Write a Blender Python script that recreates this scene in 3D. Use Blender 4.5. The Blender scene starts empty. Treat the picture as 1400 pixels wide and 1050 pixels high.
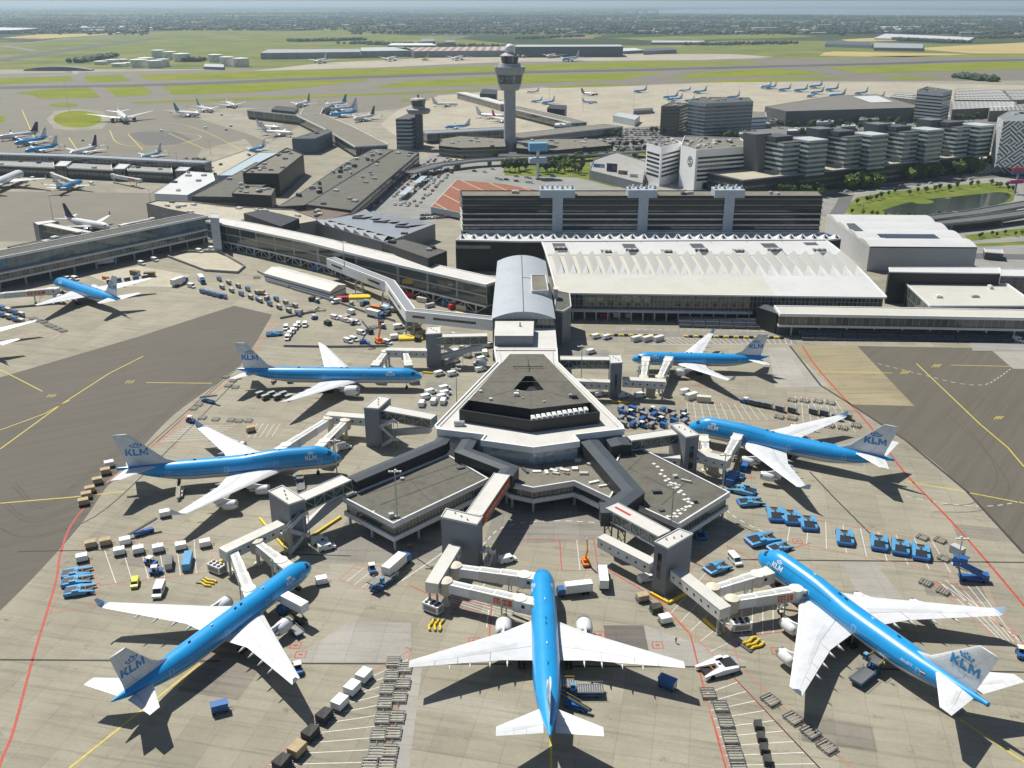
import bpy, bmesh, math, random
from mathutils import Vector, Matrix
R = math.radians
random.seed(7)
scene = bpy.context.scene
COL = scene.collection
CAM_H, FPX, HOR = 143.0, 1300.0, 3.0
TAN = (525.0 - HOR) / FPX
TH = math.atan(TAN)
COS = math.cos(TH)
def G(x, y, z=0.0):
 """world point at height z seen at photo pixel x, y (camera stands at 0,0 looking along +Y)"""
 h = CAM_H - z
 return Vector(((x - 700.0) * h / (COS * (y - HOR)), h * (FPX - (y - 525.0) * TAN) / (y - HOR), z))
def ang(p, q):
 return math.atan2(q.y - p.y, q.x - p.x)
class MB:
 def __init__(s):
  s.v = []; s.f = []; s.mi = []
 def add(s, vs, fs, mi=0):
  n = len(s.v)
  s.v += [tuple(v) for v in vs]
  s.f += [tuple(i + n for i in f) for f in fs]
  s.mi += [mi] * len(fs)
  return s
 def prism(s, pts, z0, z1, mi=0, top=None, bottom=True, side=None):
  """pts: xy outline; z1 may be a list"""
  n = len(pts)
  area = sum(pts[i][0] * pts[(i + 1) % n][1] - pts[(i + 1) % n][0] * pts[i][1] for i in range(n))
  if area < 0:
   pts = list(pts)[::-1]
   if isinstance(z1, (list, tuple)): z1 = list(z1)[::-1]
  zt = z1 if isinstance(z1, (list, tuple)) else [z1] * n
  vs = [(p[0], p[1], z0) for p in pts] + [(p[0], p[1], zt[i]) for i, p in enumerate(pts)]
  sf = [(i, (i + 1) % n, (i + 1) % n + n, i + n) for i in range(n)]
  s.add(vs, sf, mi if side is None else side)
  k = len(s.v) - 2 * n
  s.f.append(tuple(range(k + n, k + 2 * n))); s.mi.append(mi if top is None else top)
  if bottom:
   s.f.append(tuple(range(k + n - 1, k - 1, -1))); s.mi.append(mi)
  return s
 def box(s, c, d, rz=0.0, mi=0, top=None):
  """c = centre of the base, d = full size"""
  ca, sa = math.cos(rz), math.sin(rz)
  pts = [(c[0] + x * ca - y * sa, c[1] + x * sa + y * ca) for x, y in
    ((-d[0] / 2, -d[1] / 2), (d[0] / 2, -d[1] / 2), (d[0] / 2, d[1] / 2), (-d[0] / 2, d[1] / 2))]
  return s.prism(pts, c[2], c[2] + d[2], mi, top)
 def bar(s, p, q, w, h=None, mi=0, up=(0, 0, 1)):
  p = Vector(p); q = Vector(q); d = (q - p).normalized(); h = h or w
  u = Vector(up)
  a = d.cross(u)
  if a.length < 1e-4: a = d.cross(Vector((1, 0, 0)))
  a.normalize(); b = a.cross(d).normalized()
  vs = []
  for o in (p, q):
   for sx, sy in ((-1, -1), (1, -1), (1, 1), (-1, 1)):
    vs.append(o + a * (sx * w / 2) + b * (sy * h / 2))
  return s.add(vs, [(3, 2, 1, 0), (4, 5, 6, 7), (0, 1, 5, 4), (1, 2, 6, 5), (2, 3, 7, 6), (3, 0, 4, 7)], mi)
 def rings(s, rings, mi=0, cap=True, closed=True):
  n = len(rings[0]); vs = [p for r in rings for p in r]; fs = []
  for k in range(len(rings) - 1):
   for i in range(n if closed else n - 1):
    j = (i + 1) % n
    fs.append((k * n + i, k * n + j, (k + 1) * n + j, (k + 1) * n + i))
  if cap:
   fs.append(tuple(range(n - 1, -1, -1)))
   fs.append(tuple(range((len(rings) - 1) * n, len(rings) * n)))
  return s.add(vs, fs, mi)
 def cyl(s, p, q, r0, r1=None, n=12, mi=0, cap=True):
  p = Vector(p); q = Vector(q); r1 = r0 if r1 is None else r1
  d = (q - p).normalized()
  a = d.orthogonal().normalized(); b = d.cross(a)
  rg = []
  for o, r in ((p, r0), (q, r1)):
   rg.append([o + a * (r * math.cos(2 * math.pi * i / n)) + b * (r * math.sin(2 * math.pi * i / n)) for i in range(n)])
  return s.rings(rg, mi, cap)
 def lathe(s, c, prof, n=24, mi=0, mis=None):
  rg = [[(c[0] + r * math.cos(2 * math.pi * i / n), c[1] + r * math.sin(2 * math.pi * i / n), c[2] + z) for i in range(n)] for r, z in prof]
  if mis is None: return s.rings(rg, mi, True)
  for k in range(len(rg) - 1): s.rings(rg[k:k + 2], mis[k], False)
  return s.add(rg[-1], [tuple(range(n))], mis[-1])
 def quad(s, a, b, c, d, mi=0):
  return s.add([a, b, c, d], [(0, 1, 2, 3)], mi)
 def poly(s, pts, mi=0):
  return s.add(pts, [tuple(range(len(pts)))], mi)
 def build(s, name, mats, parent=None, smooth=False, loc=None):
  me = bpy.data.meshes.new(name)
  me.from_pydata(s.v, [], s.f)
  if not isinstance(mats, (list, tuple)): mats = [mats]
  for m in mats: me.materials.append(m)
  if any(s.mi): me.polygons.foreach_set('material_index', s.mi)
  if smooth:
   me.polygons.foreach_set('use_smooth', [True] * len(s.f))
  me.update()
  o = bpy.data.objects.new(name, me); COL.objects.link(o)
  if parent: o.parent = parent
  if loc is not None: o.location = loc
  return o
def sharp(o, deg=35):
 o.data.set_sharp_from_angle(angle=R(deg))
 return o
def fixn(o):
 bm = bmesh.new(); bm.from_mesh(o.data); bmesh.ops.recalc_face_normals(bm, faces=bm.faces); bm.to_mesh(o.data); bm.free()
 return o
def tag(o, label=None, cat=None, group=None, kind=None):
 if label: o['label'] = label
 if cat: o['category'] = cat
 if group: o['group'] = group
 if kind: o['kind'] = kind
 return o
def thing(name, label, cat, loc=(0, 0, 0), rz=0.0, group=None):
 o = bpy.data.objects.new(name, None); COL.objects.link(o)
 o.location = loc; o.rotation_euler = (0, 0, rz); o.empty_display_size = 0.5
 return tag(o, label, cat, group)
def struct(o):
 o['kind'] = 'structure'; return o
KIDS = {}
def dup(root, loc, rz=0.0, label=None, group=None, scale=None):
 """copy of a thing with its parts and sub-parts"""
 def rec(o, parent):
  c = o.copy(); COL.objects.link(c); c.parent = parent
  for ch in o.children: rec(ch, c)
  return c
 r = root.copy(); COL.objects.link(r); r.location = loc; r.rotation_euler = (0, 0, rz)
 if scale: r.scale = scale if isinstance(scale, (tuple, list)) else (scale,) * 3
 if label: r['label'] = label
 if group: r['group'] = group
 for ch in root.children: rec(ch, r)
 return r
MATS = {}
def nodes(name):
 m = bpy.data.materials.new(name); m.use_nodes = True
 nt = m.node_tree; nt.nodes.clear()
 out = nt.nodes.new('ShaderNodeOutputMaterial'); b = nt.nodes.new('ShaderNodeBsdfPrincipled')
 nt.links.new(b.outputs[0], out.inputs[0])
 return m, nt, b
class N:
 """tiny node-graph helper"""
 def __init__(s, nt): s.nt = nt
 def new(s, t, **kw):
  n = s.nt.nodes.new(t)
  for k, v in kw.items(): setattr(n, k, v)
  return n
 def put(s, sock, v):
  if hasattr(v, 'links'): s.nt.links.new(v, sock)
  elif v is not None:
   sock.default_value = (tuple(v) + (1,))[:4] if isinstance(v, (tuple, list)) and sock.type == 'RGBA' else v
 def math(s, op, a, b=None, c=None, clamp=False):
  n = s.new('ShaderNodeMath', operation=op, use_clamp=clamp)
  s.put(n.inputs[0], a); s.put(n.inputs[1], b) if b is not None else None
  if c is not None: s.put(n.inputs[2], c)
  return n.outputs[0]
 def noise(s, vec, scale, detail=3, rough=0.6):
  n = s.new('ShaderNodeTexNoise'); n.inputs['Scale'].default_value = scale
  n.inputs['Detail'].default_value = detail; n.inputs['Roughness'].default_value = rough
  if vec is not None: s.nt.links.new(vec, n.inputs['Vector'])
  return n.outputs['Fac']
 def voro(s, vec, scale, out='Color', feature='F1', rnd=1.0):
  n = s.new('ShaderNodeTexVoronoi', feature=feature); n.inputs['Scale'].default_value = scale
  n.inputs['Randomness'].default_value = rnd
  if vec is not None: s.nt.links.new(vec, n.inputs['Vector'])
  return n.outputs[out]
 def ramp(s, fac, stops, interp='LINEAR'):
  n = s.new('ShaderNodeValToRGB'); cr = n.color_ramp; cr.interpolation = interp
  while len(cr.elements) < len(stops): cr.elements.new(0.5)
  for e, (p, c) in zip(cr.elements, stops):
   e.position = p; e.color = (tuple(c) + (1,))[:4] if isinstance(c, (tuple, list)) else (c, c, c, 1)
  s.put(n.inputs[0], fac)
  return n.outputs[0]
 def mix(s, fac, a, b, mode='MIX'):
  n = s.new('ShaderNodeMix', data_type='RGBA', blend_type=mode)
  s.put(n.inputs['Factor'], fac); s.put(n.inputs[6], a); s.put(n.inputs[7], b)
  return n.outputs[2]
 def pos(s, obj=False):
  if obj: return s.new('ShaderNodeTexCoord').outputs['Object']
  return s.new('ShaderNodeNewGeometry').outputs['Position']
 def rot(s, vec, rz, scale=(1, 1, 1), loc=(0, 0, 0)):
  n = s.new('ShaderNodeMapping'); n.inputs['Rotation'].default_value = (0, 0, rz); n.inputs['Scale'].default_value = scale
  n.inputs['Location'].default_value = loc
  s.nt.links.new(vec, n.inputs['Vector']); return n.outputs[0]
 def sep(s, vec):
  n = s.new('ShaderNodeSeparateXYZ'); s.nt.links.new(vec, n.inputs[0]); return n.outputs
 def rand(s):
  return s.new('ShaderNodeObjectInfo').outputs['Random']
 def bump(s, h, strength=0.2, dist=0.1):
  n = s.new('ShaderNodeBump'); n.inputs['Strength'].default_value = strength; n.inputs['Distance'].default_value = dist
  s.nt.links.new(h, n.inputs['Height']); return n.outputs[0]
def mat(name, col, rough=0.6, metal=0.0, dirt=0.25, scale=0.6, spec=0.4, coat=0.0, obj=True, streak=False):
 """plain painted / plain surface with weathering noise"""
 if name in MATS: return MATS[name]
 m, nt, b = nodes(name); g = N(nt)
 p = g.pos(obj)
 n1 = g.noise(p, scale, 5, 0.65)
 n2 = g.noise(g.rot(p, 0.3, (1, 1, 0.12) if streak else (1, 1, 1)), scale * 4, 4, 0.7)
 f = g.math('ADD', g.math('MULTIPLY', n1, 0.6), g.math('MULTIPLY', n2, 0.4))
 lo = tuple(c * (1 - dirt) for c in col); hi = tuple(min(1, c * (1 + dirt * 0.35)) for c in col)
 c = g.ramp(f, [(0.3, lo), (0.52, col), (0.72, hi)])
 nt.links.new(c, b.inputs['Base Color'])
 nt.links.new(g.ramp(n2, [(0.3, min(1, rough + 0.12)), (0.7, max(0.05, rough - 0.08))]), b.inputs['Roughness'])
 b.inputs['Metallic'].default_value = metal
 b.inputs['Specular IOR Level'].default_value = spec
 if coat: b.inputs['Coat Weight'].default_value = coat; b.inputs['Coat Roughness'].default_value = 0.08
 MATS[name] = m; return m
def glass(name='glass', col=(0.02, 0.03, 0.035), tint=(0.05, 0.07, 0.075), cell=(2.0, 2.0), frame=(0.25, 0.26, 0.27), fw=0.05, rough=0.06, obj=True):
 """dark curtain wall glazing with mullions laid out by object x+y and z"""
 if name in MATS: return MATS[name]
 m, nt, b = nodes(name); g = N(nt)
 x, y, z = g.sep(g.pos(obj))
 s = g.math('ADD', x, y)
 u = g.math('FRACT', g.math('DIVIDE', s, cell[0])); w = g.math('FRACT', g.math('DIVIDE', z, cell[1]))
 fr = g.math('MAXIMUM', g.math('LESS_THAN', u, fw * 2 / cell[0]), g.math('LESS_THAN', w, fw * 2 / cell[1]))
 cmb = g.new('ShaderNodeCombineXYZ')
 g.put(cmb.inputs[0], g.math('FLOOR', g.math('DIVIDE', s, cell[0]))); g.put(cmb.inputs[1], g.math('FLOOR', g.math('DIVIDE', z, cell[1])))
 wn = g.new('ShaderNodeTexWhiteNoise', noise_dimensions='2D'); nt.links.new(cmb.outputs[0], wn.inputs['Vector'])
 c = g.mix(wn.outputs['Value'], col, tint)
 c = g.mix(fr, c, frame)
 nt.links.new(c, b.inputs['Base Color'])
 g.put(b.inputs['Roughness'], g.math('ADD', g.math('MULTIPLY', fr, 0.4), rough))
 b.inputs['Specular IOR Level'].default_value = 0.9
 MATS[name] = m; return m
def emis(name, col, e):
 m, nt, b = nodes(name)
 b.inputs['Base Color'].default_value = (*col, 1); b.inputs['Emission Color'].default_value = (*col, 1); b.inputs['Emission Strength'].default_value = e
 return m
WHITE = mat('white_paint', (0.78, 0.79, 0.79), 0.45, dirt=0.12)
OFFW = mat('off_white_paint', (0.66, 0.65, 0.61), 0.55, dirt=0.2)
CREAM = mat('cream_paint', (0.62, 0.58, 0.47), 0.55, dirt=0.2)
LGREY = mat('light_grey_paint', (0.45, 0.46, 0.47), 0.5, dirt=0.18)
GREY = mat('grey_paint', (0.25, 0.265, 0.285), 0.5, dirt=0.18)
DGREY = mat('dark_grey_paint', (0.085, 0.09, 0.1), 0.5, dirt=0.2)
BLACK = mat('black_cladding', (0.022, 0.023, 0.026), 0.45, dirt=0.3)
RUBBER = mat('rubber', (0.018, 0.018, 0.018), 0.85, dirt=0.3)
STEEL = mat('galvanised_steel', (0.42, 0.43, 0.44), 0.42, metal=0.7, dirt=0.25)
DSTEEL = mat('dark_steel', (0.12, 0.125, 0.13), 0.5, metal=0.5, dirt=0.3)
YELLOW = mat('yellow_paint', (0.72, 0.52, 0.03), 0.5, dirt=0.25)
ORANGE = mat('orange_red_paint', (0.62, 0.11, 0.02), 0.55, dirt=0.15)
ORANGE2 = mat('orange_paint', (0.75, 0.2, 0.02), 0.5, dirt=0.2)
RED = mat('red_paint', (0.5, 0.03, 0.03), 0.5, dirt=0.2)
TUGBLUE = mat('light_blue_paint', (0.085, 0.31, 0.55), 0.4, dirt=0.2, coat=0.2)
DBLUE = mat('deep_blue_paint', (0.02, 0.12, 0.36), 0.4, dirt=0.2, coat=0.2)
NAVY = mat('navy_paint', (0.008, 0.015, 0.06), 0.35, dirt=0.2, coat=0.3)
BROWN = mat('brown_timber', (0.22, 0.14, 0.08), 0.8, dirt=0.3)
DGLASS = mat('dark_glass', (0.012, 0.016, 0.02), 0.06, dirt=0.2, spec=0.9)
GRNGLASS = mat('green_tinted_glass', (0.045, 0.07, 0.055), 0.1, dirt=0.2, spec=0.8)
cam = bpy.data.cameras.new('camera'); camo = bpy.data.objects.new('camera', cam); COL.objects.link(camo)
cam.sensor_width = 36.0; cam.lens = 36.0 * FPX / 1400.0
cam.clip_start = 1.0; cam.clip_end = 90000.0
camo.location = (0, 0, CAM_H); camo.rotation_euler = (math.pi / 2 - TH, 0, 0)
scene.camera = camo
SUN_EL, SUN_AZ = R(56.3), R(41.5)          # sun stands front-left of the camera
sd = Vector((-math.sin(SUN_AZ) * math.cos(SUN_EL), math.cos(SUN_AZ) * math.cos(SUN_EL), math.sin(SUN_EL)))
sl = bpy.data.lights.new('sun', 'SUN'); sl.energy = 5.0; sl.angle = R(0.53); sl.color = (1.0, 0.965, 0.87)
so = bpy.data.objects.new('sun', sl); COL.objects.link(so)
so.rotation_euler = sd.to_track_quat('Z', 'Y').to_euler(); so.location = (0, 0, 500)
w = bpy.data.worlds.new('World'); scene.world = w; w.use_nodes = True
nt = w.node_tree; nt.nodes.clear()
bg = nt.nodes.new('ShaderNodeBackground'); ow = nt.nodes.new('ShaderNodeOutputWorld'); sk = nt.nodes.new('ShaderNodeTexSky')
sk.sky_type = 'NISHITA'; sk.sun_disc = False; sk.sun_elevation = SUN_EL; sk.sun_rotation = -SUN_AZ
sk.altitude = 0; sk.air_density = 1.0; sk.dust_density = 1.0; sk.ozone_density = 1.0
nt.links.new(sk.outputs[0], bg.inputs[0]); nt.links.new(bg.outputs[0], ow.inputs[0]); bg.inputs[1].default_value = 0.060
scene.view_settings.view_transform = 'Standard'; scene.view_settings.look = 'None'; scene.view_settings.exposure = 0.22; scene.view_settings.gamma = 1.0
scene.render.engine = 'CYCLES'
scene.cycles.max_bounces = 5; scene.cycles.diffuse_bounces = 3; scene.cycles.glossy_bounces = 2; scene.cycles.transparent_max_bounces = 4
scene.cycles.volume_bounces = 0
def concrete(name, col, slab=7.5, rz=0.0, joint=0.55, stain=0.5, patch=0.2, tyre=0.25):
 m, nt, b = nodes(name); g = N(nt)
 p = g.rot(g.pos(), rz)
 x, y, z = g.sep(p)
 br = g.new('ShaderNodeTexVoronoi', feature='F1'); br.inputs['Scale'].default_value = 1.0 / (slab * 3.0); br.inputs['Randomness'].default_value = 0.0
 nt.links.new(p, br.inputs['Vector'])
 cell = br.outputs['Color']
 br2 = g.new('ShaderNodeTexVoronoi', feature='F1'); br2.inputs['Scale'].default_value = 1.0 / slab; br2.inputs['Randomness'].default_value = 0.0
 nt.links.new(p, br2.inputs['Vector'])
 def line(v, period, w):
  f = g.math('FRACT', g.math('DIVIDE', v, period))
  return g.math('LESS_THAN', g.math('ABSOLUTE', g.math('SUBTRACT', f, 0.5)), w / period)
 jn = g.math('MAXIMUM', line(x, slab, 0.09), line(y, slab, 0.09))
 big = g.noise(p, 0.012, 4, 0.6); mid = g.noise(p, 0.07, 5, 0.65); fine = g.noise(p, 1.1, 3, 0.7)
 streak = g.noise(g.rot(p, 0.9, (0.03, 0.5, 1)), 1.0, 4, 0.6)
 streak2 = g.noise(g.rot(p, -0.5, (0.03, 0.6, 1)), 1.0, 4, 0.6)
 f = g.math('ADD', g.math('MULTIPLY', big, 0.5), g.math('MULTIPLY', mid, 0.5))
 base = g.ramp(f, [(0.32, tuple(c * 0.80 for c in col)), (0.5, col), (0.68, tuple(min(1, c * 1.14) for c in col))])
 cs = g.sep(cell); cs2 = g.sep(br2.outputs['Color'])
 k = g.math('ADD', 1.0 - patch * 0.62, g.math('ADD', g.math('MULTIPLY', cs[0], patch * 0.7), g.math('MULTIPLY', cs2[1], patch * 0.55)))
 k = g.math('MULTIPLY', k, g.ramp(fine, [(0.3, 0.93), (0.7, 1.05)]))
 k = g.math('MULTIPLY', k, g.math('SUBTRACT', 1.0, g.math('MULTIPLY', jn, joint * 0.5)))
 sp = g.ramp(g.noise(g.rot(p, 0.4), 0.16, 6, 0.75), [(0.60, 1.0), (0.72, 1 - 0.45 * stain)])
 k = g.math('MULTIPLY', k, sp)
 k = g.math('MULTIPLY', k, g.ramp(streak, [(0.52, 1.0), (0.7, 1 - tyre)]))
 k = g.math('MULTIPLY', k, g.ramp(streak2, [(0.54, 1.0), (0.72, 1 - tyre)]))
 c = g.mix(1.0, base, k, 'MULTIPLY')
 nt.links.new(c, b.inputs['Base Color'])
 b.inputs['Roughness'].default_value = 0.85; b.inputs['Specular IOR Level'].default_value = 0.25
 return m
APRON = concrete('apron_concrete', (0.290, 0.267, 0.209), 7.5, R(12), .36, 1.0, .18, .2)
SANDC = concrete('pale_concrete', (0.385, 0.345, 0.27), 10, R(8), 0.3, 0.3, 0.12)
LCONC = concrete('light_concrete', (0.325, 0.31, 0.28), 7.5, R(3), 0.35, 0.4, 0.15, 0.12)
BEIGE = concrete('beige_asphalt', (0.285, 0.245, 0.155), 15, R(-4), 0.25, 0.3, 0.12)
def asphalt(name, col, rz=0.0):
 m, nt, b = nodes(name); g = N(nt)
 p = g.rot(g.pos(), rz)
 big = g.noise(p, 0.02, 5, 0.65)
 lane = g.noise(g.rot(p, 0.0, (0.012, 0.35, 1)), 1.0, 5, 0.7)
 lane2 = g.noise(g.rot(p, 0.25, (0.02, 0.8, 1)), 1.0, 4, 0.7)
 fine = g.noise(p, 1.6, 3, 0.7)
 f = g.math('ADD', g.math('MULTIPLY', big, 0.45), g.math('MULTIPLY', lane, 0.55))
 base = g.ramp(f, [(0.32, tuple(c * 0.85 for c in col)), (0.5, col), (0.68, tuple(c * 1.16 for c in col))])
 k = g.math('MULTIPLY', g.ramp(fine, [(0.3, 0.9), (0.7, 1.08)]), g.ramp(lane2, [(0.5, 1.0), (0.7, 0.87)]))
 nt.links.new(g.mix(1.0, base, k, 'MULTIPLY'), b.inputs['Base Color'])
 b.inputs['Roughness'].default_value = 0.8; b.inputs['Specular IOR Level'].default_value = 0.3
 return m
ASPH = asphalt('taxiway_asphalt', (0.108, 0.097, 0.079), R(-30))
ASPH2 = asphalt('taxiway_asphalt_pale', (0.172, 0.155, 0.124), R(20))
ASPHR = asphalt('taxiway_asphalt_east', (0.118, 0.106, 0.085), R(-52))
RUNW = asphalt('runway_asphalt', (0.08, 0.08, 0.085), R(2))
ROADM = asphalt('road_asphalt', (0.12, 0.12, 0.12), R(10))
def grass_mat(name, a, b_, c, sc=0.02):
 m, nt, b = nodes(name); g = N(nt)
 p = g.pos()
 f = g.math('ADD', g.math('MULTIPLY', g.noise(p, sc, 5, 0.65), 0.6), g.math('MULTIPLY', g.noise(g.rot(p, 0.2, (0.15, 1, 1)), sc * 5, 4, 0.7), 0.4))
 nt.links.new(g.ramp(f, [(0.33, a), (0.5, b_), (0.66, c)]), b.inputs['Base Color'])
 b.inputs['Roughness'].default_value = 0.95; b.inputs['Specular IOR Level'].default_value = 0.1
 return m
GRASS = grass_mat('mown_grass', (0.125, 0.165, 0.008), (0.18, 0.205, 0.012), (0.25, 0.23, 0.03), 0.012)
GRASSN = grass_mat('lawn_grass', (0.07, 0.12, 0.02), (0.125, 0.16, 0.03), (0.25, 0.22, 0.06), 0.05)
FIELD = grass_mat('field_grass', (0.085, 0.12, 0.028), (0.15, 0.17, 0.045), (0.27, 0.23, 0.09), 0.006)
STRAW = grass_mat('straw_field', (0.36, 0.27, 0.10), (0.42, 0.33, 0.14), (0.46, 0.37, 0.17), 0.006)
def terrain_mat():
 m, nt, b = nodes('countryside'); g = N(nt)
 p = g.rot(g.pos(), R(9), (1, 0.8, 1))
 v = g.new('ShaderNodeTexVoronoi', feature='F1', distance='CHEBYCHEV'); v.inputs['Scale'].default_value = 1 / 420.0; v.inputs['Randomness'].default_value = 0.75
 nt.links.new(p, v.inputs['Vector'])
 c0 = g.sep(v.outputs['Color'])[0]
 c = g.ramp(c0, [(0.0, (0.045, 0.065, 0.025)), (0.3, (0.065, 0.085, 0.03)), (0.55, (0.11, 0.13, 0.04)), (0.7, (0.05, 0.07, 0.03)), (0.86, (0.2, 0.17, 0.08)), (0.94, (0.16, 0.155, 0.14))], 'CONSTANT')
 f = g.noise(p, 0.01, 6, 0.7)
 nt.links.new(g.mix(1.0, c, g.ramp(f, [(0.3, 0.72), (0.7, 1.15)]), 'MULTIPLY'), b.inputs['Base Color'])
 b.inputs['Roughness'].default_value = 1.0; b.inputs['Specular IOR Level'].default_value = 0.1
 return m
TERR = terrain_mat()
def water_mat(name, col, rough=0.12):
 m, nt, b = nodes(name); g = N(nt)
 b.inputs['Base Color'].default_value = (*col, 1); b.inputs['Roughness'].default_value = rough; b.inputs['Specular IOR Level'].default_value = 0.6
 nt.links.new(g.bump(g.noise(g.pos(), 0.6, 4), 0.15, 0.2), b.inputs['Normal'])
 return m
WATER = water_mat('pond_water', (0.035, 0.045, 0.03))
LAKE = water_mat('lake_water', (0.16, 0.2, 0.24), 0.35)
LINEW = mat('white_marking', (0.62, 0.61, 0.58), 0.7, dirt=0.4, scale=0.8, obj=False)
LINEY = mat('yellow_marking', (0.55, 0.44, 0.07), 0.7, dirt=0.4, scale=0.8, obj=False)
LINER = mat('red_marking', (0.42, 0.065, 0.045), 0.7, dirt=0.4, scale=0.8, obj=False)
LINERF = mat('faded_red_marking', (0.42, 0.17, 0.12), 0.75, dirt=0.35, scale=0.8, obj=False)
LINEK = mat('dark_joint', (0.05, 0.047, 0.042), 0.85, dirt=0.3, scale=0.8, obj=False)
def sheet(name, m, px, z, raw=False):
 b = MB()
 pts = px if raw else [G(x, y, 0) for x, y in px]
 a = sum(pts[i][0] * pts[(i + 1) % len(pts)][1] - pts[(i + 1) % len(pts)][0] * pts[i][1] for i in range(len(pts)))
 if a < 0: pts = pts[::-1]
 b.poly([(p[0], p[1], z) for p in pts])
 return struct(b.build(name, m))
def smooth_path(px, n=6):
 """Catmull-Rom through pixel points"""
 P = [Vector(p) for p in px]; out = []
 for i in range(len(P) - 1):
  a = P[i - 1] if i else P[0] * 2 - P[1]; b = P[i]; c = P[i + 1]; d = P[i + 2] if i + 2 < len(P) else P[-1] * 2 - P[-2]
  for k in range(n):
   t = k / n
   out.append(0.5 * ((2 * b) + (c - a) * t + (2 * a - 5 * b + 4 * c - d) * t * t + (3 * b - a - 3 * c + d) * t ** 3))
 out.append(P[-1]); return [tuple(p) for p in out]
class Lines:
 """painted lines, one mesh per kind of marking"""
 def __init__(s): s.mb = MB()
 def line(s, px, w, z, curve=False, dash=None, raw=False):
  if curve: px = smooth_path(px)
  P = px if raw else [G(x, y) for x, y in px]
  P = [Vector((p[0], p[1])) for p in P]
  if dash:
   segs = []; on, off = dash; acc = 0
   for i in range(len(P) - 1):
    d = P[i + 1] - P[i]; L = d.length; t = 0
    while t < L:
     ph = (acc + t) % (on + off)
     if ph < on:
      e = min(L, t + on - ph); segs.append([P[i] + d * (t / L), P[i] + d * (e / L)]); t = e + 1e-4
     else: t += on + off - ph
    acc += L
  else: segs = [P]
  for S in segs:
   n = len(S); lf = []; rt = []
   for i in range(n):
    t = (S[min(i + 1, n - 1)] - S[max(i - 1, 0)])
    if t.length < 1e-6: t = Vector((1, 0))
    t.normalize(); o = Vector((-t.y, t.x)) * w / 2
    lf.append(S[i] + o); rt.append(S[i] - o)
   for i in range(n - 1):
    s.mb.quad((*rt[i], z), (*rt[i + 1], z), (*lf[i + 1], z), (*lf[i], z))
  return s
 def build(s, name, m): return struct(s.mb.build(name, m))
b = MB(); S = 45000.0
rs = [-S, -12000, -4000, 0, 4000, 12000, S]
b.quad((-S, -2000, -0.4), (S, -2000, -0.4), (S, S, -0.4), (-S, S, -0.4))
struct(b.build('terrain', TERR))
sheet('airfield_grass', FIELD, [(-500, 104), (-500, 62), (0, 60), (60, 56), (110, 46), (330, 39), (430, 38), (520, 46), (620, 52), (700, 60), (880, 62), (1000, 55), (1150, 56), (1290, 60), (1900, 56), (1900, 108)], -0.25)
sheet('apron_ground', APRON, [(-700, 97), (350, 94), (700, 84), (1000, 76), (1100, 84), (2200, 80), (2200, 1400), (-900, 1400)], 0.0)
sheet('far_apron_ground', SANDC, [(545, 150), (600, 131), (740, 120), (860, 118), (1000, 112), (1230, 113), (1400, 117), (1900, 118), (1900, 150), (1280, 175), (1000, 200), (560, 200), (520, 170)], 0.06)
TX2 = concrete('stand_concrete', (0.285, 0.262, 0.205), 12, R(10), 0.3, 0.5, 0.2)
for pts in ([(220, 150), (262, 150), (335, 147), (400, 150), (370, 195), (335, 182), (250, 156)], [(-200, 250), (0, 262), (205, 264), (232, 250), (232, 240), (0, 236), (-200, 232)], [(64, 163), (74, 152), (106, 149), (140, 152), (151, 163), (140, 176), (106, 179), (74, 176)], [(275, 205), (335, 190), (350, 205), (290, 240), (262, 230)]):
 sheet('stand_ground', TX2, pts, 0.07)
TX3 = asphalt('old_asphalt', (0.115, 0.11, 0.105), R(10))
sheet('taxiway_patch', TX3, [(174, 184), (190, 180), (240, 180), (262, 190), (245, 198), (200, 199)], 0.075)
sheet('cargo_apron_ground', SANDC, [(345, 97), (440, 86), (700, 74), (1000, 74), (1060, 78), (960, 82), (700, 84), (520, 92)], 0.05)
sheet('north_apron_ground', ASPH2, [(-700, 98), (0, 101), (350, 94), (700, 85), (1040, 80), (1400, 77), (2200, 70), (2200, 106), (1230, 111), (1000, 111), (860, 117), (740, 119), (600, 130), (545, 149), (430, 160), (360, 200), (300, 230), (200, 330), (-400, 330), (-900, 250)], 0.04)
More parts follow.
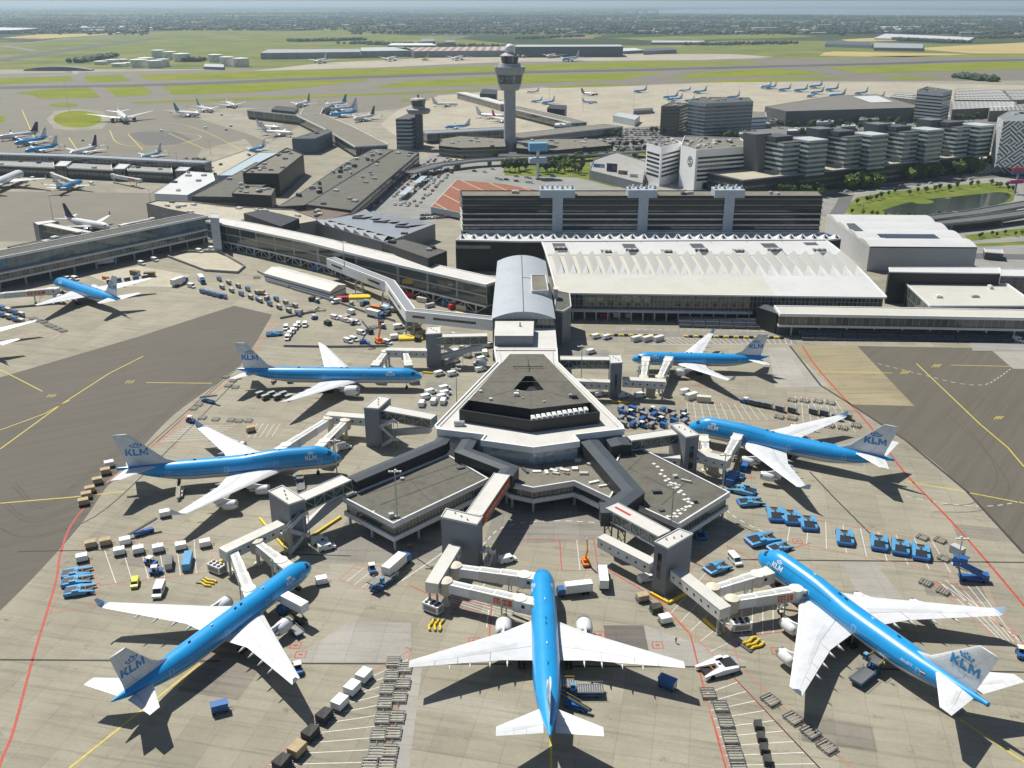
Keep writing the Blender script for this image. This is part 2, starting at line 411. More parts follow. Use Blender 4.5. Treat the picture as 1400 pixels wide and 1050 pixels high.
for pts in ([(-700, 118), (0, 107), (108, 104), (112, 110), (0, 116), (-700, 128)], [(112, 104), (165, 102), (184, 108), (175, 111), (118, 113)],
   [(185, 103), (350, 97.5), (520, 94), (682, 90), (720, 89), (880, 83.5), (1027, 85), (1040, 88), (880, 92.5), (700, 97.5), (400, 107), (200, 110)],
   [(20, 127), (60, 122.5), (128, 120), (150, 133), (55, 135), (45, 130)], [(137, 120), (205, 118), (215, 124), (205, 130), (150, 133)],
   [(213, 118), (350, 113), (500, 108), (505, 110), (430, 118), (350, 126), (240, 130), (228, 127)],
   [(470, 121.5), (525, 114), (700, 102.5), (917, 98), (900, 103), (862, 108.5), (700, 115)],
   [(915, 108), (950, 100), (1050, 94), (1155, 99), (1140, 101.5), (1050, 104)], [(740, 119.5), (830, 114.5), (875, 116.5), (760, 120.5)],
   [(912, 113), (1050, 107.5), (1165, 105), (1140, 108), (1050, 112)], [(1130, 92), (1400, 83.5), (1900, 74), (1900, 80), (1400, 94), (1210, 100), (1175, 100)],
   [(178, 139.5), (350, 133), (480, 128.5), (670, 122), (640, 125), (500, 130.5), (350, 136.5), (185, 141.5)], [(545, 136), (580, 134), (590, 137), (550, 139)],
   [(106 + 33 * math.cos(a / 20 * 6.283), 163 + 11.5 * math.sin(a / 20 * 6.283)) for a in range(20)],
   [(87 + 20 * math.cos(a / 12 * 6.283), 143.5 + 2.6 * math.sin(a / 12 * 6.283)) for a in range(12)],
   [(-6 + 14 * math.cos(a / 12 * 6.283), 163 + 5.5 * math.sin(a / 12 * 6.283)) for a in range(12)],
   [(-60, 137), (0, 133), (4, 135), (-60, 140)], [(1200, 107), (1240, 104), (1300, 107), (1230, 109)]):
 o = sheet('grass_verge', GRASS, pts, 0.16); o.name = 'grass_verge'
rw = smooth_path([(-700, 132), (0, 120), (215, 116), (400, 109), (550, 104), (700, 99.3), (890, 95.3), (1050, 91), (1230, 86.5), (1400, 82), (2200, 70)])
L = Lines(); L.line(rw, 60, 0.24); L.build('runway', RUNW)
L = Lines(); L.line([(-700, 127), (0, 82), (90, 68.5), (210, 52.5), (262, 51)], 60, 0.1); L.build('runway', RUNW)
L = Lines(); L.line([(-700, 101), (0, 63.5), (60, 56), (150, 49), (210, 46.5)], 34, 0.08); L.line([(0, 62), (50, 70)], 40, 0.09); L.line([(0, 55), (110, 54), (180, 49)], 50, 0.07)
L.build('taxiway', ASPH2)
L = Lines()
L.line([(97, 97), (112, 112)], 24, 0.2); L.line([(170, 98), (186, 108), (200, 111)], 30, 0.2); L.line([(131, 119), (150, 134)], 24, 0.2); L.line([(206, 117), (222, 126), (205, 133)], 30, 0.2)
L.line([(470, 124), (500, 117), (560, 107)], 60, 0.2); L.line([(845, 116), (900, 104), (960, 94)], 60, 0.2); L.line([(1170, 104), (1120, 97), (1050, 91)], 60, 0.2); L.line([(1010, 81), (1060, 88), (1110, 92)], 50, 0.2)
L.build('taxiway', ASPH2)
L = Lines()
L.line([(102, 96), (104, 101), (60, 104)], 12, 0.22)
L.build('service_road', LCONC)
sheet('taxiway', ASPH, [(372, 430), (352, 465)] + smooth_path([(330, 497), (300, 522), (240, 565), (190, 616), (150, 660), (108, 720), (50, 785), (0, 835), (-60, 890)]) + [(-300, 1100), (-900, 900), (-900, 560), (-100, 545), (0, 516), (190, 460), (320, 418)], 0.006)
sheet('taxiway', ASPHR, [(1172, 473), (1352, 476), (1385, 504), (2000, 520), (2200, 900), (1800, 1000), (1400, 757)] + smooth_path([(1370, 722), (1320, 672), (1280, 634), (1235, 600), (1210, 583), (1165, 553)]) + [(1250, 555)], 0.006)
sheet('apron_patch', BEIGE, [(1082, 473), (1172, 473), (1250, 555), (1168, 553), (1122, 527)], 0.008)
sheet('apron_patch', LCONC, [(1385, 504), (1352, 476), (1480, 476), (1900, 505)], 0.010)
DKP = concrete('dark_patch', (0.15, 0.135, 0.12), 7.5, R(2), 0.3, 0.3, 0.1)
MIDP = concrete('mid_patch', (0.24, 0.225, 0.2), 7.5, R(2), 0.4, 0.5, 0.15)  # mid tone; the patch below the hub terrace has its shadow painted in
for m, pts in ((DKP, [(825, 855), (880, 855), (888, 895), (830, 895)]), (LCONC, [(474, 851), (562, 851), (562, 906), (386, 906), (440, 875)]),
    (LCONC, [(820, 838), (884, 856), (1025, 905), (935, 913), (905, 913), (888, 896), (880, 855)]), (LCONC, [(1150, 768), (1195, 768), (1235, 818), (1175, 818)]),
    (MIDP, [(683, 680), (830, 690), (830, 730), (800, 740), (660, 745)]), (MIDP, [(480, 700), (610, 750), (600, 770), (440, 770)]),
    (LCONC, [(1050, 475), (1080, 475), (1135, 528), (1060, 530)]), (LCONC, [(553, 913), (577, 913), (558, 1060), (536, 1060)]),
    (MIDP, [(585, 520), (628, 520), (612, 562), (566, 562)]), (MIDP, [(775, 478), (830, 478), (850, 500), (770, 500)]),
    (MIDP, [(860, 450), (1080, 455), (1090, 470), (900, 470), (780, 465)]), (MIDP, [(810, 552), (850, 548), (945, 575), (850, 592)])):
 sheet('apron_patch', m, pts, 0.012)
rp = random.Random(44)
PM = [concrete('slab_patch_%d' % i, c, 7.5, R(12), .3, .7, .15) for i, c in enumerate(((.315, .29, .24), (.25, .228, .188), (.29, .265, .22), (.215, .195, .165)))]
pc = []
for i in range(400):
 if len(pc) > 24: break
 p = G(rp.uniform(120, 1330), rp.uniform(600, 1045)); l, w_ = 7.5 * rp.choice((1, 1, 2, 3)), 7.5 * rp.choice((1, 1, 2))
 if any((p - q).length < 34 for q in pc): continue
 pc.append(p); a = R(-12); ca, sa = math.cos(a), math.sin(a)
 sheet('slab_patch', rp.choice(PM), [(p.x + u * l * ca - v * w_ * sa, p.y + u * l * sa + v * w_ * ca) for u, v in ((0, 0), (1, 0), (1, 1), (0, 1))], .0045, True)
TYM = mat('tyre_mark', (.093, .083, .071), .9, dirt=.3, scale=.3, obj=False)
L = Lines()
for k in (0, 5): L.line([(1290 + k * 5, 560 + k * 3), (1350 + k * 4, 620 + k * 5), (1362 + k * 3, 660 + k * 3), (1330 + k * 2, 688 + k * 2), (1290 - k * 3, 690 + k * 2)], .35, .014, True)
for k in (0, 1, 5, 6, 11): L.line([(20 - k * 3, 660 + k * 5), (60 - k * 2, 690 + k * 4), (130, 640 + k * 6), (230, 560 + k * 5), (330, 480 + k * 3)], .5, .014, True)
L.build('tyre_marks', TYM)
K = 0.020
L = Lines()
L.line([(375, 437), (355, 470), (330, 510), (262, 560), (235, 590)], 0.7, K); L.line([(235, 590), (190, 625), (145, 660)], 0.7, K)
L.build('stand_marking', LINERF)
L = Lines()
L.line([(118, 690), (95, 722), (82, 760), (75, 800), (45, 900), (18, 1000), (0, 1045), (-20, 1120)], 0.6, K, True)
L.line([(1097, 473), (1115, 500), (1150, 540), (1175, 566), (1200, 596), (1240, 650), (1310, 723), (1400, 828), (1480, 930)], 0.7, K, True)
L.build('red_line', LINER)
L = Lines()
L.line([(0, 614), (85, 552), (150, 510), (196, 487)], 0.5, K); L.line([(0, 588), (60, 566), (95, 547)], 0.45, K); L.line([(0, 688), (95, 680), (170, 672)], 0.5, K)
L.line([(200, 523), (290, 524)], 0.45, K); L.line([(-10, 500), (58, 535)], 0.45, K); L.line([(95, 1050), (150, 1006), (274, 907)], 0.5, K); L.line([(753, 1005), (754, 1100)], 0.5, K)
L.line([(1253, 497), (1340, 580), (1378, 612), (1400, 638)], 0.5, K); L.line([(1238, 658), (1290, 667), (1400, 688)], 0.5, K); L.line([(1300, 499), (1385, 501)], 0.45, K); L.line([(1115, 508), (1220, 510)], 0.45, K)
L.line([(1313, 984), (1360, 1015), (1410, 1048)], 0.5, K); L.line([(640, 880), (560, 866)], 0.01, K)
L.line([(30, 150), (50, 196)], 1.0, 0.09); L.line([(94, 188), (110, 212)], 1.0, 0.09); L.line([(175, 183), (195, 205)], 1.0, 0.09); L.line([(230, 182), (280, 204)], 1.0, 0.09)
L.line([(150, 178), (160, 195), (190, 200), (240, 198), (275, 187), (240, 180)], 1.0, 0.09, True); L.line([(330, 205), (280, 180), (230, 168), (150, 172)], 0.8, 0.09, True)
L.build('yellow_line', LINEY)
for cx, cy in ((177, 522), (70, 541), (1280, 500), (1237, 509), (1365, 571)):
 L = Lines()
 for dx in (-4, 0, 4): L.line([(cx + dx - 2, cy + 2), (cx + dx + 3, cy - 2)], 0.35, K)
 L.build('stand_number', LINEY)
L = Lines()
L.line([(1080, 473), (1122, 527), (1165, 554), (1212, 585), (1238, 602), (1322, 672), (1400, 757)], 0.9, K)
L.line([(1107, 645), (1140, 680), (1190, 730)], 0.5, K); L.line([(0, 902), (300, 904)], 0.55, K); L.line([(390, 907), (700, 908)], 0.55, K); L.line([(780, 911), (1020, 912)], 0.55, K); L.line([(1170, 914), (1400, 919)], 0.55, K)
L.line([(1000, 765), (1400, 769)], 0.6, K); L.line([(25, 754), (150, 752)], 0.5, K); L.line([(380, 757), (480, 760)], 0.5, K)
L.build('drain_channel', LINEK)
def hatch(a, b, c, d, n, w=0.22, border=LINERF, bw=0.3, name='equipment_area'):
 """quad a-b-c-d in pixels, n strokes from side a-b to side d-c"""
 A, B, C, D = [G(*p) for p in (a, b, c, d)]
 L = Lines()
 for i in range(n + 1):
  t = i / n
  L.line([A.lerp(B, t), D.lerp(C, t)], w, K, raw=True)
 L.build(name, LINEW)
 L = Lines(); L.line([A, B, C, D, A], bw, K + 0.006, raw=True); L.build(name + '_border', border)
hatch((562, 888), (520, 1060), (350, 1060), (508, 920), 11)
hatch((960, 938), (1000, 1060), (1130, 1060), (998, 920), 10)
hatch((998, 921), (1130, 1060), (1165, 1050), (1010, 912), 1, 0.2)
hatch((1275, 797), (1300, 790), (1400, 885), (1392, 870), 3)
hatch((1275, 797), (1345, 800), (1400, 882), (1360, 872), 6, 0.2)
hatch((210, 607), (260, 580), (330, 578), (282, 603), 8)
hatch((345, 578), (390, 580), (380, 597), (330, 600), 6, 0.18)
hatch((1060, 700), (1300, 745), (1330, 790), (1050, 735), 10, 0.2)
hatch((1080, 540), (1150, 548), (1182, 592), (1075, 578), 9, 0.16)
hatch((930, 550), (1040, 552), (1060, 575), (930, 572), 12, 0.16)
hatch((115, 747), (290, 735), (290, 782), (136, 800), 7, 0.18)
hatch((68, 838), (88, 800), (138, 798), (127, 830), 1, 0.2)
hatch((488, 771), (530, 790), (505, 808), (463, 792), 4, 0.18)
hatch((960, 760), (1010, 905), (985, 905), (905, 826), 6, 0.16)
hatch((608, 822), (620, 798), (740, 825), (725, 862), 9, 0.16, LINERF)
hatch((1000, 836), (1085, 818), (1085, 862), (1000, 872), 6, 0.22, LINER)
hatch((765, 738), (812, 738), (818, 780), (768, 780), 2, 0.18, LINER)
hatch((34, 453), (90, 458), (78, 466), (20, 452), 6, 0.2)
hatch((870, 462), (1080, 462), (1083, 470), (890, 471), 26, 0.22, LINEW)
for cx, cy in ((404, 882), (411, 895), (899, 882), (1062, 890), (820, 868), (955, 526), (1026, 652), (1090, 740), (648, 876), (1093, 872)):
 L = Lines(); c = G(cx, cy)
 q = [c + Vector((dx, dy, 0)) for dx, dy in ((-1.2, -1.2), (1.2, -1.2), (1.2, 1.2), (-1.2, 1.2), (-1.2, -1.2))]
 L.line(q, 0.3, K, raw=True); L.line([c - Vector((0.5, 0, 0)), c + Vector((0.5, 0, 0))], 0.6, K, raw=True); L.build('hydrant_marking', LINER)
L = Lines()
L.line([(700, 738), (768, 738)], 0.3, K); L.line([(560, 800), (585, 812), (672, 828), (668, 886)], 0.35, K); L.line([(562, 888), (555, 885)], 0.3, K)
L.line([(910, 760), (985, 840), (1030, 918), (1160, 1050)], 0.01, K); L.line([(824, 775), (900, 820), (944, 868), (962, 940), (995, 1060)], 0.35, K)
L.line([(990, 745), (1030, 765), (1110, 742)], 0.3, K); L.line([(1130, 780), (1220, 770), (1400, 880)], 0.01, K); L.line([(1180, 745), (1270, 790), (1360, 885)], 0.01, K)
L.build('red_line', LINER)
L = Lines()
for pts in ([(1200, 497), (1260, 512), (1310, 524), (1345, 526), (1364, 517), (1382, 504)], [(1238, 678), (1290, 688), (1350, 692), (1395, 686)], [(660, 745), (690, 720), (760, 712), (860, 718)], [(850, 450), (1080, 454)], [(985, 690), (1010, 710), (1060, 735)]):
 L.line(pts, 0.3, K, True, (1.8, 1.6))
for pts in ([(620, 745), (585, 770), (540, 800)], [(663, 798), (650, 816)], [(674, 838), (665, 860), (668, 835)]): L.line(pts, 0.3, K)
L.build('lane_marking', LINEW)
def livery(name, top, line, belly, L, belt=112.0, sweep=(0.74, 0.93), wins=((74.0, 0.09, 0.82),), fin_blue=False):
 """fuselage paint: u = metres from the nose, v = degrees from the crown line"""
 if name in MATS: return MATS[name]
 m, nt, b = nodes(name); g = N(nt)
 uv = g.new('ShaderNodeUVMap').outputs[0]
 u, v, _ = g.sep(uv)
 vv = g.math('MULTIPLY', v, 180.0); uu = g.math('MULTIPLY', u, 100.0)
 t = g.math('DIVIDE', g.math('SUBTRACT', uu, sweep[0] * L), (sweep[1] - sweep[0]) * L, clamp=True)
 lim = g.math('ADD', belt, g.math('MULTIPLY', g.math('MULTIPLY', t, t), 185.0 - belt))
 d = g.math('SUBTRACT', vv, lim)
 n = g.noise(g.pos(True), 0.35, 4, 0.6)
 dk = g.ramp(n, [(0.3, 0.9), (0.7, 1.04)])
 c = g.mix(g.math('GREATER_THAN', d, 0.0), top, line)
 c = g.mix(g.math('GREATER_THAN', d, 3.5), c, belly)
 for ph, x0, x1 in wins:
  k = g.math('LESS_THAN', g.math('ABSOLUTE', g.math('SUBTRACT', vv, ph)), 2.3)
  k = g.math('MULTIPLY', k, g.math('LESS_THAN', g.math('FRACT', g.math('DIVIDE', uu, 0.53)), 0.5))
  k = g.math('MULTIPLY', k, g.math('MULTIPLY', g.math('GREATER_THAN', uu, x0 * L), g.math('LESS_THAN', uu, x1 * L)))
  c = g.mix(k, c, (0.02, 0.025, 0.035))
 for xd in (0.1, 0.3, 0.52, 0.78):
  a = g.math('ABSOLUTE', g.math('SUBTRACT', uu, xd * L)); e = g.math('ABSOLUTE', g.math('SUBTRACT', vv, 84.0))
  inn = g.math('MULTIPLY', g.math('LESS_THAN', a, 0.62), g.math('LESS_THAN', e, 16.5))
  core = g.math('MULTIPLY', g.math('LESS_THAN', a, 0.48), g.math('LESS_THAN', e, 14.0))
  c = g.mix(g.math('MULTIPLY', g.math('SUBTRACT', inn, core), 0.45), c, (0.75, 0.78, 0.8))
 c = g.mix(1.0, c, dk, 'MULTIPLY')
 nt.links.new(c, b.inputs['Base Color']); b.inputs['Roughness'].default_value = 0.33; b.inputs['Coat Weight'].default_value = 0.35; b.inputs['Coat Roughness'].default_value = 0.12
 MATS[name] = m; return m
def wing_mat(name, col):
 if name in MATS: return MATS[name]
 m, nt, b = nodes(name); g = N(nt)
 u, v, _ = g.sep(g.new('ShaderNodeUVMap').outputs[0])
 def ln(x, at, w): return g.math('LESS_THAN', g.math('ABSOLUTE', g.math('SUBTRACT', x, at)), w)
 k = g.math('MAXIMUM', ln(v, 0.70, 0.006), ln(v, 0.115, 0.004))
 for s in (0.36, 0.62, 0.8): k = g.math('MAXIMUM', k, g.math('MULTIPLY', ln(u, s, 0.003), g.math('GREATER_THAN', v, 0.68)))
 sp = g.math('MULTIPLY', g.math('MULTIPLY', g.math('GREATER_THAN', v, 0.56), g.math('LESS_THAN', v, 0.70)), g.math('MULTIPLY', g.math('GREATER_THAN', u, 0.14), g.math('LESS_THAN', u, 0.66)))
 n = g.noise(g.rot(g.pos(True), 0, (1, 0.4, 1)), 0.5, 5, 0.65)
 c = g.mix(g.math('MULTIPLY', sp, 0.4), col, tuple(x * 0.7 for x in col))
 c = g.mix(g.math('MULTIPLY', k, 0.8), c, (0.2, 0.21, 0.23))
 c = g.mix(g.math('LESS_THAN', v, 0.05), c, (0.7, 0.71, 0.73))
 c = g.mix(1.0, c, g.ramp(n, [(0.3, 0.88), (0.7, 1.05)]), 'MULTIPLY')
 nt.links.new(c, b.inputs['Base Color']); b.inputs['Roughness'].default_value = 0.4
 MATS[name] = m; return m
WINGM = wing_mat('wing_paint', (0.64, 0.65, 0.67))
NACW = mat('nacelle_paint', (0.70, 0.71, 0.72), 0.35, dirt=0.15)
METAL = mat('bare_metal', (0.55, 0.55, 0.56), 0.28, metal=0.9, dirt=0.2)
KBLUE = (0.010, 0.30, 0.68)
LOGOB = mat('logo_blue', (0.02, 0.23, 0.54), 0.4, dirt=0.1)
COCKPIT = mat('cockpit_glass', (0.01, 0.012, 0.016), 0.08, dirt=0.1, spec=0.8)
def set_uv(o, f):
 me = o.data; uvl = me.uv_layers.new(name='UVMap')
 for lp in me.loops:
  uvl.data[lp.index].uv = f(lp.vertex_index)
def airfoil(n=7):
 up = []; lo = []
 for i in range(n + 1):
  c = 0.5 * (1 - math.cos(math.pi * i / n))
  t = 5 * (0.2969 * math.sqrt(c) - 0.126 * c - 0.3516 * c * c + 0.2843 * c ** 3 - 0.1036 * c ** 4)
  up.append((c, t)); lo.append((c, -t * 0.75))
 return up[::-1] + lo[1:-1]          # trailing edge -> leading edge -> trailing edge
AF = airfoil()
def lift(name, secs, m, parent, vertical=False, sub=4, rot_tip=None):
 """lofted wing through sections (span, x_le, chord, z, thickness)"""
 S = []
 for i in range(len(secs) - 1):
  for k in range(sub):
   t = k / sub; S.append([a + (b - a) * t for a, b in zip(secs[i], secs[i + 1])])
 S.append(list(secs[-1]))
 rg = []; uv = []
 s0, s1 = secs[0][0], secs[-1][0]
 for sp, xl, ch, z, th in S:
  ring = []
  for c, t in AF:
   if vertical: ring.append((xl + c * ch, t * th * ch, z))
   else: ring.append((xl + c * ch, sp, z + t * th * ch))
   uv.append(((sp - s0) / (s1 - s0) if not vertical else 0.05, c))
  rg.append(ring)
 b = MB(); b.rings(rg)
 o = b.build(name, m, parent, True); fixn(o); set_uv(o, lambda i: uv[i]); sharp(o, 50)
 return o
LET = {'K': [[(0, 0), (.26, 0), (.26, 1), (0, 1)], [(.26, .42), (.60, 1), (.94, 1), (.52, .5), (.26, .3)], [(.36, .56), (.52, .62), (.98, 0), (.64, 0), (.3, .46)]],
  'L': [[(0, 0), (.26, 0), (.26, 1), (0, 1)], [(.26, 0), (.80, 0), (.80, .24), (.26, .24)]],
  'M': [[(0, 0), (.25, 0), (.25, 1), (0, 1)], [(.87, 0), (1.12, 0), (1.12, 1), (.87, 1)], [(.25, 1), (.25, .62), (.56, 0.05), (.56, .5)], [(.87, 1), (.56, .5), (.56, .05), (.87, .62)]]}
def crown_polys(cx, y0, s):
 P = [[(cx - .8 * s, y0), (cx + .8 * s, y0), (cx + .85 * s, y0 + .2 * s), (cx - .85 * s, y0 + .2 * s)]]
 for dx, dy in ((-.95, .46), (-.38, .56), (.38, .56), (.95, .46)):
  P.append([(cx + dx * s + .21 * s * math.cos(a * .785), y0 + dy * s + .21 * s * math.sin(a * .785)) for a in range(8)])
 P.append([(cx - .07 * s, y0 + .62 * s), (cx + .07 * s, y0 + .62 * s), (cx + .07 * s, y0 + 1.06 * s), (cx - .07 * s, y0 + 1.06 * s)])
 P.append([(cx - .22 * s, y0 + .78 * s), (cx - .07 * s, y0 + .78 * s), (cx - .07 * s, y0 + .92 * s), (cx - .22 * s, y0 + .92 * s)])
 P.append([(cx + .07 * s, y0 + .78 * s), (cx + .22 * s, y0 + .78 * s), (cx + .22 * s, y0 + .92 * s), (cx + .07 * s, y0 + .92 * s)])
 return P
def klm_polys():
 P = []
 for ch, x in (('K', 0), ('L', 1.02), ('M', 1.9)):
  P += [[(a + x, c) for a, c in poly] for poly in LET[ch]]
 return P + crown_polys(1.51, 1.22, 0.72)
def split_poly(p, n=4):
 """cut a convex outline into thin vertical slices so that it can follow a curved skin"""
 import mathutils.geometry as mg
 ys = [q[1] for q in p]; y0, y1 = min(ys), max(ys); out = []
 bm = bmesh.new(); f = bm.faces.new([bm.verts.new((q[0], q[1], 0)) for q in p])
 for i in range(1, n):
  bmesh.ops.bisect_plane(bm, geom=bm.verts[:] + bm.edges[:] + bm.faces[:], plane_co=(0, y0 + (y1 - y0) * i / n, 0), plane_no=(0, 1, 0))
 for f in bm.faces: out.append([(v.co.x, v.co.y) for v in f.verts])
 bm.free(); return out
SPEC = {
 'b777': dict(L=62.9, R=3.1, zc=5.4, wing=[(2.6, 19.3, 15.2, 3.7, .12), (9.9, 25.3, 10.2, 4.5, .11), (30.2, 39.3, 2.3, 7.3, .09)], eng=[(9.7, 18.6, 7.2, 1.85, 2.75)],
    tp=[(1.2, 53.2, 7.4, 6.4, .09), (10.7, 60.2, 2.6, 7.6, .08)], fin=[(0, 49.3, 10.4, 8.0, .085), (0, 58.2, 4.4, 18.5, .075)], dorsal=6.0, winglet=None),
 'b777l': dict(L=73.0, R=3.1, zc=5.4, wing=[(2.6, 24.3, 15.2, 3.7, .12), (9.9, 30.3, 10.2, 4.5, .11), (29.6, 43.8, 2.9, 7.0, .09), (32.3, 46.9, .7, 7.5, .08)], eng=[(9.7, 23.2, 7.8, 1.95, 2.75)],
    tp=[(1.2, 63.3, 7.4, 6.4, .09), (10.7, 70.3, 2.6, 7.6, .08)], fin=[(0, 59.4, 10.4, 8.0, .085), (0, 68.3, 4.4, 18.5, .075)], dorsal=6.0, winglet=None),
 'a330': dict(L=58.4, R=2.82, zc=5.2, wing=[(2.4, 18.6, 12.6, 3.9, .12), (9.4, 23.3, 8.0, 4.6, .11), (29.0, 36.2, 2.5, 7.2, .09)], eng=[(9.4, 17.6, 6.0, 1.5, 2.7)],
    tp=[(1.1, 48.8, 6.6, 6.0, .09), (9.7, 54.6, 2.6, 7.0, .08)], fin=[(0, 45.6, 9.2, 7.7, .085), (0, 53.0, 4.0, 17.2, .075)], dorsal=5.0, winglet=(2.3, 1.6)),
 'a333': dict(L=62.6, R=2.82, zc=5.2, wing=[(2.4, 20.8, 12.6, 3.9, .12), (9.4, 25.5, 8.0, 4.6, .11), (29.0, 38.4, 2.5, 7.2, .09)], eng=[(9.4, 19.8, 6.0, 1.5, 2.7)],
    tp=[(1.1, 53.0, 6.6, 6.0, .09), (9.7, 58.8, 2.6, 7.0, .08)], fin=[(0, 49.8, 9.2, 7.7, .085), (0, 57.2, 4.0, 17.2, .075)], dorsal=5.0, winglet=(2.3, 1.6)),
 'b747': dict(L=68.6, R=3.25, zc=5.6, wing=[(2.7, 17.8, 17.4, 4.0, .12), (12.0, 27.4, 10.4, 4.6, .11), (30.6, 44.6, 3.6, 6.4, .09)], eng=[(11.7, 22.4, 6.4, 1.4, 2.2), (20.8, 31.4, 6.4, 1.4, 2.8)],
    tp=[(1.3, 56.6, 9.4, 8.0, .09), (11.0, 65.6, 2.8, 9.3, .08)], fin=[(0, 52.6, 12.6, 8.4, .085), (0, 64.0, 4.6, 19.3, .075)], dorsal=5.0, winglet=(2.2, 1.6), hump=True),
 'small': dict(L=37.5, R=1.95, zc=3.4, wing=[(1.7, 11.6, 8.0, 2.5, .12), (5.6, 14.6, 5.0, 3.0, .11), (16.9, 20.6, 1.6, 4.4, .09)], eng=[(4.9, 11.0, 4.2, 1.05, 1.65)],
    tp=[(0.8, 31.6, 4.4, 4.4, .09), (7.0, 35.4, 1.5, 5.2, .08)], fin=[(0, 29.2, 6.6, 5.0, .085), (0, 34.6, 2.6, 12.4, .075)], dorsal=4.0, winglet=(2.0, 0.9)),
}
def airliner(spec, look, label, cat='airliner', group=None, detail=2, name='airliner'):
 """look: dict(fus=material, fin=material, nac=material, wl=winglet material, logo=True/False, tcol)"""
 s = SPEC[spec]; L, Rr, zc = s['L'], s['R'], s['zc']
 X0 = -L / 2.0
 root = thing(name, label, cat, group=group)
 Ln, Lt = 2.05 * Rr * 1.25, 0.33 * L
 NS = 32 if detail > 1 else 16
 def prof(x):
  """half width, up, down, centre z at station x"""
  up = dn = wd = Rr; z = zc
  if x < Ln:
   t = x / Ln; k = (1 - (1 - t) ** 2.1) ** 0.58
   wd = Rr * k; dn = Rr * k * (0.94 + 0.06 * t); up = Rr * k; z = zc - 0.22 * Rr * (1 - t) ** 1.6
  elif x > L - Lt:
   t = (x - (L - Lt)) / Lt; k = 1 - t ** 1.75 * 0.955
   wd = Rr * max(0.03 if not s.get('hump') else .16, k); up = wd * 1.0; dn = wd; z = zc + (Rr - wd) * 0.80
  if s.get('hump'):
   h = max(0, min(1, (x - 0.6) / 7.0)); h = h * h * (3 - 2 * h)
   q = max(0, min(1, (x - 18.0) / 16.0)); q = q * q * (3 - 2 * q)
   up *= 1 + 0.34 * h * (1 - q)
  return wd, up, dn, z
 def surf(x, phi, off=0.0):
  """point on the skin, phi degrees from the crown (negative = starboard)"""
  wd, up, dn, z = prof(x); a = R(phi)
  cs = math.cos(a); sn = math.sin(a)
  e = 1.0 if cs <= 0 else 1.0
  yy = wd * sn; zz = (up if cs > 0 else dn) * cs
  if s.get('hump') and cs > 0:
   f = (up / wd - 1) / 0.34
   yy *= 1 - 0.07 * max(0, f) * cs ** 1.2
  r = math.hypot(yy, zz) or 1
  return Vector((X0 + x, yy * (1 + off / r), z + zz * (1 + off / r)))
 xs = [0.02, 0.12, .3, .6, 1, 1.5, 2.1, 2.8, 3.6, 4.6, 5.8, 7, 8.2]
 xs = [x * Ln / 8.2 for x in xs]
 if s.get('hump'): xs += [10, 12, 15, 18, 21, 22.5, 24, 25.5, 27, 28.5, 30, 32]
 x = xs[-1]
 while x + 6 < L - Lt: x += 5; xs.append(x)
 xs += [L - Lt + Lt * t for t in (0, .12, .25, .38, .5, .62, .73, .83, .91, .96, .985, 1)]
 if detail < 2: xs = xs[::2] + ([xs[-1]] if len(xs) % 2 == 0 else [])
 rg = []; uv = []
 for x in xs:
  ring = []
  for i in range(NS):
   ph = 360.0 * i / NS
   if ph > 180: ph -= 360
   ring.append(surf(x, ph)); uv.append((x / 100.0, abs(ph) / 180.0))
  rg.append(ring)
 b = MB(); b.rings(rg)
 fus = b.build('fuselage', look['fus'], root, True); fixn(fus); set_uv(fus, lambda i: uv[i])
 wx0, wch = s['wing'][0][1], s['wing'][0][2]
 b = MB(); rg = []
 for t in (0, .08, .2, .4, .6, .8, .92, 1):
  k = math.sin(math.pi * min(1, max(0, .03 + .94 * t))) ** 0.5
  rg.append([(X0 + wx0 - 2.5 + t * (wch + 5), Rr * 1.04 * k * math.cos(a), zc - Rr * 0.55 + Rr * 0.62 * k * math.sin(a)) for a in [math.pi * 2 * i / 14 for i in range(14)]])
 b.rings(rg); fixn(b.build('belly_fairing', look.get('belly', LGREY), root, True))
 for sd_ in (1, -1):
  w = lift('wing', [(sd_ * y, X0 + x, c, z, t) for y, x, c, z, t in s['wing']], look.get('wing', WINGM), root, sub=3 if detail > 1 else 1)
  y1, x1, c1, z1, t1 = s['wing'][-1]
  if s['winglet']:
   hgt, ch = s['winglet']
   b = MB(); rg = []
   for k, (dy, dz, dx, cc) in enumerate(((0, 0, 0, c1), (hgt * .22, hgt * .2, c1 * .32, c1 * .8), (hgt * .45, hgt * 1.0, c1 * .95, ch * .5))):
    rg.append([(X0 + x1 + dx + c * cc, sd_ * (y1 + dy - 0.05 + t * .5 * cc * .1 * (1 if k else 0)), z1 + dz + (t * .1 * cc if k < 2 else 0)) for c, t in AF])
   b.rings(rg); fixn(b.build('winglet', look.get('wl', WINGM), w))
  if detail > 1:
   for f in (.22, .36, .52, .68):
    i = 0
    y = s['wing'][0][0] + f * (y1 - s['wing'][0][0])
    A = s['wing'][0]; B = s['wing'][1]
    if y > B[0]: A, B = s['wing'][1], s['wing'][2]
    t = (y - A[0]) / (B[0] - A[0])
    xl = A[1] + t * (B[1] - A[1]); c = A[2] + t * (B[2] - A[2]); z = A[3] + t * (B[3] - A[3])
    ln = 1.3 + c * .38; b = MB(); rg = []
    for q in (0.02, .2, .5, .75, .98):
     rr = (0.12 + 0.03 * c) * math.sin(math.pi * q) ** .6
     rg.append([(X0 + xl + c * .68 + q * ln, sd_ * y + rr * .6 * math.cos(a * 1.047), z - 0.28 - 0.18 * q + rr * math.sin(a * 1.047)) for a in range(6)])
    b.rings(rg); fixn(b.build('flap_fairing', look.get('wing2', NACW), w, True))
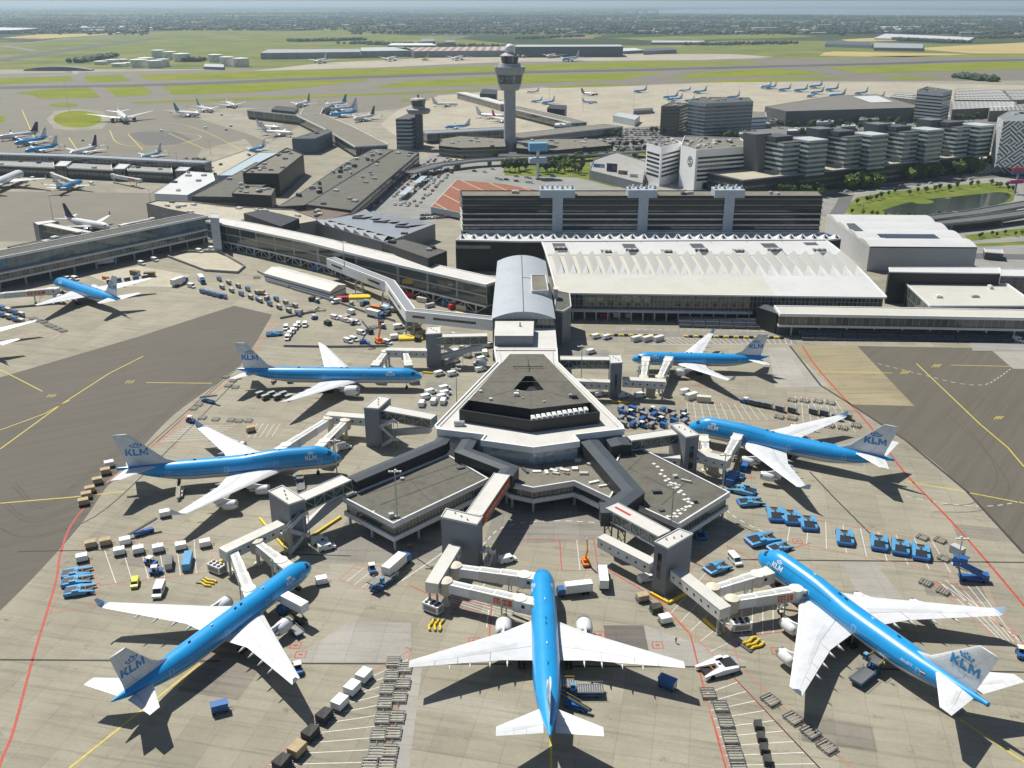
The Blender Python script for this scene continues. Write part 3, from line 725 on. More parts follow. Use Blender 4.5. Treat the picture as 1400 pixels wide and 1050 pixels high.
  for ey, ex, el, er, ez in s['eng']:
   n = 20 if detail > 1 else 10
   b = MB()
   pr = [(0.18, .84), (0.04, .93), (0.0, .97), (0.03, 1.02), (.12, 1.06), (.35, 1.08), (.55, 1.02), (.68, .9), (.70, .72)]
   rg = [[(X0 + ex + t * el, sd_ * ey + er * k * math.cos(6.2832 * i / n), ez + er * k * math.sin(6.2832 * i / n)) for i in range(n)] for t, k in pr]
   b.rings(rg[:5], 1, False); b.rings(rg[4:], 0, False)
   en = b.build('engine', [look.get('nac', NACW), METAL], root, True); fixn(en)
   b = MB(); q = .17
   b.rings([[(X0 + ex + t * el, sd_ * ey + er * k * math.cos(6.2832 * i / n), ez + er * k * math.sin(6.2832 * i / n)) for i in range(n)] for t, k in ((.12, .02), (.2, .28), (.21, .86))], 0, True)
   b.build('fan', DSTEEL, en)
   b = MB()
   b.rings([[(X0 + ex + t * el, sd_ * ey + er * k * math.cos(6.2832 * i / n), ez + er * k * math.sin(6.2832 * i / n)) for i in range(n)] for t, k in ((.62, .8), (.69, .66), (.86, .52), (.88, .36), (1.0, .1))], 0, True)
   b.build('exhaust_nozzle', METAL, en, True)
   b = MB()
   A = [c for c in s['wing']]; k = 0 if ey <= A[1][0] else 1
   t = (ey - A[k][0]) / (A[k + 1][0] - A[k][0]); xl = A[k][1] + t * (A[k + 1][1] - A[k][1]); zw = A[k][3] + t * (A[k + 1][3] - A[k][3])
   pts = [(ex + .22 * el, ez + er * 1.0), (xl + .5, zw + .1), (xl + 4.0, zw - .25), (ex + .95 * el, ez + er * .35), (ex + .6 * el, ez + er * .8)]
   b.add([(X0 + px, sd_ * ey + d, pz) for d in (-.22, .22) for px, pz in pts], [(0, 1, 2, 3, 4), (9, 8, 7, 6, 5)] + [(i, (i + 1) % 5 + 0, (i + 1) % 5 + 5, i + 5) for i in range(5)])
   fixn(b.build('pylon', look.get('nac', NACW), en))
  lift('tailplane', [(sd_ * y, X0 + x, c, z, t) for y, x, c, z, t in s['tp']], look.get('wing', WINGM), root, sub=1)
 f0, f1 = s['fin']
 fs = [(0, X0 + f0[1], f0[2], f0[3], f0[4]), (0, X0 + f1[1], f1[2], f1[3], f1[4])]
 b = MB(); rg = []
 zt = f0[3] + 1.6
 k = (zt - f0[3]) / (f1[3] - f0[3])
 secs = [(f0[1] - s['dorsal'], f0[2] + s['dorsal'], f0[3] - 0.6, .035), (f0[1] + k * (f1[1] - f0[1]) - .3, f0[2] + k * (f1[2] - f0[2]) + .3, zt, .08), (f1[1], f1[2], f1[3], f1[4])]
 for xl, ch, z, th in secs: rg.append([(X0 + xl + c * ch, t * th * ch * 1.25, z) for c, t in AF])
 b.rings(rg); fin = b.build('tail_fin', look['fin'], root, True); fixn(fin); sharp(fin, 40)
 set_uv(fin, lambda i: (0.05, AF[i % len(AF)][0]))
 if look.get('logo') and detail > 1:
  kk = look.get('logo_scale', 1.0)
  h = (f1[3] - f0[3]) * 0.205 * kk; zb = f0[3] + (f1[3] - f0[3]) * 0.33
  def fin_at(xw, z, side):
   t = (z - f0[3]) / (f1[3] - f0[3]); xl = f0[1] + t * (f1[1] - f0[1]); ch = f0[2] + t * (f1[2] - f0[2])
   c = min(.98, max(.03, (xw - xl) / ch))
   th = f0[4] + t * (f1[4] - f0[4])
   tk = 5 * (0.2969 * math.sqrt(c) - 0.126 * c - 0.3516 * c * c + 0.2843 * c ** 3 - 0.1036 * c ** 4) * max(th, .08) * ch * 1.25
   return (X0 + xw, side * (tk + .05), z)
  t = (zb + h * .5 - f0[3]) / (f1[3] - f0[3])
  xm = f0[1] + t * (f1[1] - f0[1]) + (f0[2] + t * (f1[2] - f0[2])) * .5
  for side in (1, -1):
   b = MB()
   for p in klm_polys():
    q = [fin_at(xm - (px - 1.5) * h * side, zb + py * h, side) for px, py in p]
    b.poly(q)
   b.build('airline_logo', look.get('logom', LOGOB), fin)
  h2 = Rr * 0.36; xm2 = look.get('logo_x', 0.165) * L
  for side in (1, -1):
   b = MB()
   for p in klm_polys():
    for sp in split_poly(p):
     q = []
     for px, py in sp:
      phi = 62.0 - (py - 0.6) * h2 / Rr * 57.3 * .9
      q.append(surf(xm2 - (px - 1.5) * h2 * side, phi * side, .035))
     b.poly(q)
   b.build('airline_logo', WHITE, fus)
 if look.get('reg'):
  cu = bpy.data.curves.new('reg', 'FONT'); cu.body = look['reg']; to = bpy.data.objects.new('reg', cu); COL.objects.link(to)
  bpy.context.view_layer.update(); me = to.evaluated_get(bpy.context.evaluated_depsgraph_get()).to_mesh()
  vs = [v.co.copy() for v in me.vertices]; fs = [tuple(p.vertices) for p in me.polygons]; bpy.data.objects.remove(to)
  x0 = L * .715
  for side in (1, -1):
   b = MB(); b.add([surf(x0 + (v.x if side == -1 else 4 - v.x) * .95, side * (76 - v.y * 1.3 / Rr * 57.3 * .7), .05) for v in vs], fs); b.build('registration', WHITE, fus)
  for k, m in enumerate((RED, WHITE, DBLUE)):
   b = MB(); b.poly([surf(x0 + 4.8, -75 + k * 4, .05), surf(x0 + 6.2, -75 + k * 4, .05), surf(x0 + 6.2, -79 + k * 4, .05), surf(x0 + 4.8, -79 + k * 4, .05)]); b.build('flag', m, fus)
 xa, xb = (3.0, 4.2) if s.get('hump') else (Ln * .30, Ln * .46)
 pa, pb = (22, 50) if s.get('hump') else (28, 62)
 for side in (1, -1):
  b = MB()
  for i in range(3):
   p0 = pa + (pb - pa) * i / 3 + 1.2 - (6 if i == 0 else 0); p1 = pa + (pb - pa) * (i + 1) / 3 - 1.2
   sx = i * 0.22 * (xb - xa)
   b.poly([surf(xa + sx, side * p1, .03), surf(xb + sx, side * p1, .03), surf(xb + sx * .8, side * p0, .03), surf(xa + sx * .6, side * p0, .03)])
  b.build('cockpit_window', COCKPIT, root)
 if detail > 1:
  for f_, m_ in ((.28, WHITE), (.40, COCKPIT), (.43, COCKPIT), (.55, WHITE), (.66, COCKPIT)):
   b = MB(); p_ = surf(f_ * L, 4); b.prism([(p_.x - .4, p_.y - .07), (p_.x + .4, p_.y - .07), (p_.x + .5, p_.y + .07), (p_.x - .3, p_.y + .07)], p_.z - .1, p_.z + .3); b.build('antenna', m_, root)
 def gear(x, y, n, r, nm):
  b = MB(); b.cyl((X0 + x, y, r), (X0 + x, y, zc - Rr * .6), r * .28, n=8)
  for k in range(n): b.bar((X0 + x + (k - (n - 1) / 2) * r * 2.3, y - r * .9, r), (X0 + x + (k - (n - 1) / 2) * r * 2.3, y + r * .9, r), r * .3)
  gr = b.build(nm, STEEL, root)
  for k in range(n):
   for d in (-1, 1):
    b = MB(); cx = X0 + x + (k - (n - 1) / 2) * r * 2.3
    b.cyl((cx, y + d * r * .55, r), (cx, y + d * r * 1.15, r), r, n=12); b.build('wheel', RUBBER, gr)
 if detail > 1:
  gear(L * .085 if not s.get('hump') else 7.8, 0, 1, Rr * .17, 'nose_gear')
  for y in (1, -1):
   gear(wx0 + wch * .78, y * Rr * 1.75, 3 if spec.startswith('b777') else 2, Rr * .21, 'main_gear')
   if s.get('hump'): gear(wx0 + wch * .98, y * Rr * .6, 2, Rr * .2, 'main_gear')
 elif detail == 1:
  gear(L * .085, 0, 1, Rr * .2, 'nose_gear')
  for y in (1, -1): gear(wx0 + wch * .78, y * Rr * 1.5, 1, Rr * .27, 'main_gear')
 root['L'] = L
 return root
def park(o, nose, tail, spec):
 s = SPEC[spec]; zn = s['zc'] - .22 * s['R']; ztl = s['zc'] + s['R'] * .78
 a = G(*nose, zn); c = G(*tail, ztl); a.z = c.z = 0
 d = (c - a).length; mid = (a + c) / 2
 k = min(1.045, max(.965, d / s['L']))
 o.location = mid; o.rotation_euler = (0, 0, ang(a, c)); o.scale = (k, k, k)
 return o
FINW = wing_mat('fin_paint', (0.66, 0.70, 0.74))
LG_BELLY = mat('belly_grey', (0.55, 0.57, 0.6), 0.4, dirt=0.2)
WLB = mat('winglet_blue', (0.42, 0.53, 0.66), 0.4, dirt=0.15)
def klm_look(spec, **kw):
 s = SPEC[spec]; w = [(74.0, .1, .84)]
 if s.get('hump'): w = [(84.0, .1, .84), (47.0, .12, .40)]
 d = dict(fus=livery('klm_' + spec, KBLUE, (0.004, 0.02, 0.12), (0.58, 0.60, 0.63), s['L'], 101 if not s.get('hump') else 103, wins=w), fin=FINW, belly=LG_BELLY, wl=WLB, logo=True)
 d.update(kw); return d
GR = 'blue airliners parked nose-in round the pier head'
park(airliner('b777', klm_look('b777'), 'twin-engine blue airliner pointing straight at the pier, tail towards the viewer', group=GR), (741, 782), (752, 1006), 'b777')
park(airliner('a333', klm_look('a333'), 'twin-engine blue airliner with pale blue winglets, white catering box raised at its side', group=GR), (424, 773), (152, 960), 'a333')
park(airliner('b747', klm_look('b747', logo_x=.14, reg='PH-BFY'), 'four-engine humped blue airliner beside the loader platform and row of blue tugs', group=GR), (1038, 759), (1352, 963), 'b747')
park(airliner('b747', klm_look('b747', logo_x=.14), 'four-engine humped blue airliner with nose beside the flat-roofed gate lounge, conveyor at its rear door', group=GR), (467, 627), (160, 640), 'b747')
park(airliner('b747', klm_look('b747', logo_x=.14), 'four-engine humped blue airliner whose tail stands over the red line beside dark asphalt', group=GR), (941, 583), (1223, 627), 'b747')
park(airliner('b777l', klm_look('b777l'), 'long twin-engine blue airliner beyond the parked white vans', group=GR), (577, 516), (323, 504), 'b777l')
park(airliner('a330', klm_look('a330'), 'twin-engine blue airliner parked below the long pier with dark solar panels', group=GR), (864, 491), (1052, 486), 'a330')
park(airliner('b777', klm_look('b777'), 'blue airliner parked below the long glazed pier, away from the other blue ones', group='blue airliners at the far piers'), (76, 386), (165, 408), 'b777')
def inset(pts, d):
 """move every edge of an outline inwards by d (mitred)"""
 n = len(pts); P = [Vector((p[0], p[1])) for p in pts]
 if sum(P[i].x * P[(i + 1) % n].y - P[(i + 1) % n].x * P[i].y for i in range(n)) < 0: P = P[::-1]
 out = []
 for i in range(n):
  a, b, c = P[i - 1], P[i], P[(i + 1) % n]
  e0 = (b - a).normalized(); e1 = (c - b).normalized()
  n0 = Vector((-e0.y, e0.x)); n1 = Vector((-e1.y, e1.x))
  k = n0 + n1
  if k.length < 1e-3: k = n0.copy(); s = d
  else: k.normalize(); s = d / max(.35, k.dot(n0))
  out.append(b + k * s)
 return out
def ribbon(P, w):
 P = [Vector((p[0], p[1])) for p in P]; n = len(P); l = []; r = []
 for i in range(n):
  e0 = (P[i] - P[i - 1]).normalized() if i else (P[1] - P[0]).normalized()
  e1 = (P[i + 1] - P[i]).normalized() if i < n - 1 else e0
  n0 = Vector((-e0.y, e0.x)); n1 = Vector((-e1.y, e1.x)); k = (n0 + n1).normalized(); s = w / 2 / max(.4, k.dot(n0))
  l.append(P[i] + k * s); r.append(P[i] - k * s)
 return l + r[::-1]
def px(pts, z): return [G(x, y, z) for x, y in pts]
def wpoly(name, m, pts, z0, z1, parent, top=None, mats=None):
 b = MB(); b.prism(pts, z0, z1, 0, top)
 return b.build(name, mats or m, parent)
def frame_of(p, q):
 p = Vector((p[0], p[1])); q = Vector((q[0], q[1])); d = (q - p); L = d.length
 return (p + q) / 2, math.atan2(d.y, d.x), L
ROOFO = mat('bitumen_roof', (0.120, 0.114, 0.094), 0.85, dirt=0.35, scale=0.12, obj=False)
ROOFD = mat('dark_bitumen_roof', (0.095, 0.093, 0.085), 0.85, dirt=0.35, scale=0.12, obj=False)
ROOFW = mat('white_roof_membrane', (0.56, 0.55, 0.52), 0.6, dirt=0.16, scale=0.15, obj=False)
ROOFG = mat('gravel_roof', (0.185, 0.172, 0.14), 0.95, dirt=0.35, scale=0.2, obj=False)
CORR = mat('slate_blue_cladding', (0.058, 0.068, 0.082), 0.45, dirt=0.2, scale=0.3)
CORRW = mat('slate_dark_wall', (0.030, 0.032, 0.036), 0.5, dirt=0.25, scale=0.3)
TOWERG = mat('tower_grey_cladding', (0.205, 0.22, 0.25), 0.5, dirt=0.12, scale=0.3)
FASC = mat('white_fascia', (0.66, 0.665, 0.66), 0.5, dirt=0.18, scale=0.4, streak=True)
CURT = glass('curtain_wall', (0.02, 0.026, 0.026), (0.09, 0.10, 0.085), (1.8, 3.4), (0.30, 0.31, 0.31), 0.09)
CURTB = glass('curtain_wall_blue', (0.22, 0.29, 0.35), (0.34, 0.42, 0.48), (1.6, 1.6), (0.38, 0.42, 0.44), 0.03, 0.12)
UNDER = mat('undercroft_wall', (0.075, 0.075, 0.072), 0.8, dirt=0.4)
def deck_block(name, label, outline, zt, z_under=3.6, cols=8.0, roofm=ROOFO, cat='terminal building', glassm=CURT, core=4.5, group=None, skip_cols=False, kerb=True, up=0.35):
 """raised storey on columns: roof, fascia, glazing, floor band, undercroft, columns"""
 P = px(outline, zt); c = sum((Vector(p) for p in P), Vector()) / len(P); c.z = 0
 t = thing(name, label, cat, c, group=group)
 Q = [Vector((p.x - c.x, p.y - c.y)) for p in P]
 b = MB(); b.prism(inset(Q, .55), zt - .5, zt - .12); b.build('roof', roofm, t)
 b = MB(); I = inset(Q, .5); n = len(I); O = inset(Q, 0)
 for i in range(n):
  j = (i + 1) % n
  b.quad((*O[i], zt - 1.35), (*O[j], zt - 1.35), (*O[j], zt + up), (*O[i], zt + up)); b.quad((*O[i], zt + up), (*O[j], zt + up), (*I[j], zt + up), (*I[i], zt + up))
  b.quad((*I[j], zt - .3), (*I[i], zt - .3), (*I[i], zt + up), (*I[j], zt + up)); b.quad((*O[j], zt - 1.35), (*O[i], zt - 1.35), (*I[i], zt - 1.35), (*I[j], zt - 1.35))
 b.build('fascia', FASC, t)
 wpoly('glazing', glassm, inset(Q, .7), z_under + 1.35, zt - .5, t)
 wpoly('floor_band', FASC, inset(Q, .05), z_under, z_under + 1.4, t)
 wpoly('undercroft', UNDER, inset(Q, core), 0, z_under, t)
 if not skip_cols:
  J = inset(Q, 1.2)
  for i in range(len(J)):
   a, d = J[i], J[(i + 1) % len(J)]; k = max(1, int((d - a).length / cols))
   for s in range(k):
    p = a.lerp(d, s / k); bb = MB(); bb.box((p.x, p.y, 0), (.55, .55, z_under), math.atan2((d - a).y, (d - a).x)); bb.build('column', LGREY, t)
 return t
def local(t, x, y, z): return G(x, y, z) - Vector(t.location)
LL = deck_block('gate_lounge', 'flat olive-roofed gate lounge on columns, on the side of the white delivery lorry', [(468.5, 681), (537.5, 717), (668, 655), (612, 622)], 9.3, group='gate lounges round the pier head')
RL = deck_block('gate_lounge', 'flat olive-roofed gate lounge scattered with white paving slabs', [(838, 640), (850, 614), (872, 611), (998, 674), (928, 718), (845, 680)], 9.3, group='gate lounges round the pier head')
CL = deck_block('pier_terrace', 'low terrace under the front of the white hub roof, cluttered with pallets and panels', [(688, 655), (697, 661), (729, 668), (785, 659), (834, 682), (858, 640), (850, 612), (640, 612)], 8.7, cat='terrace', roofm=ROOFG)
for i, (x, y) in enumerate([(894, 634), (899, 638), (905, 643), (903, 648), (909, 651), (914, 655), (910, 657), (917, 660), (923, 661), (926, 666), (922, 667), (931, 671), (928, 673), (935, 676), (941, 682), (936, 683), (941, 686), (946, 688), (943, 692), (938, 693), (933, 696), (927, 698), (936, 697), (930, 702), (922, 702), (919, 706), (913, 706), (925, 706)]):
 p = local(RL, x, y, 9.25); b = MB(); b.box((p.x, p.y, 9.17), (1.0, 1.0, .12), .6); b.build('paving_slab', OFFW, RL)
for x, y, w, l, h, a, m in ((898, 673, 2.6, 1.4, .9, .1, DGREY), (938, 658, 3.2, .7, .6, -.5, LGREY), (923, 652, 1.4, 1.2, .8, .3, LGREY), (950, 686, 1.2, 1.2, .8, .2, DGREY), (905, 698, 1.6, 1.0, .5, .4, DGREY)):
 p = local(RL, x, y, 9.3); b = MB(); b.box((p.x, p.y, 9.18), (w, l, h), a); b.build('roof_unit', m, RL)
for x, y, w, l, h, a, m in ((550, 655, 1.2, 1.0, .6, .2, LGREY), (630, 640, 2.4, 1.2, .5, .4, DGREY), (535, 707, 1.4, 1.2, 1.4, .4, LGREY), (510, 700, 1.0, .8, .4, .4, LGREY)):
 p = local(LL, x, y, 9.3); b = MB(); b.box((p.x, p.y, 9.18), (w, l, h), a); b.build('roof_unit', m, LL)
random.seed(3)
for x, y, w, l, m in ((734, 645, 2.6, 1.1, WHITE), (747, 646, 1.0, 2.4, WHITE), (757, 644, 2.6, 1.2, OFFW), (764, 640, 2.4, 1.2, LGREY), (772, 643, 3.0, 1.2, OFFW), (786, 642, 1.8, 1.6, WHITE), (798, 648, 2.6, 1.4, LGREY), (760, 648, 2.2, .8, CREAM), (812, 660, 3.4, .9, WHITE), (824, 665, 2.6, .7, WHITE), (808, 636, 2.6, 1.0, LGREY), (790, 630, 2.0, 1.6, OFFW), (775, 648, 1.6, 1.0, BROWN), (744, 640, 1.6, .8, DGREY), (718, 644, .8, 3.6, DGREY)):
 p = G(x, y, 8.6); b = MB(); b.box((0, 0, 0), (w, l, random.uniform(.25, .7)))
 for k in range(3): b.box((-w * .3 + k * w * .3, 0, -.0), (.08, l * 1.04, .1))
 o = b.build('pallet_stack', m); o.location = (p.x, p.y, 8.58); o.rotation_euler.z = random.uniform(-.6, .6)
 tag(o, 'loose stack of roofing panels lying on the cluttered terrace below the white hub roof', 'pallet stack', 'building material on the terrace')
RING = [(675, 477), (679, 496), (594, 583), (597, 588), (663, 596), (657, 603.5), (729, 613.5), (793, 605), (786, 596), (854, 588), (852, 583), (763, 496), (762, 477)]
ZR = 14.5
P = px(RING, ZR); hc = sum((Vector(p) for p in P), Vector()) / len(P); hc.z = 0
hub = thing('pier_hub', 'white-roofed angular pier hub with raised dark trapezoid roof and triangular light well', 'terminal building', hc)
Q = [Vector((p.x - hc.x, p.y - hc.y)) for p in P]
wpoly('roof', ROOFW, inset(Q, .4), ZR - .8, ZR, hub)
b = MB(); I = inset(Q, .5); O = inset(Q, 0); n = len(O)
for i in range(n):
 j = (i + 1) % n
 b.quad((*O[i], ZR - 1.6), (*O[j], ZR - 1.6), (*O[j], ZR + .5), (*O[i], ZR + .5)); b.quad((*O[i], ZR + .5), (*O[j], ZR + .5), (*I[j], ZR + .5), (*I[i], ZR + .5)); b.quad((*I[j], ZR - .3), (*I[i], ZR - .3), (*I[i], ZR + .5), (*I[j], ZR + .5))
b.build('parapet', WHITE, hub)
b = MB(); I2 = inset(Q, 1.7); I3 = inset(Q, 2.0)
for i in (0, 1, 10, 11):
 j = (i + 1) % n
 b.prism([I2[i], I2[j], I3[j], I3[i]], ZR, ZR + .25)
b.build('gutter', LGREY, hub)
wpoly('facade', CURTB, inset(Q, .6), 3.0, ZR - .9, hub)
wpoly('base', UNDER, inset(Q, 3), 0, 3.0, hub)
INR = [(697, 484), (743, 484), (807, 550), (726, 559), (641, 547)]; ZI = 18.6
PI_ = [p - hc for p in px(INR, ZI)]
PAR_T = [(629, 560), (726, 575), (819, 563)]
bt = [G(x, y, ZI) - hc for x, y in PAR_T]
tri = [G(x, y, ZI) - hc for x, y in ((718, 514), (728, 514), (744, 533), (723, 535), (702, 532))]
b = MB()
o2 = [Vector((p.x, p.y, ZI)) for p in PI_]; t2 = [Vector((p.x, p.y, ZI)) for p in tri]
b.poly([o2[0], t2[0], t2[1], o2[1]][::-1]); b.poly([o2[1], t2[1], t2[2], o2[2]][::-1]); b.poly([o2[2], t2[2], t2[3], o2[3]][::-1]); b.poly([o2[3], t2[3], t2[4], o2[4]][::-1]); b.poly([o2[4], t2[4], t2[0], o2[0]][::-1])
b.build('raised_roof', ROOFO, hub)
b = MB()
for i in range(5):
 a, c = t2[i], t2[(i + 1) % 5]; b.quad(a, c, c - Vector((0, 0, 3.5)), a - Vector((0, 0, 3.5)))
b.poly([p - Vector((0, 0, 3.4)) for p in t2])
b.build('light_well', BLACK, hub)
b = MB()
W = [o2[4], o2[0], o2[1], o2[2]]
for i in range(3):
 a, c = W[i], W[i + 1]; b.quad(a, c, Vector((c.x, c.y, ZR)), Vector((a.x, a.y, ZR)))
for a, c in ((o2[2], o2[3]), (o2[3], o2[4])): b.quad(a, c, Vector((c.x, c.y, ZR)), Vector((a.x, a.y, ZR)))
b.build('raised_wall', BLACK, hub)
b = MB()
wall = [PI_[4], bt[0], bt[1], bt[2], PI_[2]]
R2 = ribbon(wall, .5); b.prism(R2, ZR - .1, ZI); b.build('screen_wall', BLACK, hub)
b = MB(); b.prism([Vector((p.x, p.y)) for p in (PI_[4], bt[0], bt[1], bt[2], PI_[2], PI_[3])], ZR + .1, ZR + .4); b.build('plant_deck', DGREY, hub)
for i in range(11):
 x, y = 729 + i * 7.2, 570.2 - i * 1.15; p = G(x, y, 17.3) - hc
 b = MB(); b.box((0, 0, 0), (1.25, 2.9, 1.5)); b.cyl((0, .6, 1.5), (0, .6, 1.65), .45, n=8); b.cyl((0, -.7, 1.5), (0, -.7, 1.65), .45, n=8); u = b.build('chiller_unit', WHITE, hub); u.location = (p.x, p.y, 15.9); u.rotation_euler.z = .15
for x, y, w, l, h, m in ((706, 541, 1.6, 1.2, 1.0, WHITE), (671, 547, 1.1, .9, .7, WHITE), (657, 536, 1.0, .9, .6, WHITE), (715, 545, .6, .6, .4, LGREY), (744, 550, .8, .5, .4, OFFW), (785, 544, 2.0, 1.5, 1.1, DGREY), (780, 543, 1.2, .8, 1.0, LGREY), (708, 536, .8, .7, .6, WHITE)):
 p = G(x, y, ZI) - hc; b = MB(); b.box((0, 0, 0), (w, l, h)); b.box((0, 0, h), (w * .8, l * .8, .12)); o = b.build('roof_vent', m, hub); o.location = (p.x, p.y, ZI)
b = MB(); p = G(722, 503, ZI) - hc
b.bar((p.x - 5.5, p.y, ZI + .6), (p.x + 5.5, p.y, ZI + .6), .28); b.bar((p.x + .2, p.y, ZI), (p.x + .2, p.y, ZI + 3.2), .16); b.bar((p.x + .2, p.y - 4, ZI + .5), (p.x + .2, p.y + 4, ZI + .5), .16); b.build('aerial', DSTEEL, hub)
p = G(628, 582, ZR) - hc; b = MB(); b.box((p.x, p.y, ZR), (3.4, 1.4, 1.1), .1); b.cyl((p.x - 1.7, p.y, ZR + 1.1), (p.x + 1.7, p.y, ZR + 1.1), .7, n=10); b.build('roof_duct', LGREY, hub)
for t_, zz, segs in ((hub, ZI, (((726, 536), (726, 558)), ((702, 533), (650, 548)), ((744, 534), (800, 551)), ((720, 484), (722, 513)), ((668, 522), (780, 522)))), (LL, 9.2, (((500, 676), (626, 634)), ((520, 690), (645, 643)), ((560, 655), (590, 688)), ((598, 642), (626, 673)))), (RL, 9.2, (((860, 640), (960, 690)), ((880, 622), (850, 650)), ((945, 652), (905, 690))))):
 for p_, q_ in segs:
  b = MB(); a_, c_ = G(*p_, zz) - Vector(t_.location), G(*q_, zz) - Vector(t_.location); b.bar((a_.x, a_.y, zz + .02), (c_.x, c_.y, zz + .02), .22, .08); b.build('roof_seam', ROOFD, t_)
nk = [(676.5, 440), (758.5, 440), (762, 478.5), (675, 478.5)]
NP = px(nk, 14.9); nc = sum(NP, Vector()) / 4; nc.z = 0
neck = thing('pier_neck', 'white flat-roofed neck joining the hub to the grey barrel roof', 'terminal building', nc)
wpoly('roof', ROOFW, [p - nc for p in NP], 13.6, 14.9, neck); wpoly('wall', CURTB, inset([p - nc for p in NP], .5), 0, 13.6, neck)
wpoly('raised_block', None, [p - nc for p in px([(677, 439), (730, 439), (729, 459), (676, 459)], 19.2)], 14.9, 19.2, neck, 1, [TOWERG, ROOFW])
p = G(711, 446, 19.2) - nc; b = MB(); b.cyl((p.x, p.y, 19.2), (p.x, p.y, 21), .3, n=8); b.box((p.x, p.y, 19.2), (.9, .9, .5)); b.build('roof_vent', LGREY, neck)
def barrel(name, label, c4, z0, rise, m, wallm, nseg=14, n2=8, seam=True, cat='terminal building'):
 """c4: px corners at eaves height z0: near-left, near-right, far-right, far-left; arched across the width"""
 A, B, C, D = px(c4, z0); c = (A + B + C + D) / 4; c.z = 0
 t = thing(name, label, cat, c)
 def pt(u, v, dz=0):
  p = A.lerp(B, u).lerp(D.lerp(C, u), v) - c
  return Vector((p.x, p.y, z0 + rise * (1 - (2 * u - 1) ** 2) + dz))
 b = MB(); rg = [[pt(i / nseg, k / n2) for i in range(nseg + 1)] for k in range(n2 + 1)]
 b.rings(rg, 0, False, False)
 b.add(rg[0] + [Vector((p.x, p.y, z0)) for p in rg[0][::-1]], [tuple(range(2 * nseg + 2))]); b.add(rg[-1] + [Vector((p.x, p.y, z0)) for p in rg[-1][::-1]], [tuple(range(2 * nseg + 2))])
 r = b.build('roof', m, t, True); fixn(r); sharp(r, 40)
 if seam:
  b = MB()
  for k in range(n2): b.bar(pt(.5, k / n2, .1), pt(.5, (k + 1) / n2, .1), .3, .2)
  for i in range(nseg // 2, nseg): b.bar(pt(i / nseg, .55, .1), pt((i + 1) / nseg, .55, .1), .2, .15)
  b.build('seam', DGREY, t)
 wpoly('wall', wallm, inset([Vector((p.x - c.x, p.y - c.y)) for p in (A, B, C, D)], .4), 0, z0, t)
 return t
GMET = mat('grey_metal_roof', (0.30, 0.325, 0.36), 0.38, metal=0.35, dirt=0.12, scale=0.15)
barrel('barrel_roof_hall', 'long hall with grey curved metal barrel roof behind the white neck', [(672, 436), (759.5, 436), (746, 357), (680, 357)], 19.0, 3.2, mat('pale_metal_roof', (.40, .43, .47), .45, metal=.1, dirt=.12, scale=.1, obj=False), CURT)
def corridor(label, path, w, zt, zb, zpath=None):
 W = px(path, zt); c = sum(W, Vector()) / len(W); c.z = 0
 t = thing('dark_corridor', label, 'corridor', c, group='dark corridors on the lounge roofs')
 W = [p - c for p in W]
 O = ribbon(W, w); wpoly('wall', CORRW, inset(O, .12), zb, zt - .4, t)
 n = len(W); zs = zt
 b = MB(); L_ = O[:n]; R_ = O[n:][::-1]
 for i in range(n - 1):
  m0 = (L_[i] + R_[i]) / 2; m1 = (L_[i + 1] + R_[i + 1]) / 2
  b.quad((*R_[i], zs - .4), (*R_[i + 1], zs - .4), (*m1, zs), (*m0, zs)); b.quad((*m0, zs), (*m1, zs), (*L_[i + 1], zs - .4), (*L_[i], zs - .4))
  b.quad((*R_[i], zs - .75), (*R_[i + 1], zs - .75), (*R_[i + 1], zs - .4), (*R_[i], zs - .4)); b.quad((*L_[i + 1], zs - .75), (*L_[i], zs - .75), (*L_[i], zs - .4), (*L_[i + 1], zs - .4))
 for i in (0, n - 1):
  m0 = (L_[i] + R_[i]) / 2; b.poly([(*L_[i], zs - .75), (*R_[i], zs - .75), (*R_[i], zs - .4), (*m0, zs), (*L_[i], zs - .4)])
 fixn(b.build('roof', CORR, t))
 bb = MB()
 for i in range(n - 1):
  d = (W[i + 1] - W[i]); k = int(d.length / 5)
  for s in range(k):
   p = W[i].lerp(W[i + 1], (s + .5) / k); nn = Vector((-d.y, d.x)).normalized()
   if nn.y > 0: nn = -nn
   q = p.xy + nn.xy * (w / 2 - .1); bb.cyl((q.x, q.y, zb + 1.6), (q.x + nn.x * .06, q.y + nn.y * .06, zb + 1.6), .32, n=8)
 bb.build('porthole', DGLASS, t)
 return t
corridor('long dark corridor running from the hub down the edge of the lorry-side lounge roof', [(606, 598), (602, 603), (480, 654)], 4.6, 13.2, 9.1)
corridor('cranked dark corridor between the hub and the bridge with an orange side', [(643, 598), (633, 614), (697, 638), (690, 648)], 5.0, 13.2, 8.4)
corridor('dark corridor crossing the slab-strewn lounge roof, bent towards the link with a red stripe', [(806, 601), (866, 670), (836, 692), (820, 692)], 6.0, 13.2, 8.4)
corridor('short dark box corridor beside the hub corner next to the slab-strewn roof', [(842, 597), (850, 608)], 7.0, 13.0, 9.1)
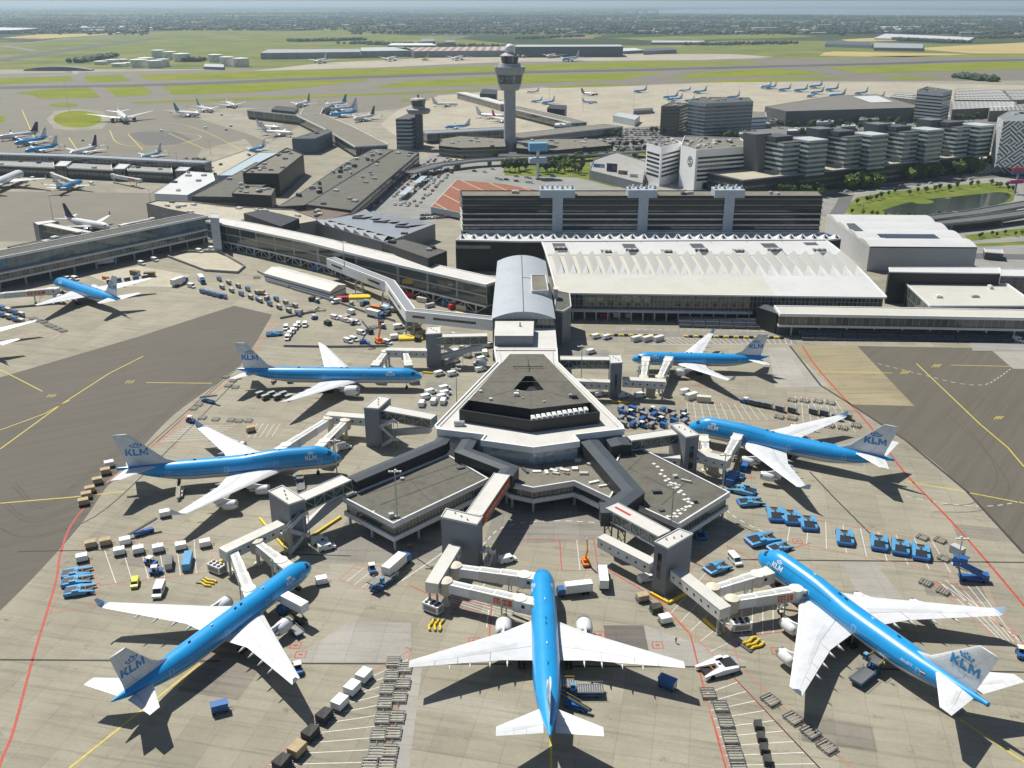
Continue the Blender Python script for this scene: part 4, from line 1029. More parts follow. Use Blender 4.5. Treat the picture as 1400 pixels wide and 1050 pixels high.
def link(label, p, q, w, zt=13.2, h=3.6, side=None, stripe=False, ramp=False, group='white-roofed link bridges'):
 P, Q_ = G(*p, zt), G(*q, zt); c, rz, L = frame_of(P, Q_)
 t = thing('link_bridge', label, 'footbridge', (c.x, c.y, 0), rz, group)
 b = MB(); b.box((0, 0, zt - .3), (L, w, .3)); b.build('roof', ROOFW, t)
 b = MB()
 for s in (-1, 1): b.box((0, s * (w / 2 - .1), zt), (L, .2, .18))
 b.build('roof_edge', LGREY, t)
 b = MB(); b.box((0, 0, zt - h), (L, w, .45)); b.build('floor', LGREY, t)
 b = MB(); b.box((0, 0, zt - h + .45), (L - .1, w - .5, h - .75)); b.build('glazing', GRNGLASS, t)
 n = max(2, int(L / 3.2))
 for s in (-1, 1):
  b = MB(); y = s * (w / 2 - .14)
  z0, z1 = zt - h + .42, zt - .28
  for i in range(n + 1): b.bar((-L / 2 + L * i / n, y, z0), (-L / 2 + L * i / n, y, z1), .16)
  for i in range(n):
   a, e = (z0, z1) if i % 2 == 0 else (z1, z0)
   b.bar((-L / 2 + L * i / n, y, a), (-L / 2 + L * (i + 1) / n, y, e), .15)
  b.build('truss', LGREY, t)
 if ramp:
  b = MB(); b.bar((L * .5, 0, 3.4), (-L * .42, 0, 8.2), 2.2, 2.0); b.build('ramp', LGREY, t)
 if side:
  b = MB(); b.box((0, side * (w / 2 + .06), zt - h + .5), (L * .96, .1, h - .9)); pn = b.build('advert_panel', ORANGE, t)
  b = MB()
  random.seed(11); x = -L * .40
  while x < L * .40:
   l = random.uniform(.5, 1.4)
   b.box((x, side * (w / 2 + .12), zt - h + 1.5 + random.choice((0, 0.05))), (l * .7, .04, .55)); x += l
  b.build('lettering', OFFW, pn)
 if stripe:
  b = MB()
  for y in (-w * .55, w * .55):
   for x in (-L * .48, -L * .34): b.bar((x, y, 0), (x, y, zt - h), .3)
   for z0 in (0, 3.2, 6.4): b.bar((-L * .48, y, z0), (-L * .34, y, z0 + 3.1), .18); b.bar((-L * .34, y, z0), (-L * .48, y, z0 + 3.1), .18)
  b.build('support_frame', DSTEEL, t)
  b = MB(); b.box((-L * .28, .1, zt + .005), (L * .3, .8, .05)); b.build('red_stripe', RED, t)
 return t
def gate_tower(label, c4, zt=14.6, win=None, stairs=None, group='grey gate towers'):
 P = px(c4, zt); c = sum(P, Vector()) / 4; c.z = 0
 e = (P[1] - P[0]); rz = math.atan2(e.y, e.x)
 t = thing('gate_tower', label, 'tower', c, rz, group)
 M = Matrix.Rotation(-rz, 3, 'Z'); Q = [(M @ (p - c)) for p in P]; Q = [Vector((p.x, p.y)) for p in Q]
 wpoly('wall', TOWERG, Q, 0, zt - .3, t)
 b = MB(); b.prism(inset(Q, -.12), zt - .3, zt - .02); b.build('roof', ROOFW, t)
 b = MB(); O = inset(Q, -.12); I = inset(Q, .2)
 for i in range(4):
  j = (i + 1) % 4; b.prism([O[i], O[j], I[j], I[i]], zt - .02, zt + .22)
 b.build('roof_edge', LGREY, t)
 b = MB()
 for k in range(3):
  q = Q[0].lerp(Q[2], .3 + .2 * k); b.cyl((q.x, q.y, zt), (q.x, q.y, zt + .5), .22, n=8)
 b.build('roof_vent', LGREY, t)
 return t
def on_wall(t, wpx, z0, z1, width, m, name, depth=.12, zpx=None):
 """upright panel on a wall near the point seen at pixel wpx at height (z0+z1)/2, turned to the tower's axes, facing the camera"""
 pass
def stairs(t, base, along, out, zs, run=5.0, w=1.3, m=LGREY):
 """switchback fire stair beside a tower, local coordinates"""
 base = Vector(base); a = Vector(along).normalized(); o = Vector(out).normalized()
 b = MB(); z = 0; d = 1
 P0 = base.copy()
 for k, h in enumerate(zs):
  s = base + a * (-d * run / 2) + Vector((0, 0, z)) + o * (w * (.55 if k % 2 else .55)); e = base + a * (d * run / 2) + Vector((0, 0, z + h)) + o * (w * .55)
  b.bar(s, e, w, .18)
  for q in (-w / 2, w / 2):
   b.bar(s + o * q + Vector((0, 0, .75)), e + o * q + Vector((0, 0, .75)), .06, .95)
  z += h
  lp = base + a * (d * (run / 2 + .9)) + Vector((0, 0, z)) + o * (w * .55)
  b.bar(lp - a * .95, lp + a * .95, w * 1.1, .16)
  b.bar(lp + o * (w / 2) - a * .95 + Vector((0, 0, .55)), lp + o * (w / 2) + a * .95 + Vector((0, 0, .55)), .06, .95)
  for q in (-.8, .8): b.bar((lp.x + o.x * w * .45 + a.x * q, lp.y + o.y * w * .45 + a.y * q, 0), (lp.x + o.x * w * .45 + a.x * q, lp.y + o.y * w * .45 + a.y * q, z), .14)
  d = -d
 return b.build('stair', m, t)
def gangway(label, p, q, w=3.4, zt=8.0, h=3.1, legs=True, blue=None, group='white fixed gangways with portholes'):
 P, Q_ = G(*p, zt), G(*q, zt); c, rz, L = frame_of(P, Q_)
 t = thing('fixed_gangway', label, 'gangway', (c.x, c.y, 0), rz, group)
 b = MB(); b.box((0, 0, zt - h), (L, w, h - .12)); b.build('wall', OFFW, t)
 b = MB(); b.box((0, 0, zt - .12), (L + .1, w + .1, .12)); b.build('roof', ROOFW, t)
 n = max(2, int(L / 2.6))
 for s in (-1, 1):
  for i in range(n):
   b = MB(); x = -L / 2 + L * (i + .5) / n
   b.cyl((x, s * (w / 2 - .02), zt - h * .5), (x, s * (w / 2 + .04), zt - h * .5), .36, n=10); b.build('porthole', DGLASS, t)
 if legs:
  for s in (-1, 1):
   b = MB(); b.bar((L / 2 - 1.0, s * w * .3, 0), (L / 2 - 1.0, s * w * .3, zt - h), .45); b.box((L / 2 - 1.0, s * w * .3, 0), (.9, .9, .35)); b.build('leg', LGREY, t)
 return t
def boarding_bridge(label, p, q, zt=7.2, ad=False, h=2.9, cabturn=0.0, lift=0.0, group='telescopic boarding bridges'):
 """p: rotunda, q: cab end, photo pixels at roof height"""
 P, Q_ = G(*p, zt), G(*q, zt); d = Q_ - P; L = d.xy.length; rz = math.atan2(d.y, d.x)
 t = thing('boarding_bridge', label, 'boarding bridge', (P.x, P.y, 0), rz, group)
 b = MB(); b.cyl((0, 0, zt - h - .5), (0, 0, zt + .15), 1.75, n=18); b.cyl((0, 0, zt + .15), (0, 0, zt + .5), 1.85, .3, n=18)
 for a in range(18):
  x, y = 1.78 * math.cos(a * .349), 1.78 * math.sin(a * .349); b.bar((x, y, zt - h), (x, y, zt), .08)
 b.build('rotunda', CREAM, t)
 b = MB(); b.cyl((0, 0, 0), (0, 0, zt - h - .4), .55, n=12); b.cyl((0, 0, 0), (0, 0, .25), 1.2, n=12); b.build('pedestal', CREAM, t)
 cl = 4.4; tl = L - 1.2 - cl * .6
 secs = 3 if L > 15 else 2
 x = 1.2
 for i in range(secs):
  l = tl / secs; hh = h - .35 + .22 * i; ww = 2.3 + .25 * i
  b = MB(); b.box((x + l / 2, 0, zt - h + .18 - .1 * i), (l + .3, ww, hh))
  for k in range(int(l / 1.2)): b.box((x + k * 1.2 + .5, 0, zt - h + .18 - .1 * i - .02), (.06, ww + .05, hh + .05))
  s = b.build('tunnel_section', OFFW if i else WHITE, t)
  b = MB(); b.box((x + l / 2, 0, zt - h + .18 - .1 * i + hh + .03), (l * .9, ww * .4, .05)); b.build('roof_walkway', LGREY, s)
  if ad and i == secs - 1:
   for sgn in (-1, 1):
    b = MB(); b.box((x + l * .45, sgn * (ww / 2 + .05), zt - h + .7), (l * .8, .06, 1.7)); pn = b.build('advert_panel', ORANGE, s)
    b = MB()
    for row in (0, 1, 2):
     for k in range(4): b.box((x + l * .16 + k * l * .16, sgn * (ww / 2 + .09), zt - h + 1.0 + row * .42), (l * random.choice((.07, .1, .12)), .03, .2))
    b.build('lettering', OFFW, pn)
  x += l
 cx = L - .4
 b = MB(); b.cyl((cx - 1.6, 0, zt - h - .2), (cx - 1.6, 0, zt + .2), 1.85, n=14)
 cb = b.build('cab', OFFW, t)
 b = MB(); b.box((cx + .5, 0, zt - h - .15), (2.4, 3.3, h + .2)); b.build('cab_head', OFFW, cb)
 b = MB(); rg = []
 for k in range(5):
  o = .12 if k % 2 else 0
  xx = cx + 1.7 + k * .28; rg.append([(xx, -1.7 - o, zt - h), (xx, 1.7 + o, zt - h), (xx, 1.7 + o, zt + .1 + o), (xx, -1.7 - o, zt + .1 + o)])
 b.rings(rg, 0, False); b.build('bellows_canopy', CREAM, cb)
 for s in (-1, 1):
  b = MB(); b.box((cx - .1, s * 1.68, zt - 1.6), (.8, .08, .9)); b.build('cab_window', DGLASS, cb)
 dx = L * .72
 b = MB()
 for s in (-1, 1): b.bar((dx, s * 1.5, .7), (dx, s * 1.5, zt - .4), .3)
 b.bar((dx, -1.6, zt - h - .25), (dx, 1.6, zt - h - .25), .35); b.bar((dx, -1.6, .8), (dx, 1.6, .8), .45)
 col = b.build('drive_column', CREAM, t)
 for s in (-1, 1):
  b = MB(); b.cyl((dx, s * .5, .55), (dx, s * .95, .55), .55, n=12); b.build('wheel', RUBBER, col)
 b = MB(); b.bar((dx + 1.2, 2.4, .3), (dx + 4.2, 2.4, zt - h), .8, .15); b.bar((dx + 4.2, 2.4, zt - h), (dx + 5.4, 1.9, zt - h), .9, .12)
 for q in (2.0, 2.8): b.bar((dx + 1.2, q, 1.2), (dx + 4.2, q, zt - h + .9), .05)
 b.build('service_stair', STEEL, t)
 return t
A_ = {'a': 'at the airliner facing the pier head', 'b': 'at the airliner with the raised catering box', 'c': 'at the four-engine airliner by the loader platform',
  'd': 'at the humped airliner with nose beside the lounge', 'e': 'at the humped airliner over the red line', 'f': 'at the long airliner beyond the white vans', 'g': 'at the airliner below the solar-panel pier'}
lb = link('white link bridge with an orange advert side ' + A_['a'], (686.5, 648), (648, 703), 5.0, side=1)
ta = gate_tower('plain grey gate tower ' + A_['a'], [(610, 695.5), (659.5, 707), (652, 717.5), (603, 707)])
stairs(ta, (7.0, 0.3, 0), (0, 1, 0), (1, 0, 0), (3.6, 3.6), 3.0)
gangway('fixed white gangway ' + A_['a'], (622, 745), (590, 797))
boarding_bridge('upper telescopic bridge ' + A_['a'], (622, 773), (727, 787))
boarding_bridge('lower telescopic bridge with an orange advert ' + A_['a'], (609, 794), (721, 820), ad=True)
link('white link bridge ' + A_['b'], (474, 653), (410, 681), 4.8, ramp=True)
tb = gate_tower('grey gate tower with white stair ' + A_['b'], [(386, 664), (416, 683), (395, 690), (367, 672)])
stairs(tb, (5.6, -1.8, 0), (0, 1, 0), (1, 0, 0), (3.8, 3.6, 3.0), 5.0)
gangway('fixed white gangway ' + A_['b'], (384, 714), (304, 752))
boarding_bridge('boarding bridge by the forward door ' + A_['b'], (350, 739), (389, 770))
boarding_bridge('boarding bridge by the wing ' + A_['b'], (317, 747), (342, 810))
link('white link bridge with a red roof stripe ' + A_['c'], (836, 691), (908, 729.5), 5.0, stripe=True)
tc = gate_tower('grey gate tower with slot window ' + A_['c'], [(895, 741), (928, 723), (947, 730), (913, 750)])
gangway('low white gallery beneath the red-striped link', (822, 732), (893, 768), 3.0, 7.8, legs=False)
gangway('fixed white gangway ' + A_['c'], (924, 777), (992, 831))
boarding_bridge('boarding bridge near the nose ' + A_['c'], (975, 802), (1044, 782))
boarding_bridge('boarding bridge with an orange advert ' + A_['c'], (1001, 818), (1098, 803), ad=True)
link('white link bridge ' + A_['e'], (860, 599), (924, 590), 4.6)
te = gate_tower('grey gate tower ' + A_['e'], [(917, 580), (932, 578), (956, 595), (938, 598)])
gangway('low white gallery beneath the link bridge ' + A_['e'], (886, 622), (930, 624), 3.0, 7.6, legs=False)
gangway('fixed white gangway ' + A_['e'], (952, 617), (996, 628))
boarding_bridge('boarding bridge near the nose ' + A_['e'], (966, 616), (962, 598))
boarding_bridge('boarding bridge near the wing ' + A_['e'], (992, 624), (1008, 596))
link('white link bridge ' + A_['d'], (593, 570), (522, 557), 4.8, ramp=True)
td = gate_tower('grey gate tower with white stair ' + A_['d'], [(517.5, 541), (534, 544), (517, 559), (497.5, 557.5)])
stairs(td, (6.0, -3.2, 0), (1, 0, 0), (0, -1, 0), (3.8, 3.6, 3.0), 5.0)
gangway('fixed white gangway ' + A_['d'], (500, 569), (447, 565))
boarding_bridge('long boarding bridge behind the hump ' + A_['d'], (449, 571), (386, 611))
boarding_bridge('boarding bridge near the nose ' + A_['d'], (472, 574), (440, 606), ad=True)
link('white link bridge ' + A_['f'], (666, 457.5), (597, 459), 4.6, ramp=True)
tf = gate_tower('grey gate tower with white stair ' + A_['f'], [(584, 447), (602, 446), (602, 456), (582, 457)])
stairs(tf, (7.0, -3.4, 0), (1, 0, 0), (0, -1, 0), (3.8, 3.6, 3.0), 6.0)
gangway('fixed white gangway ' + A_['f'], (584, 478), (528, 477))
boarding_bridge('boarding bridge near the wing ' + A_['f'], (527, 480), (514, 497))
boarding_bridge('boarding bridge near the nose ' + A_['f'], (554, 480), (558, 497))
link('white link bridge ' + A_['g'], (766, 489.5), (834, 490), 4.6)
tg = gate_tower('grey gate tower ' + A_['g'], [(833, 485), (848, 485), (851, 496), (835, 497)])
gangway('low white gallery beneath the link bridge ' + A_['g'], (785, 519), (834, 521), 3.0, 7.6, legs=False)
gangway('fixed white gangway ' + A_['g'], (851, 517), (910, 520))
boarding_bridge('boarding bridge near the nose ' + A_['g'], (880, 515), (883, 490))
boarding_bridge('boarding bridge near the wing ' + A_['g'], (902, 515), (914, 490))
boarding_bridge('long boarding bridge with a wide orange advert at the left edge', (-30, 403), (74, 394), ad=True)
for i, (p, q, l) in enumerate((((71, 236), (99, 247), 'nearer the left edge of the far pier'), ((154, 238), (190, 245), 'at the middle wing of the far pier'), ((208, 298), (168, 307), 'beside the white airliner with black lettering'))): boarding_bridge('orange-sided boarding bridge ' + l, p, q, ad=True)
def slot(t, face, u, z0, z1, w):
 wl = [c for c in t.children if c.name.startswith('wall')][0]
 vs = [v.co for v in wl.data.vertices][:4]
 best = None
 cen = sum((Vector((v.x, v.y)) for v in vs), Vector((0, 0))) / 4
 for i in range(4):
  a = Vector((vs[i].x, vs[i].y)); c = Vector((vs[(i + 1) % 4].x, vs[(i + 1) % 4].y)); mid = (a + c) / 2
  nrm = Vector(((c - a).y, -(c - a).x)).normalized()
  if nrm.dot(mid - cen) < 0: nrm = -nrm
  wd = Matrix.Rotation(t.rotation_euler.z, 2) @ nrm
  sc = wd.dot(Vector(face))
  if best is None or sc > best[0]: best = (sc, a, c, nrm)
 _, a, c, nrm = best
 p = a.lerp(c, u); d = (c - a).normalized()
 b = MB(); b.prism([p - d * w / 2 - nrm * .05, p + d * w / 2 - nrm * .05, p + d * w / 2 + nrm * .05, p - d * w / 2 + nrm * .05], z0, z1)
 b.build('slot_window', DGLASS, t)
slot(tc, (-.8, -.6), .45, 4.5, 12, 1.3); slot(te, (.9, -.4), .5, 3, 11, 1.6); slot(tg, (.3, -1), .5, 3, 10, 1.0); slot(tb, (.9, -.4), .25, 8, 11, 1.2)
for i, (pts) in enumerate(([(466, 708), (394, 756), (355, 710)], [(544, 632), (570, 652), (600, 632)], [(889, 812), (914, 826), (950, 805)], [(962, 848), (985, 868)], [(455, 592), (478, 600)], [(578, 510), (600, 512)], [(835, 550), (860, 552)], [(300, 770), (345, 745)])):
 L = MB()
 P = [G(*p) for p in pts]
 for a, c in zip(P, P[1:]): L.bar((a.x, a.y, .35), (c.x, c.y, .35), .6, .7)
 c = P[0]; o = L.build('guard_kerb', YELLOW)
 tag(o, ['yellow guard kerb round the gate tower with the stair near the raised catering box', 'yellow guard kerb at the gate tower beside the humped airliner nose', 'yellow guard kerb at the slot-window gate tower', 'short yellow kerb at the gangway foot near the white cooling unit', 'yellow kerb under the boarding bridge behind the hump', 'yellow kerb below the gate tower by the white vans', 'yellow kerb at the gate tower facing the baggage tugs', 'yellow kerb by the bridge pedestal near the stacked yellow hoses'][i], 'guard kerb', 'yellow guard kerbs at the gate towers')
def zy(D, y): return CAM_H - D * (y - HOR) / (FPX - (y - 525.0) * TAN)
def ht(xb, yb, yt):
 """height of the top seen at row yt above the ground seen at row yb"""
 return zy(G(xb, yb).y, yt)
CONC = mat('concrete_grey', (0.30, 0.295, 0.28), 0.8, dirt=0.3, scale=0.15)
CONCB = mat('concrete_brown', (0.20, 0.175, 0.15), 0.85, dirt=0.3, scale=0.2)
PALEB = mat('pale_blue_panel', (0.42, 0.48, 0.54), 0.4, dirt=0.15, scale=0.2)
WPAN = mat('white_panel_roof', (0.57, 0.575, 0.575), 0.45, dirt=0.14, scale=0.06, obj=False)
CPAN = mat('cream_panel_roof', (0.53, 0.52, 0.465), 0.5, dirt=0.14, scale=0.06, obj=False)
GWALL = mat('grey_wall', (0.22, 0.23, 0.245), 0.6, dirt=0.2, scale=0.1)
BGLASS = glass('office_glass', (0.02, 0.03, 0.035), (0.06, 0.085, 0.095), (3.0, 50.0), (0.12, 0.13, 0.135), 0.10)
TGLASS = glass('teal_office_glass', (0.02, 0.035, 0.04), (0.07, 0.11, 0.12), (2.4, 50.0), (0.16, 0.18, 0.185), 0.08)
SOLAR = glass('solar_cells', (0.012, 0.014, 0.022), (0.02, 0.023, 0.035), (1.7, 1.1), (0.10, 0.105, 0.115), 0.04, 0.15)
BROWNR = mat('brown_roof', (0.16, 0.125, 0.10), 0.9, dirt=0.3, scale=0.15, obj=False)
PALEDECK = mat('pale_deck', (0.42, 0.385, 0.30), 0.9, dirt=0.25, scale=0.1, obj=False)
def building(name, label, cat, roof_px, zt, wall=GWALL, roof=ROOFD, z0=0.0, parapet=.5, bands=None, units=0, group=None, ulook=LGREY, seed=1, pm=None, raw=False, unit_h=1.5):
 """prism building from its roof outline in the photo; bands = (glass material, first sill z, storey height, band height)"""
 P = [Vector(p) for p in roof_px] if raw else px(roof_px, zt)
 c = sum((Vector((p[0], p[1], 0)) for p in P), Vector()) / len(P); c.z = 0
 t = thing(name, label, cat, c, group=group)
 Q = [Vector((p[0] - c.x, p[1] - c.y)) for p in P]; Q = inset(Q, 0)
 wpoly('wall', wall, Q, z0, zt - .02, t)
 I = inset(Q, .35)
 b = MB(); b.prism(inset(Q, .3), zt - .02, zt + .1); b.build('roof', roof, t)
 if parapet:
  b = MB(); n = len(Q); O = inset(Q, -.04)
  for i in range(n):
   j = (i + 1) % n; b.prism([O[i], O[j], I[j], I[i]], zt - .3, zt + parapet)
  b.build('parapet', pm or wall, t)
 if bands:
  gm, s, fh, bh = bands; z = z0 + s
  while z + bh < zt - .3:
   wpoly('window_band', gm, inset(Q, -.09), z, z + bh, t); z += fh
 if units:
  rr = random.Random(seed)
  k = 0; tries = 0
  while k < units and tries < 200:
   tries += 1
   a, d, e = rr.sample(range(len(Q)), 3) if len(Q) > 3 else (0, 1, 2)
   u, v = rr.random(), rr.random()
   if u + v > 1: u, v = 1 - u, 1 - v
   p = c.xy * 0 + Q[a] + (Q[d] - Q[a]) * (.1 + .8 * u) + (Q[e] - Q[a]) * (.8 * v)
   if not inside(p, inset(Q, 2.0)): continue
   w, l, h = rr.uniform(1.5, 5), rr.uniform(1.5, 4), rr.uniform(.6, 1) * unit_h
   b = MB(); b.box((p.x, p.y, zt + .1), (w, l, h), rr.choice((0, 0, .3)) + math.atan2((Q[1] - Q[0]).y, (Q[1] - Q[0]).x)); b.box((p.x, p.y, zt + .1 + h), (w * .6, l * .6, .25), math.atan2((Q[1] - Q[0]).y, (Q[1] - Q[0]).x))
   b.build('roof_unit', rr.choice((ulook, DGREY, LGREY, OFFW)), t); k += 1
 return t
def inside(p, Q):
 r = False; n = len(Q); j = n - 1
 for i in range(n):
  if (Q[i].y > p.y) != (Q[j].y > p.y) and p.x < (Q[j].x - Q[i].x) * (p.y - Q[i].y) / (Q[j].y - Q[i].y) + Q[i].x: r = not r
  j = i
 return r
def uv_patch(A, B, C, D, prof):
 """A near-left, B near-right, C far-right, D far-left world points; prof(v) height"""
 return lambda u, v, dz=0: Vector((*(A.lerp(B, u).lerp(D.lerp(C, u), v)).xy, prof(v) + dz))
ZE = 13.5
A, B = G(761, 400, ZE), G(1212, 406, ZE);
ZF = 20.5
C, D = G(1130, 329, ZF), G(741, 331, ZF)
hp = uv_patch(A, B, C, D, lambda v: ZE + (ZF - ZE) * math.sin(v * math.pi / 2))
c = (A + B + C + D) / 4; c.z = 0
hall = thing('arrivals_hall', 'very long hall with white curved roof and a row of narrow ribbed skylights', 'terminal building', c)
b = MB(); NV = 10; NU = 24
for k in range(NV):
 for i in range(NU):
  b.quad(hp(i / NU, k / NV) - c, hp((i + 1) / NU, k / NV) - c, hp((i + 1) / NU, (k + 1) / NV) - c, hp(i / NU, (k + 1) / NV) - c, 0 if (i < 16 and k < 7) else 1)
b.build('roof', [CPAN, WPAN], hall, True)
b = MB()
for i in range(40): b.bar(hp(i / 40, 0, -.3) - c, hp((i + 1) / 40, 0, -.3) - c, .5, .7)
for k in range(NV): b.bar(hp(1, k / NV, -.2) - c, hp(1, (k + 1) / NV, -.2) - c, .6, .9); b.bar(hp(0, k / NV, -.2) - c, hp(0, (k + 1) / NV, -.2) - c, .6, .9)
b.build('roof_edge', WHITE, hall)
b = MB()
for u in (.1, .225, .345, .47, .59, .715, .84, .955): b.bar(hp(u, .62, .06) - c, hp(u, 1, .06) - c, .3, .12)
b.bar(hp(0, .66, .06) - c, hp(1, .66, .06) - c, .35, .14); b.build('roof_seam', GREY, hall)
RIBW = mat('ribbed_panel', (.40, .40, .385), .5, dirt=.25, scale=1.5)
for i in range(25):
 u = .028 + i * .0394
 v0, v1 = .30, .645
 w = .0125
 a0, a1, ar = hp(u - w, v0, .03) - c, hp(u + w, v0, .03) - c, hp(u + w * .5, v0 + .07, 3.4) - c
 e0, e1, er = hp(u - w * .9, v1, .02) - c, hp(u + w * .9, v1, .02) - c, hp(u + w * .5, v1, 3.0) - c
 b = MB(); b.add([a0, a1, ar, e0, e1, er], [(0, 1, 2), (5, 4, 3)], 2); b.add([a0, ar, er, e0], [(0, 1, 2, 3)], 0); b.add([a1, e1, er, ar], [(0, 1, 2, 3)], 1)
 b.build('skylight', [RIBW, DGREY, WHITE], hall)  # shade-side facet in dark grey: its shade is put into the colour
for i, (u, v, w, l) in enumerate(((.055, .84, .022, .12), (.5 * .35 + .03, .74, .017, .04), (.295, .8, .022, .13), (.41, .74, .017, .04), (.53, .8, .022, .13), (.655, .75, .017, .04), (.78, .8, .025, .13), (.93, .8, .022, .15))):
 b = MB(); q = [hp(u - w, v - l, .12) - c, hp(u + w, v - l, .12) - c, hp(u + w, v + l, .12) - c, hp(u - w, v + l, .12) - c]
 b.poly(q); p = b.build('plant_recess', DGREY, hall)
 for k in range(5):
  s = hp(u - w * .8 + w * .4 * k, v - l * .3, .2) - c; bb = MB(); bb.box(s, (1.2, 2.5, .9)); bb.build('plant_unit', LGREY if k % 2 else GREY, p)
wq = [(p - c).xy for p in (hp(.006, .012), hp(.994, .012), hp(.99, 1), hp(.01, 1))]
b = MB(); b.prism(wq, 5.0, ZE - .5); b.build('glazing', CURT, hall)
wq2 = [(p - c).xy for p in (hp(.012, -.02), hp(.60, -.02), hp(.60, .2), hp(.012, .2))]
b = MB(); b.prism(wq2, 4.4, 5.6); b.build('gallery_rim', LGREY, hall)
b = MB(); b.prism([(p - c).xy for p in (hp(.01, .06), hp(.99, .06), hp(.99, .9), hp(.01, .9))], 0, 5.0); b.build('base', UNDER, hall)
for i in range(17):
 p = hp(.015 + i * .036, -.01) - c; b = MB(); b.box((p.x, p.y, 0), (.6, .6, 4.6)); b.build('column', LGREY, hall)
strip = building('entrance_strip', 'flat strip building with a row of small white tent skylights before the black office block', 'terminal building', [(623, 329), (712, 331), (742, 331), (1132, 329), (1150, 327), (1126, 319), (642, 318)], 17.5, BLACK, WPAN, parapet=.6, pm=WHITE)
lo = Vector(strip.location)
P0, P1 = G(633, 325, 17.6) - lo, G(1143, 325, 17.6) - lo
for i in range(34):
 p = P0.lerp(P1, i / 33); b = MB(); w = 2.3
 b.add([(p.x - w, p.y - 3, p.z), (p.x + w, p.y - 3, p.z), (p.x + w, p.y + 3, p.z), (p.x - w, p.y + 3, p.z), (p.x - .3, p.y - .4, p.z + 2.3), (p.x + .3, p.y + .6, p.z + 2.3)], [(0, 1, 5, 4), (1, 2, 5), (2, 3, 4, 5), (3, 0, 4)])
 sk_ = b.build('tent_skylight', WHITE, strip)
 b = MB(); b.poly([(p.x - w * .5, p.y - 2.85, p.z + .35), (p.x + w * .5, p.y - 2.85, p.z + .35), (p.x, p.y - 1.2, p.z + 1.6)]); b.build('pane', DGLASS, sk_)
building('concrete_annexe', 'grey concrete annexe with black glazed front beside the barrel roof hall', 'annexe', [(623, 339), (712, 340), (712, 332), (625, 331)], 13.5, BLACK, CONC, parapet=1.6, pm=CONC)
DB = G(880, 318, 17.5).y; ZO = zy(DB, 269)
def atD(x, D, z): return Vector(((x - 700.0) * (CAM_H - z) / (COS * (FPX * (CAM_H - z) + 525 * TAN * (CAM_H - z) - 0) / 1), D, z)) if False else Vector(((x - 700.0) / FPX * (D * COS + (CAM_H - z) * math.sin(TH)), D, z))
ob = [atD(632, DB, ZO), atD(1125, DB, ZO), atD(1125, DB, ZO) + Vector((2, 17, 0)), atD(632, DB, ZO) + Vector((-2, 17, 0))]
off = building('office_block', 'long black office block with three pale concrete T-shaped cores on its front', 'office block', ob, ZO, BLACK, ROOFG, 0, .6, None, 10, raw=True, seed=4)
lo = Vector(off.location)
Q = [Vector((p.x - lo.x, p.y - lo.y)) for p in ob]
SPAN = mat('pale_reflection_louvre', (0.58, 0.57, 0.54), 0.35, dirt=0.35, scale=0.25)  # louvre colour raised to pale, standing for reflections along the floor bands
zf = 18.2; k = 0
while zf < ZO - 1.2:
 wpoly('window_band', DGLASS, inset(Q, -.10), zf + 1.3, zf + 2.5, off)
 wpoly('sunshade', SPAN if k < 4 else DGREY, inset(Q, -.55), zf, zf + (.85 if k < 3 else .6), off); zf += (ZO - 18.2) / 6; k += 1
for x0, x1, b0, b1 in ((755, 769, 738, 786), (871.5, 885, 858, 898), (988, 1001.5, 976, 1017)):
 p0, p1 = atD(x0, DB, 25) - lo, atD(x1, DB, 25) - lo; q0, q1 = atD(b0, DB, ZO) - lo, atD(b1, DB, ZO) - lo
 b = MB(); b.prism([(p0.x, p0.y - 1.6), (p1.x, p1.y - 1.6), (p1.x, p1.y + 3), (p0.x, p0.y + 3)], 17.5, ZO - .3); b.prism([(q0.x, q0.y - 2.2), (q1.x, q1.y - 2.2), (q1.x, q1.y + 9), (q0.x, q0.y + 9)], ZO - .3, ZO + 4.2)
 co = b.build('service_core', PALEB, off)
 for i in range(7):
  x = q0.x + (q1.x - q0.x) * (i + .5) / 7; bb = MB(); bb.box((x, q0.y + 2 + 3 * (i % 2), ZO + 4.2), (1.6, 1.6, .8)); bb.cyl((x, q0.y + 2 + 3 * (i % 2), ZO + 5), (x, q0.y + 2 + 3 * (i % 2), ZO + 6.2), .7, .5, n=8); bb.build('roof_unit', WHITE if i % 2 else LGREY, co)
ot = nodes('terracotta_roof'); g = N(ot[1]); p = g.rot(g.pos(), R(-23))
x, y, z = g.sep(p)
st = g.math('FRACT', g.math('DIVIDE', y, 3.2)); sm = g.math('LESS_THAN', g.math('FRACT', g.math('DIVIDE', x, 17.0)), .05)
cc = g.ramp(g.math('ADD', g.math('MULTIPLY', st, .6), g.math('MULTIPLY', g.noise(p, .25, 4), .4)), [(.25, (.11, .04, .02)), (.45, (.24, .08, .033)), (.8, (.31, .105, .045))])
ot[1].links.new(g.mix(sm, cc, (.5, .42, .34)), ot[2].inputs['Base Color']); ot[2].inputs['Roughness'].default_value = .8
building('tiled_canopy', 'wide low canopy with orange terracotta roof beside the busy forecourt', 'canopy', [(589, 283), (624, 246), (690, 252), (745, 262), (700, 300), (630, 291)], 5.5, PALEB, ot[0], 1.5, .3, pm=OFFW)
building('departures_hall', 'large flat olive-roofed departures hall along the forecourt full of cars', 'terminal building', [(418, 280), (480, 288), (573, 209), (542, 204)], 10.5, BLACK, ROOFO, 0, .4, (DGLASS, 3, 4, 2.2), 14, pm=DGREY, seed=5)
